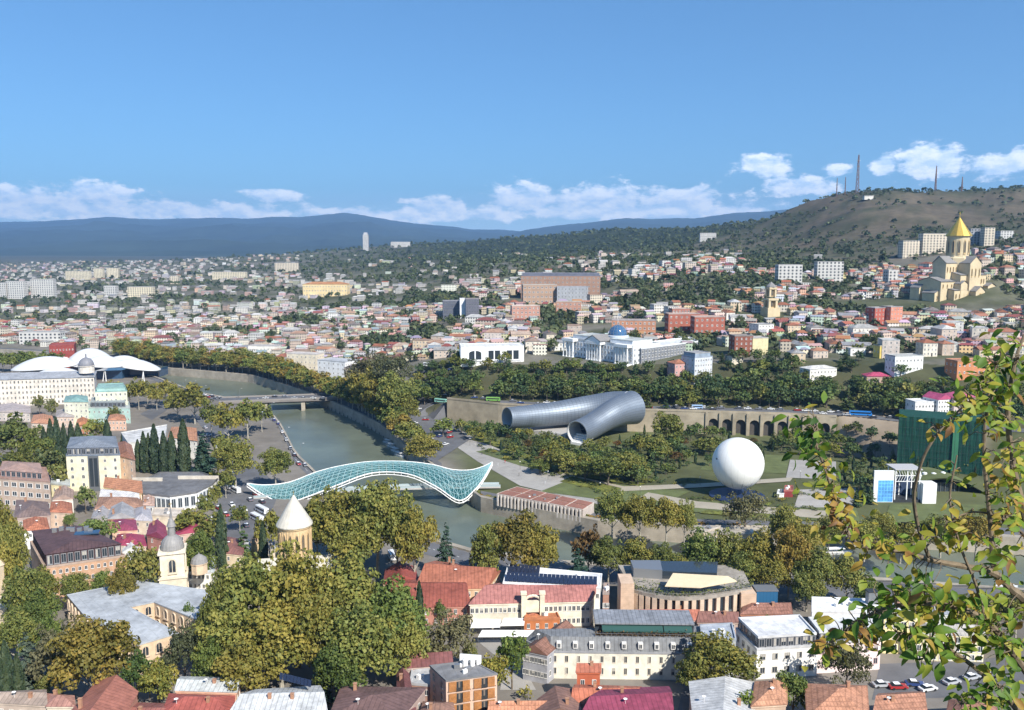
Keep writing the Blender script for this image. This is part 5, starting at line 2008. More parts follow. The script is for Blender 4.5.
# ------------------------------------------------------------------ buildings of the middle distance and of the old town
def fb(name, label, x0, x1, yt, yb, wall, roof, rkind='flat', depth=14, rz=0.0, wins=None, rh=2.5, rmat='seam', wm=None, cat='building', top=None, frame=(.7, .68, .64), ww=1.2, wh=1.7, zg=None, parapet=.6):
    """a building facing us whose front shows between pixels x0..x1, yt..yb"""
    cx = (x0 + x1) / 2
    g = G(cx, yb) if zg is None else P(cx, yb, zg)
    k = (g.y * CP - (g.z - CAM_Z) * SP) / FPX
    w = (x1 - x0) * k / max(.5, math.cos(rz)); h = (yb - yt) * k
    t = thing(name, label, cat, (g.x, g.y, g.z), rz)
    q = [(-w / 2, 0), (w / 2, 0), (w / 2, depth), (-w / 2, depth)]
    he = h - (rh if rkind != 'flat' else 0)
    house_parts(t, q, -3, he, wall, roof, rkind, rh, rmat, .5, wm, parapet)
    if wins:
        put_windows(t, q[0], q[1], .3, he - .3, wins[0], wins[1], ww, wh, frame)
        for s, e in ((q[1], q[2]), (q[3], q[0])):
            if wins[2]: put_windows(t, s, e, .3, he - .3, wins[0], wins[2], ww, wh, frame)
    if top:
        ins, th, wc, rc = top
        q2 = [(-w / 2 + ins, ins), (w / 2 - ins, ins), (w / 2 - ins, depth - ins), (-w / 2 + ins, depth - ins)]
        house_parts(t, q2, he, he + th, wc, rc, 'flat', 0)
    return t


A_, W_ = 'apartment_block', (.56, .545, .51)
fb('school', 'long cream school with orange hipped roof standing alone on the far plain', 303, 347, 282, 297, (.70, .55, .30), (.46, .22, .10), 'hip', 34, 0, (3, 16, 4), 5, 'tile', ww=2, wh=3)
for x0, x1, yt, yb, lab in [(-2, 7, 283, 299, 'white slab block cut by the edge beside the twin pale towers'), (8, 25, 281.5, 299, 'pale ribbed tower block second of the cluster on the far plain'), (31, 54, 279.5, 298, 'wide pale tower block with balconies right of the ribbed tower'),
                            (65, 90, 271, 280, 'long yellowish block standing above the dark trees on the far plain'), (94, 103, 268.5, 278, 'narrow yellowish block between two others above the dark trees'), (107, 118, 268, 278, 'squarish yellowish block at the end of the yellowish trio'),
                            (104, 116, 286, 296, 'white low block left of the pale school row'), (128, 153, 287, 297, 'pale low block with yellow end right of the white one'), (170, 178, 276, 284, 'small beige tower rising over the far roofs'),
                            (212, 246, 272, 279, 'long yellow building on the far right of the plain'), (391, 410, 242, 247, 'long white block on the skyline ridge'), (275, 298, 263, 272, 'beige stepped building among dark woods'),
                            (20, 60, 332, 344, 'low pale block among the houses behind the quay'), (778, 802, 265, 283, 'white terraced apartment block on the hill foot'), (817, 843, 262, 281, 'apartment block with pale and brick bays left of the cathedral slope'),
                            (902, 922, 241, 257, 'beige panel block lower left end of the long row'), (922, 947, 234, 254, 'beige panel block upper right end of the long row'), (970, 983, 229, 245, 'grey shaded slab block right of the gold dome'), (984, 994, 228, 246, 'beige slab end right of the grey slab'),
                            (1000, 1014, 231, 239, 'white block high on the right of the slope'), (700, 716, 233, 241, 'white villa block on the shoulder of the bare hill'), (888, 898, 270, 285, 'white tall house on the slope left of the cathedral')]:
    near = yb > 262
    col = (.30, .31, .33) if 'grey shaded' in lab else (.68, .60, .44) if 'yellow' in lab else (.62, .54, .42) if 'beige' in lab else W_  # the shaded slab has its shade painted in as a darker wall colour
    fb(A_, lab, x0, x1, yt, yb, col, (.36, .35, .34), 'flat', 16, CR.uniform(-.15, .15), None, wm=WALLB_M)
g = G(366, 251); tw = thing('tower_block', 'slender pale tower on the far plain before the mountains', 'tower', tuple(g))
MB().box((0, 0, -10), (26, 26, 95)).obj('shaft', WALLW_M, tw, color=W_); MB().box((0, 0, 85), (18, 18, 10)).obj('crown_storey', WALLW_M, tw, color=(.6, .6, .6))
fb('brick_terrace', 'tiered brick apartment block with white balconies in front of the dark one', 523, 557, 285, 304, (.40, .27, .19), (.40, .36, .32), 'flat', 18, .1, (4, 8, 3), wm=BRICK_M, frame=(.75, .72, .68), ww=3, wh=2.2)
fb('brick_terrace', 'grey glazed terrace block between the two brick ones', 557, 588, 287, 303, (.34, .35, .37), (.3, .3, .32), 'flat', 18, 0, (4, 9, 3), ww=2.4, wh=2)
fb('brick_terrace', 'long dark-topped brick block standing behind its tiered neighbour', 521, 600, 276, 297, (.34, .21, .15), (.16, .17, .21), 'flat', 20, -.05, (5, 18, 3), wm=BRICK_M, top=(1.5, 4, (.14, .15, .19), (.2, .2, .24)), ww=2.4, wh=2)
fb('brick_terrace', 'salmon brick block with arched balconies left of the brick terraces', 512, 540, 306, 323, (.46, .25, .19), (.5, .42, .36), 'flat', 14, .15, (4, 7, 3), ww=2, wh=2)
fb('brick_terrace', 'small stepped brick block below the long dark-topped one', 556, 581, 302, 315, (.46, .25, .18), (.42, .36, .3), 'flat', 14, -.1, (3, 6, 3), ww=2, wh=1.8)
fb('glass_block', 'dark glass block left half of the twin with white fin between', 443, 460, 301, 319, (.10, .11, .14), (.22, .22, .24), 'flat', 16, .1, (5, 6, 4), ww=2.4, wh=2, frame=(.3, .3, .32))
fb('glass_block', 'dark glass block right half of the twin with brick base', 466, 479, 299, 317, (.13, .13, .16), (.24, .22, .22), 'flat', 16, .1, (5, 5, 4), ww=2.4, wh=2, frame=(.3, .3, .32))
fb('white_fin_house', 'narrow white tower wall between the dark glass twins', 460, 466, 299, 318, (.78, .78, .78), (.6, .6, .6), 'flat', 15, .1)
# white modern house with wide openings
g = fb('modern_house', 'white modern house with big round-cornered openings on the plateau edge', 461, 524, 346, 363, (.80, .80, .79), (.62, .62, .61), 'flat', 20, .12)
for a, b_ in ((-22, -8), (-5, 8), (11, 24)):
    put_windows(g, (a, 0), (b_, 0), 2, 12, 1, 1, abs(b_ - a) * .95, 9, (.8, .8, .8), a == -22, depth=.6)
fb('brick_terrace', 'brick and glass block behind the blue glass dome', 612, 655, 320.5, 336, (.46, .22, .13), (.34, .30, .28), 'flat', 16, -.15, (3, 10, 3), ww=2, wh=2.2, frame=(.75, .7, .65))
for x0, x1, yt, yb, l in ((668, 700, 314, 331, 'red terraced block with stepped balconies'), (694, 725, 317, 334, 'lower red wing joined to the terraced block'), (672, 690, 309, 322, 'grey-topped red block at the back of the terraced ones')):
    fb('red_terrace', l, x0, x1, yt, yb, (.36, .125, .085), (.42, .32, .28), 'flat', 14, .1, (3, 6, 3), ww=1.8, wh=1.9)
fb('brown_block', 'dark brown block with flat roof above the wooded scarp', 734, 753, 336, 356, (.24, .09, .06), (.25, .22, .2), 'flat', 14, .1, (4, 4, 2))
fb('yellow_block', 'pale yellow-sided block adjoining the dark brown one', 752, 768, 338, 355, (.66, .58, .34), (.4, .38, .35), 'flat', 14, .1)
fb('grey_house', 'white and grey five-storey house with blue glass attic over the scarp', 693, 713, 357, 383, (.55, .57, .60), (.28, .32, .38), 'flat', 16, .5, (5, 7, 3), top=(1.2, 3.2, (.25, .30, .36), (.3, .3, .3)))
fb('pink_house', 'pink house with broken clay roof left of the grey five-storey house', 674, 694, 360, 381, (.52, .30, .27), (.40, .17, .10), 'hip', 13, .3, (3, 5, 2), 2.5, 'tile')
fb('red_house', 'plain red box house with white right side above the roofs', 873, 889, 308, 325, (.40, .11, .08), (.32, .3, .3), 'flat', 13, .35, (4, 4, 2))
fb('red_house', 'salmon twin of the red box house to its right', 889, 903, 307, 325, (.58, .24, .16), (.34, .32, .3), 'flat', 13, .35, (4, 4, 2))
fb('yellow_house', 'small bright yellow house amid rusty roofs', 879, 899, 346, 358, (.70, .52, .14), (.45, .40, .28), 'flat', 10, .1, (1, 4, 2))
fb('white_house', 'white two-storey house with blue windows right of the yellow one', 893, 924, 356, 373, (.74, .74, .72), (.4, .4, .38), 'flat', 12, .2, (2, 8, 3))
fb('orange_house', 'wide orange brick house at the right among rusty roofs', 955, 998, 361, 376, (.55, .23, .11), (.42, .22, .14), 'flat', 14, .15, (2, 8, 3), wm=BRICK_M)
fb('white_house', 'white house with arcaded terrace on the wooded scarp', 808, 838, 366, 381, (.76, .73, .66), (.62, .6, .56), 'hip', 13, .3, (2, 8, 3), 2)
fb('magenta_house', 'house with magenta roof sunk in the scarp trees', 867, 890, 373, 384, (.5, .36, .28), (.42, .07, .13), 'hip', 12, -.1, (1, 5, 2), 2.5)
fb('white_house', 'white balconied house standing on the cliff left of the magenta roof', 914, 934, 402, 418, (.74, .73, .70), (.6, .6, .58), 'flat', 12, .1, (2, 6, 2), zg=26)
fb('magenta_house', 'white-walled house with steep magenta roof above the green netting', 936, 952, 394, 418, (.76, .75, .72), (.42, .08, .16), 'gable', 14, .3, (4, 5, 3), 3.5, zg=26)
fb('magenta_house', 'rose-roofed house with dark base behind the shrub leaves', 952, 976, 392, 418, (.55, .45, .40), (.46, .10, .18), 'hip', 14, .2, (4, 6, 3), 3.5, zg=26)
fb('white_house', 'white office house with flat roof at the far end of the road bridge', 316, 347, 361, 380, (.76, .76, .75), (.42, .43, .44), 'flat', 22, -.5, (4, 6, 6), zg=11)
fb('white_house', 'cream long house behind the far quay trees left of the white office', 286, 318, 354, 375, (.70, .62, .48), (.5, .46, .42), 'flat', 16, -.3, (4, 7, 3), zg=11)
fb('white_house', 'low white house on the plain above the quay trees', 248, 278, 346, 358, (.70, .67, .60), (.42, .40, .38), 'flat', 14, -.1, (2, 8, 2))
fb('tower_house', 'pointed little tower with pale spire behind the shell roofs', 122, 127, 346, 352, (.6, .55, .42), (.66, .6, .45), 'hip', 5, .3, None, 4)
# green safety netting round a tall building site on the cliff
nt_col = (.009, .06, .042)
nm_ = mat('green_netting', nt_col, .8, var=.18, vscale=.12, extra=stripes(0, 6.2, .03, dark=.7, axis2=1, period2=3.2))
nl_ = mat('light_green_netting', (.05, .19, .10), .8, var=.15, vscale=.12)
g0 = P(900, 471, 7); g1 = P(981, 473, 7)
net = thing('building_site', 'tall building site wrapped in dark green netting on the cliff', 'building site', ((g0.x + g1.x) / 2, g0.y, 6))
net.rotation_euler.z = -.9 * math.atan2(g0.x + g1.x, 2 * g0.y)
hw = (g1.x - g0.x) / 2 * 1.0; Hn = (PY(900, 419, g0.y).z - 6)
nr_ = random.Random(2)
gr_ = [[(-hw + 2 * hw * i / 40, (-.05 if i in (0, 40) else -.05 + .9 * math.sin(i * 1.9 + j * .35) * nr_.uniform(.05, .22) + .25), Hn * j / 12) for i in range(41)] for j in range(13)]
MB().grid(gr_, flip=False).prism([(-hw, .8), (hw, .8), (hw, 26), (-hw, 26)], -1, Hn - .1).obj('netting', nm_, net)
MB().prism([(hw * .28, -.75), (hw * .42, -.75), (hw * .42, -.55), (hw * .28, -.55)], 0, Hn - 1, bottom=True).obj('netting_strip', nl_, net)
sc_ = MB()
for i in range(13):
    x = -hw + 2 * hw * i / 12
    sc_.bar((x, -.7, 0), (x, -.7, Hn + 1.2), .10, 4)
for k in range(1, 8): sc_.bar((-hw, -.7, Hn * k / 7.5), (hw, -.7, Hn * k / 7.5), .07, 4)
sc_.obj('scaffold', DARK_M, net)


# ---- old town ---------------------------------------------------------------
def quad_b(name, label, F, zt, zb, wall, roof, rkind='flat', rh=2.2, rmat='seam', wins=None, wm=None, top=None, chimney=0, over=.4, parapet=.5, ww=1.1, wh=1.7, arch=False, frame=(.7, .68, .64), ridge_long=True, cat='building', side=None, doors=0):
    """F: pixels of the roof-edge corners, front left first, then front right, back right, back left"""
    pts = [P(x, y, zt) for x, y in F]
    o = sum(pts, Vector()) / len(pts)
    zb = zb if zb is not None else max(6, min(float(Hgt(p.x, p.y)) for p in pts))
    t = thing(name, label, cat, (o.x, o.y, zb))
    q = ccw([(p.x - o.x, p.y - o.y) for p in pts])
    H = zt - zb
    w, ro = house_parts(t, q, -2, H, wall, roof, rkind, rh, rmat, over, wm, parapet, chimney, random.Random(len(label)), ridge_long)
    kr = random.Random(sum(map(ord, label)))
    if len(q) == 4 and o.y < 480:
        if rkind != 'flat':
            MB().prism(grow(q, .22), H - .55, H - .12, bottom=True).obj('cornice', WALL_M, w, color=tuple(min(.8, c * 1.15) for c in wall))
        else:
            Q = [Vector(p) for p in q]
            for k in range(kr.randrange(2, 5) if top is None else 0):
                p = Q[0].lerp(Q[1], kr.uniform(.15, .85)).lerp(Q[3].lerp(Q[2], kr.uniform(.15, .85)), kr.uniform(.25, .8))
                MB().box((p.x, p.y, H + .05), (kr.uniform(.8, 1.8), kr.uniform(.7, 1.2), kr.uniform(.6, 1.3)), kr.uniform(0, 1)).obj('roof_unit', METAL_M if kr.random() < .5 else WHITE_M, ro)
        if rkind != 'flat' and kr.random() < .5:
            Q = [Vector(p) for p in q]
            p = Q[0].lerp(Q[1], kr.uniform(.15, .85)).lerp(Q[3], .3)
            d_ = MB().bar((p.x, p.y, H), (p.x, p.y, H + rh * .6 + 1.3), .05, 5)
            d_.lathe([(0, 0), (.35, .08), (.55, .24)], 12, (p.x, p.y - .1, H + rh * .6 + 1.2)).obj('dish', WHITE_M, ro)
    if wins:
        n = len(q)
        front = (pts[1] - pts[0]).normalized()
        for i in range(n):
            s, e = Vector(q[i]), Vector(q[(i + 1) % n])
            tt = (e - s).normalized(); nv = Vector((tt.y, -tt.x))
            mid = (s + e) / 2 + Vector((o.x, o.y))
            if nv.dot(-mid.normalized()) < .15: continue
            cols = wins[1] if abs(tt.dot(Vector((front.x, front.y)))) > .8 else wins[2]
            if cols: put_windows(t, s, e, .3, H - .2, wins[0], cols, ww, wh, frame, arch)
    if top:
        ins, th, wc, rc, rk, rh2, tw_ = top
        q2 = grow(q, -ins)
        house_parts(t, q2, H, H + th, wc, rc, rk, rh2, 'seam', .4)
        if tw_:
            for i in range(len(q2)):
                s, e = Vector(q2[i]), Vector(q2[(i + 1) % len(q2)])
                tt = (e - s).normalized(); nv = Vector((tt.y, -tt.x))
                if nv.dot(-((s + e) / 2 + Vector((o.x, o.y))).normalized()) < .15: continue
                l = (e - s).length
                put_windows(t, s, e, H + .2, H + th - .1, 1, max(1, int(l / tw_)), tw_ * .8, th * .75, (.25, .25, .26))
    return t, q, H, o


CREAMW, WHITEW = (.78, .70, .50), (.78, .76, .70)
GREYR, TINR, BRNR, RUST, ORNG, MAG, MAR = (.34, .34, .33), (.46, .46, .45), (.20, .135, .115), (.36, .13, .075), (.46, .19, .09), (.29, .045, .095), (.26, .05, .055)

# belle-epoque blocks in turquoise and yellow
quad_b('turquoise_house', 'yellow corner house with turquoise roof terraces beside the long white building', [(95, 392), (127, 391), (125, 386), (97, 387)], 31, 8, (.62, .62, .48), (.22, .36, .33), 'flat', 0, wins=(5, 7, 3), top=(1.2, 2.4, (.34, .50, .46), (.24, .38, .35), 'flat', 0, 0), ww=1.3, wh=2)
quad_b('turquoise_house', 'lower turquoise house with glazed roof pavilion in front of the yellow corner house', [(87, 408), (130, 408), (129, 402), (88, 402)], 20, 8, (.36, .50, .46), (.40, .44, .42), 'flat', 0, wins=(2, 9, 3), top=(3, 4, (.10, .13, .15), (.30, .33, .33), 'flat', 0, 3))
quad_b('turquoise_house', 'small turquoise-roofed house left of the yellow corner house', [(64, 402), (88, 402), (87, 396), (66, 396)], 26, 8, (.58, .58, .46), (.22, .36, .33), 'hip', 2.5, wins=(4, 5, 2))
quad_b('tile_house', 'salmon house with clay roof below the turquoise pavilion', [(108, 420), (126, 420), (124, 415), (110, 415)], 16, 8, (.58, .38, .28), (.46, .22, .13), 'hip', 2, 'tile', (2, 5, 2))
quad_b('tile_house', 'orange-roofed house with veranda left of the salmon one', [(76, 425), (90, 425), (88, 419), (78, 419)], 16, 8, (.42, .19, .11), (.48, .20, .10), 'hip', 2.4, 'tile', (2, 4, 2))
quad_b('tile_house', 'clay-roofed low house under the long white building', [(31, 423), (54, 424), (52, 416), (34, 415)], 15, 8, (.58, .46, .36), (.50, .25, .15), 'hip', 2.8, 'tile', (2, 5, 2))
quad_b('tile_house', 'pale tin-roofed row beneath the long white building', [(-6, 412), (30, 413), (30, 406), (-4, 405)], 15, 8, (.55, .48, .42), (.42, .36, .34), 'gable', 2.2, 'seam', (2, 9, 2))
quad_b('tile_house', 'rose-walled row house with mixed roof left of the orange veranda', [(56, 417), (74, 417), (73, 410), (57, 410)], 16, 8, (.56, .44, .36), (.36, .32, .30), 'hip', 2, 'seam', (2, 5, 2))
# cream block with the dark glass stripe
t, q, H, o = quad_b('cream_block', 'tall cream block split by a dark glass stripe under a blue-grey attic', [(66, 456), (120, 455), (117, 443), (70, 444)], 28, 9, (.70, .64, .47), (.16, .19, .23), 'flat', 0, wins=None, top=(.8, 4.2, (.10, .12, .15), (.20, .22, .25), 'hip', 3, 2.4))
f0, f1 = Vector(q[0]), Vector(q[1])
put_windows(t, f0.lerp(f1, .40), f0.lerp(f1, .60), 0, H, 1, 1, 5.4, H - .3, (.12, .13, .14), depth=.5, name='glass_stripe')
put_windows(t, f0, f0.lerp(f1, .4), .5, H - .5, 4, 2, 1.6, 2.3, arch=True); put_windows(t, f0.lerp(f1, .62), f1, .5, H - .5, 4, 2, 1.4, 2.1)
quad_b('pink_block', 'pink-cream house with brown tiled roof leaning on the tall cream block', [(120, 456), (135, 460), (131, 445), (118, 443)], 25, 9, (.72, .55, .42), (.34, .17, .12), 'hip', 3, 'tile', (4, 2, 3), arch=True)
quad_b('low_block', 'low cream house at the foot of the tall cream block', [(51, 484), (70, 486), (70, 478), (52, 477)], 15, 9, (.76, .70, .45), (.4, .42, .4), 'flat', 0, wins=(1, 3, 1))
quad_b('museum', 'wide pale-roofed hall behind the row of cypresses', [(128, 443), (165, 440), (167, 425), (121, 433)], 20, 9, (.62, .60, .55), (.52, .51, .49), 'flat', 0, wins=(2, 8, 4))
quad_b('terraced_house', 'white stepped house with clay top among the cypresses', [(168, 437), (197, 441), (196, 428), (172, 427)], 20, 9, (.74, .71, .64), (.44, .22, .13), 'hip', 2.2, 'tile', (3, 6, 3))
# round terrace building with dark roof
t, q, H, o = quad_b('terrace_hall', 'flat dark-roofed hall with curved glass front and columns by the riverside road', [(141, 482), (143, 494), (170, 497), (196, 493), (212, 485), (219, 478), (200, 473), (160, 473)], 16, 9, (.72, .70, .66), (.15, .15, .155), 'flat', 0, parapet=.7)
for k in range(len(q)):
    s, e = Vector(q[k]), Vector(q[(k + 1) % len(q)])
    tt = (e - s).normalized(); nv = Vector((tt.y, -tt.x)); l = (e - s).length
    if nv.dot(-((s + e) / 2 + Vector((o.x, o.y))).normalized()) > .3 and l > 6:
        put_windows(t, s, e, 0, H - .6, 1, max(1, int(l / 2.6)), 2.3, H - 1.6, (.45, .48, .5))
        put = s + nv * 1.2
        MB().bar((put.x, put.y, -1), (put.x, put.y, H), .35, 8).obj('column', WHITE_M, t)
MB().box((-20, 6, H), (16, 1.2, 1.8)).box((6, 10, H), (22, 1.0, 1.8)).obj('terrace_wall', STONE_M, t, color=(.55, .50, .42))

RT = [  # small roofs: label, corners, zt, wall, roof, kind, rh, rmat
    ('orange double-pitched roof house right below the tall cream block', [(104, 487), (142, 493), (141, 481), (108, 478)], 17, (.70, .50, .26), ORNG, 'gable', 3, 'tile'),
    ('white-gabled house with red base below the orange double roof', [(100, 497), (139, 500), (138, 492), (103, 489)], 15, WHITEW, (.58, .56, .54), 'gable', 2, 'seam'),
    ('brown tiled roof house below the white gable', [(95, 509), (143, 507), (140, 498), (100, 497)], 15, (.56, .42, .32), (.36, .19, .12), 'hip', 3, 'tile'),
    ('narrow pink house with clay cap at the dark-roofed hall', [(143, 505), (154, 506), (154, 495), (144, 494)], 15, WHITEW, (.54, .34, .25), 'hip', 1.2, 'tile'),
    ('grey tin roof house with brown gable amid the old roofs', [(108, 519), (134, 518), (133, 508), (112, 507)], 16, (.38, .20, .14), (.36, .35, .35), 'gable', 3, 'seam'),
    ('lilac tin roof house right of the brown gable', [(133, 520), (152, 521), (150, 509), (134, 509)], 15, (.60, .52, .42), (.40, .38, .40), 'hip', 2.4, 'seam'),
    ('long grey tin roof left of the brown gable', [(92, 518), (110, 519), (111, 510), (95, 509)], 14, (.45, .40, .36), (.36, .34, .34), 'gable', 2, 'seam'),
    ('magenta roof house over a salmon wall', [(112, 531), (137, 530), (135, 520), (114, 520)], 16, (.62, .42, .30), MAG, 'hip', 2, 'seam'),
    ('second magenta roof lower beside a white gable', [(115, 545), (146, 546), (143, 535), (118, 534)], 14, (.6, .48, .38), (.32, .035, .085), 'hip', 2.4, 'seam'),
    ('magenta roof left of the bell tower dome', [(147, 535), (167, 540), (165, 526), (150, 524)], 16, (.44, .22, .18), MAG, 'gable', 2.6, 'seam'),
    ('long magenta roof right of the bell tower dome', [(176, 535), (210, 530), (207, 520), (178, 524)], 16, (.5, .36, .3), (.36, .04, .095), 'gable', 2.6, 'seam'),
    ('cream terrace house behind the long magenta roof', [(152, 515), (186, 518), (184, 509), (154, 508)], 15, (.70, .60, .46), (.55, .47, .38), 'flat', 0, 'seam'),
    ('white wedge house beside the second magenta roof', [(123, 552), (140, 551), (138, 543), (124, 545)], 13, (.78, .76, .72), (.62, .62, .60), 'gable', 2, 'seam'),
    ('orange-roofed house at the far left above the brown mansard', [(24, 531), (49, 529), (46, 518), (24, 520)], 17, WHITEW, (.46, .15, .07), 'hip', 2.4, 'tile'),
    ('dark brown roof house left of the orange one', [(15, 518), (50, 515), (47, 502), (17, 500)], 18, (.40, .31, .27), BRNR, 'hip', 3, 'seam'),
    ('small orange roof tucked under trees left of the green-fenced house', [(50, 512), (72, 513), (71, 503), (52, 502)], 16, (.6, .46, .36), (.46, .16, .08), 'hip', 2.4, 'tile'),
    ('tan roof house below the low cream house', [(53, 500), (73, 499), (73, 490), (56, 490)], 16, (.66, .62, .55), (.40, .27, .21), 'gable', 2.6, 'tile'),
    ('maroon roof house with pale walls right of the slim cypress', [(214, 552), (243, 555), (243, 540), (217, 538)], 17, (.64, .52, .36), (.24, .10, .085), 'hip', 3, 'seam'),
    ('grey roofed house by the small stone cone tower', [(232, 549), (275, 549), (272, 540), (240, 540)], 14, (.60, .52, .40), (.36, .36, .36), 'gable', 2, 'seam'),
    ('brown tin roof at the corner left of the white rooftop', [(-4, 702), (46, 705), (45, 690), (0, 692)], 23, (.50, .40, .33), (.36, .27, .21), 'gable', 1.4, 'seam'),
    ('brick-red tin roof with seam behind the leaning chimney', [(64, 720), (120, 722), (137, 692), (97, 682)], 25, (.44, .22, .16), (.36, .125, .08), 'gable', 3.2, 'seam'),
    ('small ochre roof with white eave left of the brick-red tin roof', [(47, 706), (74, 706), (73, 696), (48, 694)], 23, (.66, .58, .46), (.42, .20, .15), 'hip', 1.5, 'seam'),
    ('faded white tin roof between the plane trees and the red roofs', [(176, 690), (236, 692), (240, 678), (182, 677)], 24, (.62, .40, .28), (.50, .52, .50), 'gable', 1.2, 'seam'),
    ('bright red tin roof with patches under the faded white one', [(162, 716), (232, 716), (234, 696), (170, 694)], 23, (.5, .25, .18), (.40, .085, .06), 'hip', 2.4, 'seam'),
    ('red side roof right of the patched red one', [(120, 722), (162, 722), (166, 704), (136, 703)], 22, (.5, .25, .18), (.30, .10, .075), 'gable', 1.4, 'seam'),
    ('dark brown tin roof with skylights left of the timber-screened block', [(330, 716), (398, 722), (425, 688), (342, 687)], 24, (.40, .30, .26), (.17, .095, .085), 'hip', 2.2, 'seam'),
    ('maroon ridge roof above the timber-screened block', [(405, 668), (452, 664), (450, 654), (410, 656)], 21, (.40, .30, .26), (.20, .065, .06), 'gable', 2.4, 'seam'),
    ('grey lean-to roof left of the timber-screened block', [(410, 684), (432, 686), (431, 670), (412, 670)], 20, (.36, .22, .17), (.40, .41, .42), 'flat', 0, 'seam'),
    ('narrow maroon roof running beside the grey lean-to', [(398, 712), (416, 716), (408, 674), (398, 674)], 22, (.4, .24, .2), (.20, .07, .065), 'gable', 1.8, 'seam'),
    ('brown pyramid roof at the bottom beside the timber block', [(420, 718), (455, 718), (452, 703), (424, 702)], 22, (.60, .46, .34), (.28, .15, .105), 'hip', 2, 'seam'),
    ('ribbed orange tile roof at the bottom edge', [(488, 716), (565, 716), (558, 701), (494, 702)], 21, (.55, .35, .24), (.54, .22, .11), 'gable', 2.2, 'tile'),
    ('dark brown folded roof right of the ribbed orange one', [(537, 716), (583, 716), (572, 690), (538, 700)], 22, (.35, .22, .17), (.24, .125, .09), 'gable', 2.4, 'seam'),
    ('orange-red roof behind the magenta one', [(572, 702), (636, 700), (640, 687), (576, 685)], 22, (.6, .45, .35), (.48, .135, .06), 'gable', 1.6, 'seam'),
    ('big magenta tin roof at the bottom centre', [(578, 722), (673, 716), (668, 687), (604, 689)], 23, (.30, .12, .13), (.28, .04, .085), 'gable', 2.4, 'seam'),
    ('red plastered gable block rising behind the orange-red roof', [(577, 672), (600, 672), (600, 665), (579, 665)], 24, (.44, .12, .06), (.42, .12, .06), 'gable', 1.6, 'seam'),
    ('large grey-white tin roof right of the narrow alley', [(694, 716), (752, 716), (760, 684), (690, 682)], 22, (.55, .45, .35), (.50, .50, .49), 'gable', 1.8, 'seam'),
    ('clay tile roof right of the grey-white tin roof', [(752, 706), (786, 704), (786, 680), (756, 682)], 23, (.55, .40, .3), (.50, .23, .12), 'hip', 2.2, 'tile'),
    ('wide clay tile roof under the wispy dark tree', [(808, 716), (868, 716), (866, 686), (806, 684)], 23, (.62, .48, .36), (.48, .21, .11), 'hip', 3, 'tile'),
    ('clay tile roof with chimney by the car park', [(874, 716), (926, 712), (920, 692), (880, 694)], 21, (.55, .42, .33), (.42, .185, .105), 'gable', 2.6, 'tile'),
    ('brown roof cut by the bottom edge under the car park', [(946, 722), (1000, 722), (992, 698), (950, 700)], 19, (.5, .38, .3), (.34, .15, .095), 'hip', 2.4, 'tile'),
    ('red tin roof with two little dormers before the curved terrace building', [(636, 620), (700, 620), (697, 610), (640, 610)], 17, (.5, .32, .24), (.42, .13, .075), 'gable', 2, 'seam'),
    ('brown tin roof behind the green awnings', [(698, 622), (738, 622), (737, 612), (702, 611)], 17, (.4, .3, .25), (.25, .11, .085), 'gable', 1.8, 'seam'),
    ('brick house with arched windows right of the stone end wall', [(741, 614), (792, 614), (790, 603), (745, 603)], 18, (.40, .19, .12), (.34, .15, .10), 'hip', 2, 'tile'),
    ('white long rooftop behind the dark-glazed storey', [(812, 611), (878, 613), (872, 600), (812, 598)], 22, (.74, .73, .72), (.74, .74, .74), 'flat', 0, 'seam'),
    ('white hut with round dormers near the yellow facade', [(884, 612), (902, 612), (902, 604), (886, 604)], 21, (.72, .73, .76), (.45, .47, .52), 'hip', 2, 'seam'),
    ('slate-blue roof house behind the shrub leaves', [(926, 614), (950, 614), (948, 604), (928, 604)], 20, (.62, .62, .6), (.30, .33, .40), 'hip', 2.6, 'seam'),
    ('slim brick stair tower left of the curved terrace building', [(603, 594), (609, 594), (609, 584), (604, 584)], 26, (.44, .24, .17), (.4, .3, .25), 'flat', 0, 'seam'),
    ('grey tin house with vent beside the brick stair tower', [(610, 620), (624, 620), (623, 612), (611, 612)], 18, (.45, .42, .40), (.38, .38, .40), 'hip', 1.5, 'seam'),
]
for lab, F, zt, wl, rf, rk, rh, rm in RT:
    lum = sum(rf) / 3; rf = tuple(c * .84 + lum * .16 for c in rf)
    quad_b('townhouse', lab, F, zt, None, wl, rf, rk, rh, rm, (2, max(2, int(abs(F[1][0] - F[0][0]) / 9)), 2), chimney=0 if rk == 'flat' else 1, cat='house')

# salmon terraced house at the left edge
quad_b('terraced_house', 'salmon terraced house with deep dark balconies at the far left', [(-6, 478), (50, 482), (46, 468), (-2, 465)], 24, 9, (.48, .37, .29), (.34, .22, .18), 'flat', 0, wins=(3, 7, 3), ww=3, wh=2.4, top=(3, 3.4, (.46, .28, .22), (.38, .25, .2), 'hip', 2, 3))
# brown mansard hotel
t, q, H, o = quad_b('mansard_building', 'brown mansard-roofed building with dark attic windows above a brick storey', [(44, 568), (126, 556), (82, 536), (30, 542)], 22, 10, (.50, .31, .20), (.40, .30, .24), 'flat', 0, wins=(3, 13, 6), arch=True, wm=BRICK_M, top=(1.0, 4.8, (.075, .045, .045), (.105, .062, .062), 'hip', 1.8, 2.2))
MB().box((6, 2, H + 6.2), (9, 4, .5), .3).obj('skylight', BLUEG_M, t)
a = MB()
for i in range(7): a.box((-8 + 2.4 * i, 4 + .8 * (i % 3), H + 5.9), (1.7, 1.3, 1.5 + .5 * (i % 2)), .3)
a.obj('roof_plant', METAL_M, t)
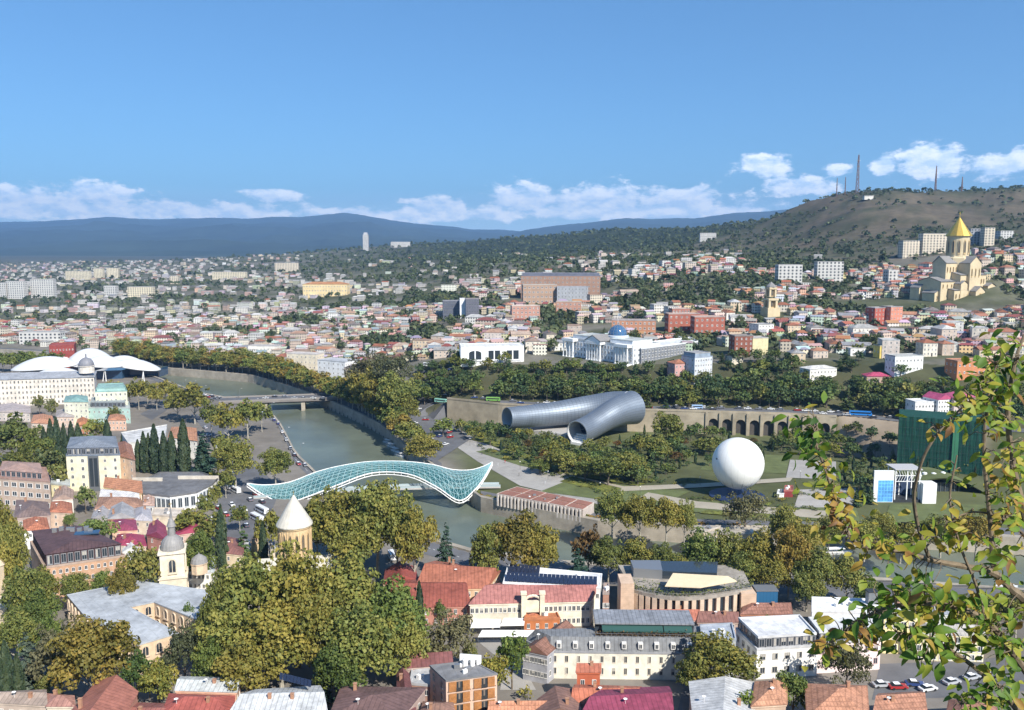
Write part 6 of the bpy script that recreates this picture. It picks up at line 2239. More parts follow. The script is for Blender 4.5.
# grey-roofed seminary round an arcaded court
t, q, H, o = quad_b('seminary', 'large grey-roofed courtyard building with arcaded inner walls', [(138, 645), (178, 633), (129, 607), (154, 602), (203, 622), (209, 622), (219, 592), (138, 581), (67, 595), (84, 615)], 21, 11, (.58, .44, .30), (.38, .40, .42), 'flat', 0, parapet=.15)
n = len(q)
cand = [(Vector(q[i]), Vector(q[(i + 1) % n])) for i in range(n)]
for s, e in cand:
    l = (e - s).length
    tt = (e - s).normalized(); nv = Vector((tt.y, -tt.x))
    if nv.dot(-((s + e) / 2 + Vector((o.x, o.y))).normalized()) > .15 and l > 5: put_windows(t, s, e, .5, H - .3, 2, max(2, int(l / 4)), 2.1, 3.4, (.60, .48, .36), True, depth=.4)
# bell tower of the old church
b = P(175, 600, 10)
t = thing('church_tower', 'cream church bell tower with grey dome and thin spire', 'bell tower', tuple(b), R(18))
s = 8.4
MB().box((0, 0, -1), (s + 1, s + 1, 11)).box((0, 0, 10), (s + 1.8, s + 1.8, .7)).obj('lower_storey', WALL_M, t, color=(.70, .62, .48))
st_ = MB().box((0, 0, 10.7), (s, s, 8.6)).box((0, 0, 19.3), (s + 1.2, s + 1.2, .8)); so_ = st_.obj('bell_storey', WALL_M, t, color=(.72, .64, .50))
for a in range(4):
    mw = Matrix.Rotation(a * PI / 2, 4, 'Z') @ Matrix.Translation((0, -s / 2 - .02, 12)) @ Matrix.Diagonal((2.8, .4, 5.6, 1)); link('bell_opening', WIN[True], so_, color=(.6, .52, .4), mw=mw)
    mw = Matrix.Rotation(a * PI / 2, 4, 'Z') @ Matrix.Translation((0, -s / 2 - .52, 2)) @ Matrix.Diagonal((2.2, .3, 4.6, 1)); link('window', WIN[True], t, color=(.6, .52, .4), mw=mw)
lead = mat('dome_lead', (.27, .26, .25), .55, var=.12, extra=stripes(0, .9, .1, dark=.75))
d = MB().lathe([(s * .5, 20.1), (s * .5, 20.7)] + [(s * .49 * math.cos(a), 20.7 + 4.8 * math.sin(a)) for a in np.linspace(.1, 1.25, 8)] + [(1.3, 26), (1.3, 28.4), (1.7, 28.6), (1.2, 30.0), (.5, 31.6), (.25, 35.0), (0, 36)], 16).obj('dome', lead, t)
MB().box((0, 0, 35.5), (.18, .18, 2.4)).box((0, 0, 36.9), (1.2, .18, .2)).obj('cross', GOLD_M, t)
quad_b('church_house', 'white church house with grey roof behind the bell tower', [(188, 571), (214, 572), (214, 556), (192, 556)], 18, 10, WHITEW, (.42, .45, .46), 'hip', 2.5, 'seam', (2, 6, 3))
b = P(200, 580, 17)
t = thing('turret', 'small drum turret with lead cap on the grey courtyard roof', 'turret', (b.x, b.y, 20.9))
MB().lathe([(3.0, -1), (3.0, 2.6), (3.3, 2.7), (3.3, 3.1)], 8).obj('drum', WALL_M, t, color=(.60, .46, .32)); MB().lathe([(3.1, 3.1), (2.7, 4.6), (1.2, 5.8), (.3, 6.2), (0, 7)], 12).obj('cap', lead, t)
# church fragment at the left edge
t, *_ = quad_b('church_wing', 'pale-roofed stone church wing at the left edge', [(-12, 606), (22, 610), (20, 590), (-8, 588)], 22, 12, (.58, .46, .32), (.52, .50, .46), 'gable', 2.5, 'seam', (1, 3, 2), arch=True)
b = P(-3, 600, 22); MB().lathe([(3.2, 0), (3.2, 14), (3.5, 14.4), (0, 19)], 8, (b.x - t.location.x, b.y - t.location.y, 8)).obj('tower', STONE_M, t, color=(.60, .48, .34))


def stone_dome():
    """drum and cone of the old cathedral"""
    g = P(294, 596, 9)
    d = PY(293.5, 495, g.y)
    t = thing('old_cathedral', 'old cathedral with stone drum under a pale ribbed cone roof amid plane trees', 'church', (d.x, g.y, 9), R(10))
    top = d.z - 9
    k = (g.y * CP + 60 * SP) / FPX
    rc, rd = 18.3 * k, 16.0 * k
    zc = top - 29.5 * k            # eave of the cone
    zd = zc - 30 * k
    fin = stripes(0, 1.0, .08, dark=.8)
    stone = mat('old_stone', (.60, .44, .25), .9, var=.2, vscale=.6, bump=.1)
    MB().lathe([(rc, zc - .35), (rc, zc), (.25, top), (0, top)], 24).obj('cone_roof', mat('pale_stone_roof', (.56, .52, .44), .85, var=.14, vscale=.5, extra=fin), t)
    MB().bar((0, 0, top), (0, 0, top + 1.7), .09).box((0, 0, top + 1.0), (.8, .1, .12)).obj('cross', GOLD_M, t)
    dr = MB().lathe([(rd * 1.04, zd - 1), (rd * 1.04, zd), (rd, zd + .2), (rd, zc - 1.4), (rd * 1.07, zc - 1.1), (rd * 1.10, zc - .3)], 32).obj('drum', stone, t)
    nb = 16
    for i in range(nb):
        a = 2 * PI * (i + .5) / nb
        mw = Matrix.Translation((rd * math.cos(a), rd * math.sin(a), zd + .8)) @ Matrix.Rotation(a + PI / 2, 4, 'Z') @ Matrix.Diagonal((rd * .20, .3, (zc - zd) * .72, 1))
        link('window', WIN[True], dr, color=(.56, .40, .22), mw=mw)
        aa = 2 * PI * i / nb
        MB().bar((rd * 1.01 * math.cos(aa), rd * 1.01 * math.sin(aa), zd + .3), (rd * 1.01 * math.cos(aa), rd * 1.01 * math.sin(aa), zc - 1.6), .16, 6).obj('half_column', stone, dr)
    for c, sx, sy, ze, ax in (((0, 0), 26, 9.5, 12.5, 'x'), ((0, 0), 10, 24, 12.5, 'y'), ((0, 0), 24, 17, 8.5, 'x')):
        gable_block(t, c, sx, sy, -1, min(ze, zd - 1), 2.6, ax, stone, mat('stone_slab_roof', (.50, .47, .40), .9, var=.15))
    # little cone tower beside it
    p = P(258, 560, 9)
    u = thing('cone_tower', 'little stone tower with brown cone cap left of the old cathedral', 'tower', tuple(p), 0)
    MB().lathe([(2.6, -1), (2.6, 8), (2.9, 8.3)], 8).obj('shaft', stone, u); MB().lathe([(3.1, 8.2), (0, 13)], 8).obj('cap', mat('brown_cone', (.34, .24, .16), .9), u)


stone_dome()

# market hall: red roofs, pink roof with solar panels
quad_b('market_hall', 'orange-red hipped roof hall with dormers by the riverside planes', [(415, 590), (487, 588), (500, 571), (436, 561)], 18, 10, (.62, .44, .28), (.36, .135, .085), 'gable', 4.5, 'seam', (2, 10, 5), chimney=2)
quad_b('market_hall', 'long dull-red roof hall with grey ridge strip below the orange-red one', [(392, 608), (470, 606), (462, 580), (392, 578)], 17, 10, (.42, .20, .15), (.28, .085, .06), 'gable', 3.5, 'seam', (2, 8, 3), chimney=1)
quad_b('market_hall', 'small maroon roof hall at the left of the dull-red one', [(384, 584), (418, 580), (414, 567), (386, 570)], 17, 10, (.55, .38, .26), (.28, .075, .06), 'gable', 3, 'seam', (2, 4, 2))
t, q, H, o = quad_b('bathhouse', 'cream two-storey hall with pink seamed roof, solar panels and arched gateway', [(470, 604), (590, 601), (600, 585), (502, 583)], 19.5, 10, (.70, .63, .50), (.40, .17, .145), 'gable', 3.0, 'seam', (2, 26, 5), ww=1.2, wh=1.9)
fa, fb_ = Vector(q[0]), Vector(q[1]); dd = (fb_ - fa).normalized(); nn = Vector((dd.y, -dd.x))
mid = fa.lerp(fb_, .52)
for s_ in (-1, 1):
    c = mid + dd * s_ * 3.2 + nn * 1.0
    MB().box((c.x, c.y, -2), (1.6, 1.6, H + 5.5), math.atan2(dd.y, dd.x)).box((c.x, c.y, H + 3.5), (2.1, 2.1, .8), math.atan2(dd.y, dd.x)).obj('gate_pillar', WALL_M, t, color=(.74, .66, .50))
c = mid + nn * .8
ga = MB().box((c.x, c.y, H - 3), (6, .9, 4), math.atan2(dd.y, dd.x))
for k in range(9):
    u0, u1 = PI * k / 9, PI * (k + 1) / 9
    ga.bar((c.x + dd.x * 2.6 * math.cos(u0), c.y + dd.y * 2.6 * math.cos(u0), H + 1 + 1.8 * math.sin(u0)), (c.x + dd.x * 2.6 * math.cos(u1), c.y + dd.y * 2.6 * math.cos(u1), H + 1 + 1.8 * math.sin(u1)), .5, 6)
ga.obj('gate_arch', WALL_M, t, color=(.76, .68, .52))
put_windows(t, mid + nn * 1.3 - dd * 2.2, mid + nn * 1.3 + dd * 2.2, -1, H - 2, 1, 1, 4, 6, (.5, .2, .12), True)


def solar_array(label, A, B, C, z, rows, cols, tilt=.5):
    a, b, c = P(*A, z), P(*B, z), P(*C, z)
    t = thing('solar_array', label, 'solar panels', tuple(a))
    u, v = (b - a) / cols, (c - a) / rows
    pm = mat('solar_glass', (.02, .028, .055), .15, spec=.6, extra=stripes(0, .34, .06, dark=2.2))
    for r in range(rows):
        for k in range(cols):
            p = u * (k + .04) + v * (r + .06)
            e, f = u * .92, v * .86
            m_ = MB()
            up0, up1 = Vector((0, 0, .15)), Vector((0, 0, .15 + tilt))
            m_.face([p + up0, p + e + up0, p + e + f + up1, p + f + up1])
            dn = Vector((0, 0, -.06))
            m_.face([p + up0 + dn, p + e + up0 + dn, p + e + up0, p + up0])
            m_.face([p + e + f + up1 + dn, p + f + up1 + dn, p + f + up1, p + e + f + up1])
            m_.face([p + f + up1 + dn, p + e + f + up1 + dn, p + e + up0 + dn, p + up0 + dn])
            m_.obj('panel', pm, t)
    return t


w_, *_ = quad_b('rear_wing', 'white flat-roofed wing carrying two rows of solar panels', [(503, 583), (600, 588), (602, 574), (508, 565)], 21.5, 10, (.72, .70, .66), (.72, .72, .72), 'flat', 0, wins=(2, 20, 3), parapet=.2)
solar_array('long front row of dark solar panels on the white rear wing', (505, 581.5), (597, 586.5), (507, 575), 21.8, 1, 22, 1.3)
solar_array('short back row of dark solar panels on the white rear wing', (508, 573), (539, 576), (510, 566.5), 21.8, 1, 8, 1.3)
quad_b('tin_house', 'pale patched tin roof house with rooftop solar row at the bottom edge', [(228, 716), (327, 716), (319, 686), (256, 690)], 24, 12, (.55, .42, .32), (.50, .51, .51), 'gable', 2.4, 'seam', None, chimney=2)
solar_array('blue solar panel row on the patched tin roof', (279, 680), (311, 688), (280, 674.5), 27.2, 1, 9, .6)
quad_b('orange_annex', 'rust-orange block with flat roof before the arched gateway', [(524, 620), (560, 619), (556, 611), (527, 612)], 15.5, 11, (.46, .16, .06), (.44, .17, .08), 'flat', 0, wins=(1, 4, 2))
for i, (x0, x1, y0, y1, lb) in enumerate([(470, 500, 628, 619, 'white fabric awning left of the rust-orange block'), (500, 524, 626, 618, 'second white awning touching the rust-orange block'), (478, 540, 637, 630, 'long cream awning lower over the market lane')]):
    a, b_, c, d = P(x0, y0, 14.5), P(x1, y0 - .6, 14.5), P(x1 + 1, y1, 15.6), P(x0 + 4, y1, 15.6)
    t = thing('awning', lb, 'awning', tuple((a + b_ + c + d) / 4 - Vector((0, 0, 3.6))))
    O = t.location
    MB().face([a - O, b_ - O, c - O, d - O]).face([d - O - Vector((0, 0, .08)), c - O - Vector((0, 0, .08)), b_ - O - Vector((0, 0, .08)), a - O - Vector((0, 0, .08))]).obj('canopy', WHITE_M, t)
    for p in (a, b_, c, d): MB().bar((p - O) - Vector((0, 0, 4)), p - O - Vector((0, 0, .1)), .07, 5).obj('post', METAL_M, t)


def curved_terrace():
    """the bow-fronted building with planted roof terrace and cream sail roof"""
    zt = 23.0
    arc = [(632, 589), (642, 592), (655, 594.8), (670, 597), (686, 597.5), (702, 596.5), (718, 594.5), (735, 591.5), (752, 588.5)]
    pts = [P(x, y, zt) for x, y in arc]
    zb = 10
    o = pts[4] + Vector((0, 14, 0)); o.z = zb
    t = thing('bow_building', 'bow-fronted stone and glass building with planted roof terrace and cream sail roof', 'building', tuple(o))
    H = zt - zb
    q = [(p.x - o.x, p.y - o.y) for p in pts]
    back = [(q[-1][0] + 2, 16), (q[0][0] - 2, 16)]
    poly = q + back
    inner = [(x, y + .9) for x, y in q]
    MB().prism(inner + back, -1, H - 1.2).obj('glass_wall', GLASS_M, t)
    fl = MB().prism(poly, H - 1.2, H)
    fl.obj('terrace_slab', FLAT_M, t, color=(.30, .27, .23))
    for i in range(len(q) - 1):
        a, b = Vector(q[i]), Vector(q[i + 1])
        ang = math.atan2(b.y - a.y, b.x - a.x)
        for f in (0, .5):
            c = a.lerp(b, f)
            MB().box((c.x, c.y + .45, -1), (1.5, 1.1, H - .2), ang).obj('pier', STONE_M, t, color=(.56, .44, .33))
            for z_ in (H * .45,): MB().box((a.lerp(b, f + .25).x, a.lerp(b, f + .25).y + .7, z_), ((b - a).length * .42, .3, .5), ang).obj('spandrel', METAL_M, t)
        rl = MB()
        for k in range(4):
            p = a.lerp(b, k / 4); rl.bar((p.x, p.y + .3, H), (p.x, p.y + .3, H + 1.1), .05, 4)
        rl.bar((a.x, a.y + .3, H + 1.1), (b.x, b.y + .3, H + 1.1), .06, 4).obj('railing', METAL_M, t)
    for x, w, h in ((q[0][0] - 2, 4.6, H + 3.2), (q[-1][0] - 2, 5.2, H - .4)):
        MB().box((x, 1.2 + (q[0][1] + q[-1][1]) / 2, -1), (w, 9, h + 1)).obj('end_wall', STONE_M, t, color=(.58, .42, .30))
    # rooftop pavilion, sail roof, planters
    MB().prism([(-10, 3), (14, 1), (17, 12), (-12, 13)], H, H + 2.8).obj('pavilion', GLASS_M, t)
    a, b, c, d, e = [P(x, y, zt + 3.6 + dz) - o for x, y, dz in ((665, 586, 0), (700, 587.5, 0), (737, 581, .3), (728, 576, 1.2), (673, 573, 1.6))]
    MB().face([a, b, c, d, e]).face([p - Vector((0, 0, .25)) for p in (e, d, c, b, a)]).face([a - Vector((0, 0, .25)), b - Vector((0, 0, .25)), b, a]).face([b - Vector((0, 0, .25)), c - Vector((0, 0, .25)), c, b]).obj('sail_roof', mat('sail_cloth', (.66, .54, .36), .7, var=.06), t)
    MB().prism([(q[0][0] + 2, 4), (q[0][0] + 12, 2), (q[0][0] + 13, 12), (q[0][0] + 2, 12)], H, H + 3.4).obj('machine_room', METAL_M, t)
    rng = np.random.RandomState(3)
    n = 900
    pos = []
    for i in range(n):
        f = rng.uniform(0, len(q) - 1.01); k = int(f); p = Vector(q[k]).lerp(Vector(q[k + 1]), f - k)
        pos.append((p.x + rng.normal(0, .4), p.y + 1.4 + (rng.normal(0, .35) if i % 3 else rng.uniform(0, 9)), H + .3 + abs(rng.normal(0, .6))))
    V, F, T = leafcloud(np.array(pos), rng.normal(0, 1, (n, 3)) + [0, 0, 1], .3, rng, rng.uniform(0, 1, n))
    link('foliage', np_mesh('foliage', V, F, [LEAF['green']], T, 'tint', smooth=False), t)
    p = P(765, 594, 19)
    u = thing('blue_hoarding', 'blue glazed box beside the stone end wall of the bow-fronted building', 'hoarding', (p.x, p.y, 12))
    MB().box((0, 0, -1), (7.5, 5, 10)).obj('box', mat('blue_panel', (.03, .12, .24), .3, extra=stripes(0, 1.2, .06, dark=.6)), u); MB().box((0, 0, 9), (7.9, 5.4, .4)).obj('cap', METAL_M, u)


curved_terrace()
# long cream house with mansard, terrace and green awning
t, q, H, o = quad_b('cream_house', 'long cream house with grey mansard and plant-lined terrace under green awnings', [(549, 652), (703, 654), (712, 636), (524, 640)], 20, 12, (.72, .68, .56), (.3, .3, .31), 'flat', 0, wins=(2, 13, 5), parapet=.3, ww=1.0, wh=2.2, frame=(.62, .55, .45))
q2 = grow(q, -.15); q3 = grow(q, -1.6)
m_ = MB()
n = len(q2)
for i in range(n):
    a, b, c, d = q2[i], q2[(i + 1) % n], q3[(i + 1) % n], q3[i]
    m_.face([(*a, H + .3), (*b, H + .3), (*c, H + 4.2), (*d, H + 4.2)])
m_.face([(*p, H + 4.2) for p in q3])
ms = m_.obj('mansard', SEAM_M, t, color=(.20, .205, .21))
a, b = Vector(q3[0]), Vector(q3[1]); ai, bi = Vector(q2[0]), Vector(q2[1])
dirx = (b - a).normalized(); nn = Vector((dirx.y, -dirx.x))
for k in range(9):
    p = ai.lerp(bi, (k + .6) / 9.4)
    dm = MB().box((p.x - nn.x * .6, p.y - nn.y * .6, H + 1.2), (1.4, 1.6, 1.9), math.atan2(dirx.y, dirx.x)).obj('dormer', WALL_M, ms, color=(.70, .68, .64))
    mw = Matrix.Translation((p.x + nn.x * .22, p.y + nn.y * .22, H + 1.35)) @ Matrix.Rotation(math.atan2(dirx.y, dirx.x), 4, 'Z') @ Matrix.Diagonal((1.0, .08, 1.5, 1)); link('dormer_window', WIN[False], dm, color=(.7, .68, .64), mw=mw)
pa, pb = a.lerp(b, .30), a.lerp(b, .98)
L = (pb - pa).length
MB().prism([tuple(p) for p in (pa - nn * 3.6, pb - nn * 3.6, pb - nn * 11, pa - nn * 11)], H + 4.2, H + 7.2).obj('terrace_room', GLASS_M, t)
MB().prism([tuple(p) for p in (pa - nn * 2.2, pb - nn * 2.2, pb - nn * 12, pa - nn * 12)], H + 7.2, H + 7.7, bottom=True).obj('terrace_roof', SEAM_M, t, color=(.24, .25, .27))
for f0, f1 in ((.07, .68), (.69, .97)):
    e0, e1 = pa.lerp(pb, f0), pa.lerp(pb, f1)
    aw = MB()
    aw.face([(*(e0 - nn * .8), H + 5.9), (*(e1 - nn * .8), H + 5.9), (*(e1 - nn * 3.6), H + 7.1), (*(e0 - nn * 3.6), H + 7.1)]); aw.face([(*(e0 - nn * .8), H + 5.4), (*(e1 - nn * .8), H + 5.4), (*(e1 - nn * .8), H + 5.9), (*(e0 - nn * .8), H + 5.9)])
    aw.obj('awning', mat('green_awning', (.03, .085, .075), .8), t)
rl = MB()
for k in range(int(L / 1.6)):
    p = pa + dirx * k * 1.6 - nn * .25; rl.bar((p.x, p.y, H + 4.2), (p.x, p.y, H + 5.2), .05, 4)
rl.bar((*(pa - nn * .25), H + 5.2), (*(pb - nn * .25), H + 5.2), .06, 4).obj('railing', METAL_M, t)
rng = np.random.RandomState(8)
n_ = 700
pos = [(*(pa.lerp(pb, rng.uniform(0, 1)) - nn * (.7 + rng.normal(0, .15))), H + 4.5 + abs(rng.normal(0, .5))) for _ in range(n_)]
V, F, T = leafcloud(np.array(pos), rng.normal(0, 1, (n_, 3)) + [0, 0, 1], .26, rng, rng.uniform(0, 1, n_))
link('foliage', np_mesh('foliage', V, F, [LEAF['rust']], T, 'tint', smooth=False), t)
quad_b('brown_wing', 'brown-roofed grey wing running back from the long cream house', [(523, 650), (547, 655), (576, 630), (556, 626)], 21, 12, (.34, .34, .36), (.22, .115, .085), 'gable', 2.6, 'tile', (2, 8, 5))  # grey wall colour holds the shade of the side facade
quad_b('grey_roof_house', 'blue-grey flat roof with green panel right of the green awnings', [(702, 640), (736, 640), (732, 624), (700, 626)], 25, 12, (.42, .44, .45), (.33, .36, .40), 'flat', 0, wins=(2, 4, 3))
# white corner house with dark glazed top storey
quad_b('white_house', 'white corner house with dark glazed top storey and pale flat roof', [(757, 650), (818, 646), (800, 626), (736, 629)], 21, 12, (.80, .77, .70), (.5, .5, .5), 'flat', 0, wins=(2, 5, 4), top=(.5, 3.6, (.07, .075, .085), (.62, .62, .62), 'flat', 0, 2.2), frame=(.35, .33, .3), ww=1.6, wh=1.9)
quad_b('pink_white_house', 'pink and white house with dark glazed attic right of the white corner house', [(818, 644), (881, 640), (876, 624), (806, 628)], 21, 12, (.76, .62, .58), (.5, .5, .5), 'flat', 0, wins=(2, 7, 3), top=(.5, 3.4, (.07, .075, .085), (.56, .56, .55), 'flat', 0, 2.4), frame=(.55, .4, .38), ww=1.3, wh=2)
quad_b('yellow_facade', 'pale yellow house with dark openings behind the shrub', [(884, 618), (916, 619), (918, 612), (886, 611)], 23, 11, (.78, .66, .34), (.5, .45, .35), 'flat', 0, wins=(3, 4, 2), ww=1.7, wh=2.2)
quad_b('yellow_facade', 'long yellow house partly hidden by the shrub above the car park', [(916, 634), (985, 636), (985, 626), (918, 624)], 20, 11, (.70, .62, .40), (.45, .42, .38), 'hip', 2, wins=(3, 9, 2), ww=1.5, wh=2)
b = P(871, 606, 22)
t = thing('rooftop_tower', 'grey roof plant tower on white base above the pale yellow house', 'roof plant', (b.x, b.y, 21))
MB().box((0, 0, -8), (5, 4, 10)).obj('base', WHITE_M, t); MB().box((0, 0, 2), (3, 2.6, 4.2)).obj('cabinet', METAL_M, t); MB().box((0, 0, 6.2), (3.4, 3, .3)).obj('cap', DARK_M, t)
# timber-screened block
t, q, H, o = quad_b('timber_block', 'flat-roofed block with timber slat screens and rooftop tanks', [(446, 681), (497, 674), (471, 661), (430, 666)], 26, 12, (.62, .44, .34), (.19, .19, .195), 'flat', 0, parapet=.25)
fa, fb_ = Vector(q[0]), Vector(q[1]); dd = (fb_ - fa).normalized(); nn = Vector((dd.y, -dd.x)); L = (fb_ - fa).length
for r in range(4):
    for (f0, f1) in ((.05, .46), (.54, .95)):
        c = fa.lerp(fb_, (f0 + f1) / 2); w = (f1 - f0) * L
        mw = Matrix.Translation((c.x + nn.x * .005, c.y + nn.y * .005, H - 3.1 - 3.3 * r)) @ Matrix.Rotation(math.atan2(dd.y, dd.x), 4, 'Z') @ Matrix.Diagonal((w, .15, 2.6, 1)); link('window', WIN[False], t, color=(.2, .16, .13), mw=mw)
        for s0, s1 in ((0, .36), (.66, 1)):
            p0, p1 = fa.lerp(fb_, f0 + (f1 - f0) * s0), fa.lerp(fb_, f0 + (f1 - f0) * s1)
            c = p0.lerp(p1, .5) + nn * .3
            MB().box((c.x, c.y, H - 3.15 - 3.3 * r), ((p1 - p0).length, .12, 2.7), math.atan2(dd.y, dd.x)).obj('timber_screen', WOOD_M, t)
        c = fa.lerp(fb_, (f0 + f1) / 2) + nn * .35
        MB().box((c.x, c.y, H - 3.2 - 3.3 * r), (w * .3, .08, 1.0), math.atan2(dd.y, dd.x)).obj('balcony_rail', DARK_M, t)
sa = Vector(q[-1]); put_windows(t, sa, Vector(q[0]), .5, H - .5, 4, 2, 1.2, 2.0, (.3, .3, .3))
tk = MB()
for i, (x, y, r, h) in enumerate(((1.0, 2.2, .8, 2.0), (3.0, 2.6, .7, 1.7), (4.5, 3.2, .5, 1.4))): tk.lathe([(r, 0), (r, h), (0, h + .3)], 14, (x, y, H + .1))
tk.box((2.4, 4.4, H), (6, 1.0, 2.2), -.15).obj('water_tank', WHITE_M, t)
# stone pavilion roof in the riverside park
t, q, H, o = quad_b('park_pavilion', 'long riverside pavilion with terracotta roof panels and white colonnade', [(497, 494), (583, 510), (594, 503), (517, 487)], 11.8, 6.8, (.46, .40, .36), (.52, .44, .38), 'flat', 0, parapet=.3)
fa, fb_ = Vector(q[0]), Vector(q[1]); bl = Vector(q[3]); dd = (fb_ - fa); nn = Vector((dd.y, -dd.x)).normalized()
for k in range(24):
    p = fa.lerp(fb_, (k + .5) / 24) + nn * .8
    MB().box((p.x, p.y, -1), (.8, .8, H + .9), math.atan2(dd.y, dd.x)).obj('column', WALL_M, t, color=(.58, .52, .46))
put_windows(t, fa, fb_, 0, H - .5, 1, 18, 2.2, 4.6, (.4, .36, .34))
tp = mat('terracotta_deck', (.27, .125, .09), .85, var=.15, vscale=.3)
br = Vector(q[2])
for r in range(2):
    for k in range(5):
        u0, u1, v0, v1 = (k + .06) / 5, (k + .94) / 5, (r + .08) / 2, (r + .92) / 2
        f = lambda u, v: fa.lerp(fb_, u).lerp(bl.lerp(br, u), v)
        MB().prism([tuple(f(a, b)) for a, b in ((u0, v0), (u1, v0), (u1, v1), (u0, v1))], H + .06, H + .4).obj('roof_panel', tp, t)
# event stage and cable-car station
p = P(872, 502, 6.5); p2 = P(932, 501, 6.5)
st = thing('event_stage', 'event stage with white truss, blue side screen and dark backdrop', 'stage', tuple(p))
W = (p2 - p).length; k = p.y / FPX * 1.03
hs = 33 * k
tr = MB()
for x in (W * .36, W * .55, W * .75): tr.bar((x, 0, 0), (x, 0, hs), .35, 4); tr.bar((x, 9, 0), (x, 9, hs), .35, 4)
for i in range(10):
    x0, x1 = W * (.36 + .042 * i), W * (.36 + .042 * (i + 1))
    for z in (hs, hs * .82, hs * .64): tr.bar((x0, 0, z), (x1, 0, z), .22, 4)
    tr.bar((x0, 0, hs), (x1, 0, hs * .82), .14, 4); tr.bar((x1, 0, hs * .82), (x0, 0, hs * .64), .14, 4)
tr.obj('truss', WHITE_M, st)
MB().box((W * .56, 9.5, 0), (W * .42, .6, hs * .66)).obj('backdrop', mat('stage_backdrop', (.03, .05, .10), .8, var=.4, vscale=.4), st)
MB().box((W * .56, 5, 0), (W * .44, 12, 1.4)).obj('platform', DARK_M, st)
MB().box((W * .56, 5, hs), (W * .44, 12, .5)).obj('stage_roof', mat('stage_roof_sheet', (.45, .44, .43), .7), st)
MB().box((W * .17, 0, 0), (W * .32, 1.0, hs * .98)).obj('side_panel', WHITE_M, st)
MB().box((W * .20, -.6, .4), (W * .24, .2, hs * .66)).obj('side_screen', mat('blue_screen', (.10, .30, .62), .4, var=.35, vscale=.25, extra=stripes(0, 1.6, .14, dark=1.8, axis2=1, period2=2.0)), st)
MB().box((W * .88, 0, 0), (W * .22, 6, hs * .62)).obj('side_tent', WHITE_M, st)
p = P(914, 492, 6.5); p2 = P(990, 496, 6.5)
cs = thing('cable_station', 'cable car station under a curved grass-green roof', 'station', tuple(p))
W = (p2 - p).length
rows = []
for i in range(25):
    u = i / 24
    z = 9.8 * math.sin(PI * min(1, .22 + u * .78)) ** .9
    rows.append([(W * u, y, max(.1, z - .06 * abs(y - 8))) for y in np.linspace(-4, 20, 6)])
MB().grid(rows, flip=True).grid([[(x, y, z - .5) for x, y, z in r] for r in rows]).obj('green_roof', LAWN_M, cs)
MB().prism([(2, 1), (W * .62, 1), (W * .62, 14), (2, 14)], 0, 5.2).obj('glass_hall', GLASS_M, cs)
for i in range(10):
    x = 2 + W * .6 * i / 9; MB().bar((x, .6, 0), (x, .6, 5.4), .14, 5).obj('mullion', METAL_M, cs)
for dx, dy in ((W * .32, 4), (W * .48, 6), (W * .2, 5)): MB().lathe([(1.3, 8.6), (1.3, 9.7), (0, 10.2)], 12, (dx, dy, 0)).obj('roof_light', WHITE_M, cs)
# stone pavilion walls on the park's river edge
quad_b('stone_pavilion', 'low stone pavilion wall between the plane trees by the river', [(690, 532), (702, 533), (720, 527), (708, 526)], 12, 6.5, (.52, .42, .30), (.42, .38, .33), 'flat', 0)
quad_b('stone_pavilion', 'long low stone terrace building behind the round-topped tree', [(704, 533), (790, 537), (800, 527), (716, 526)], 11.5, 6.5, (.46, .38, .28), (.42, .38, .32), 'flat', 0, wins=(1, 12, 2), ww=2.2, wh=2.2)
quad_b('kiosk', 'small dark red kiosk on the paved square right of the balloon', [(784, 491), (793, 491), (793, 486), (785, 486)], 10, 6.5, (.22, .04, .04), (.35, .12, .10), 'flat', 0)
quad_b('kiosk', 'white low kiosk left of the dark red one', [(777, 494), (784, 494), (784, 490), (778, 490)], 8.5, 6.5, (.72, .70, .66), (.6, .6, .58), 'flat', 0)

# ------------------------------------------------------------------ trees and shrubs, placed one by one or in rows
def tp(kind, px, top, base, w, look, where, color=(1, 1, 1), gz=8.0, label=None, var=None):
    """a tree from its picture: top pixel, (often hidden) foot pixel, crown width"""
    b = P(px, base, gz)
    z = float(Hgt(b.x, b.y))
    if z < 0: z = 7.0
    b = P(px, base, z)
    h = PY(px, top, b.y).z - z
    cm, tm, ph, pr = PROTO[kind][0]
    k = (b.y * CP - (z + h / 2 - CAM_Z) * SP) / FPX
    return plant(kind, (b.x, b.y, z), h, (w * k / 2) / pr / (h / ph), label, where, look, None, color, var)


YEL, OLV, GRN, ORA = (1.04, 1.0, .9), (.92, 1.0, 1.0), (.72, .92, .9), (1.15, .93, .85)
OP, YP = 'olive plane tree', 'yellowing plane tree'
# behind the old cathedral, by the river
for a in [('plane_big', 340, 487, 572, 66, OP, YEL), ('plane_big', 378, 479, 575, 70, OP, OLV), ('plane_big', 415, 506, 592, 44, YP, YEL), ('plane_big', 352, 512, 590, 60, OP, YEL), ('plane_big', 318, 500, 572, 44, OP, OLV), ('plane_big', 398, 492, 582, 50, OP, OLV), ('plane_big', 300, 560, 600, 34, OP, OLV)]:
    tp(*a[:5], a[5], 'between old cathedral and river', a[6])
tp('cedar', 446, 522, 580, 26, 'ragged dark conifer', 'standing alone at the river bank before the red halls', GRN)
for a in [('plane_big', 488, 522, 592, 40, OP, OLV), ('plane_big', 515, 511, 590, 60, YP, ORA), ('plane_big', 541, 524, 592, 40, YP, YEL)]:
    tp(*a[:5], a[5], 'behind the solar-panelled hall', a[6])
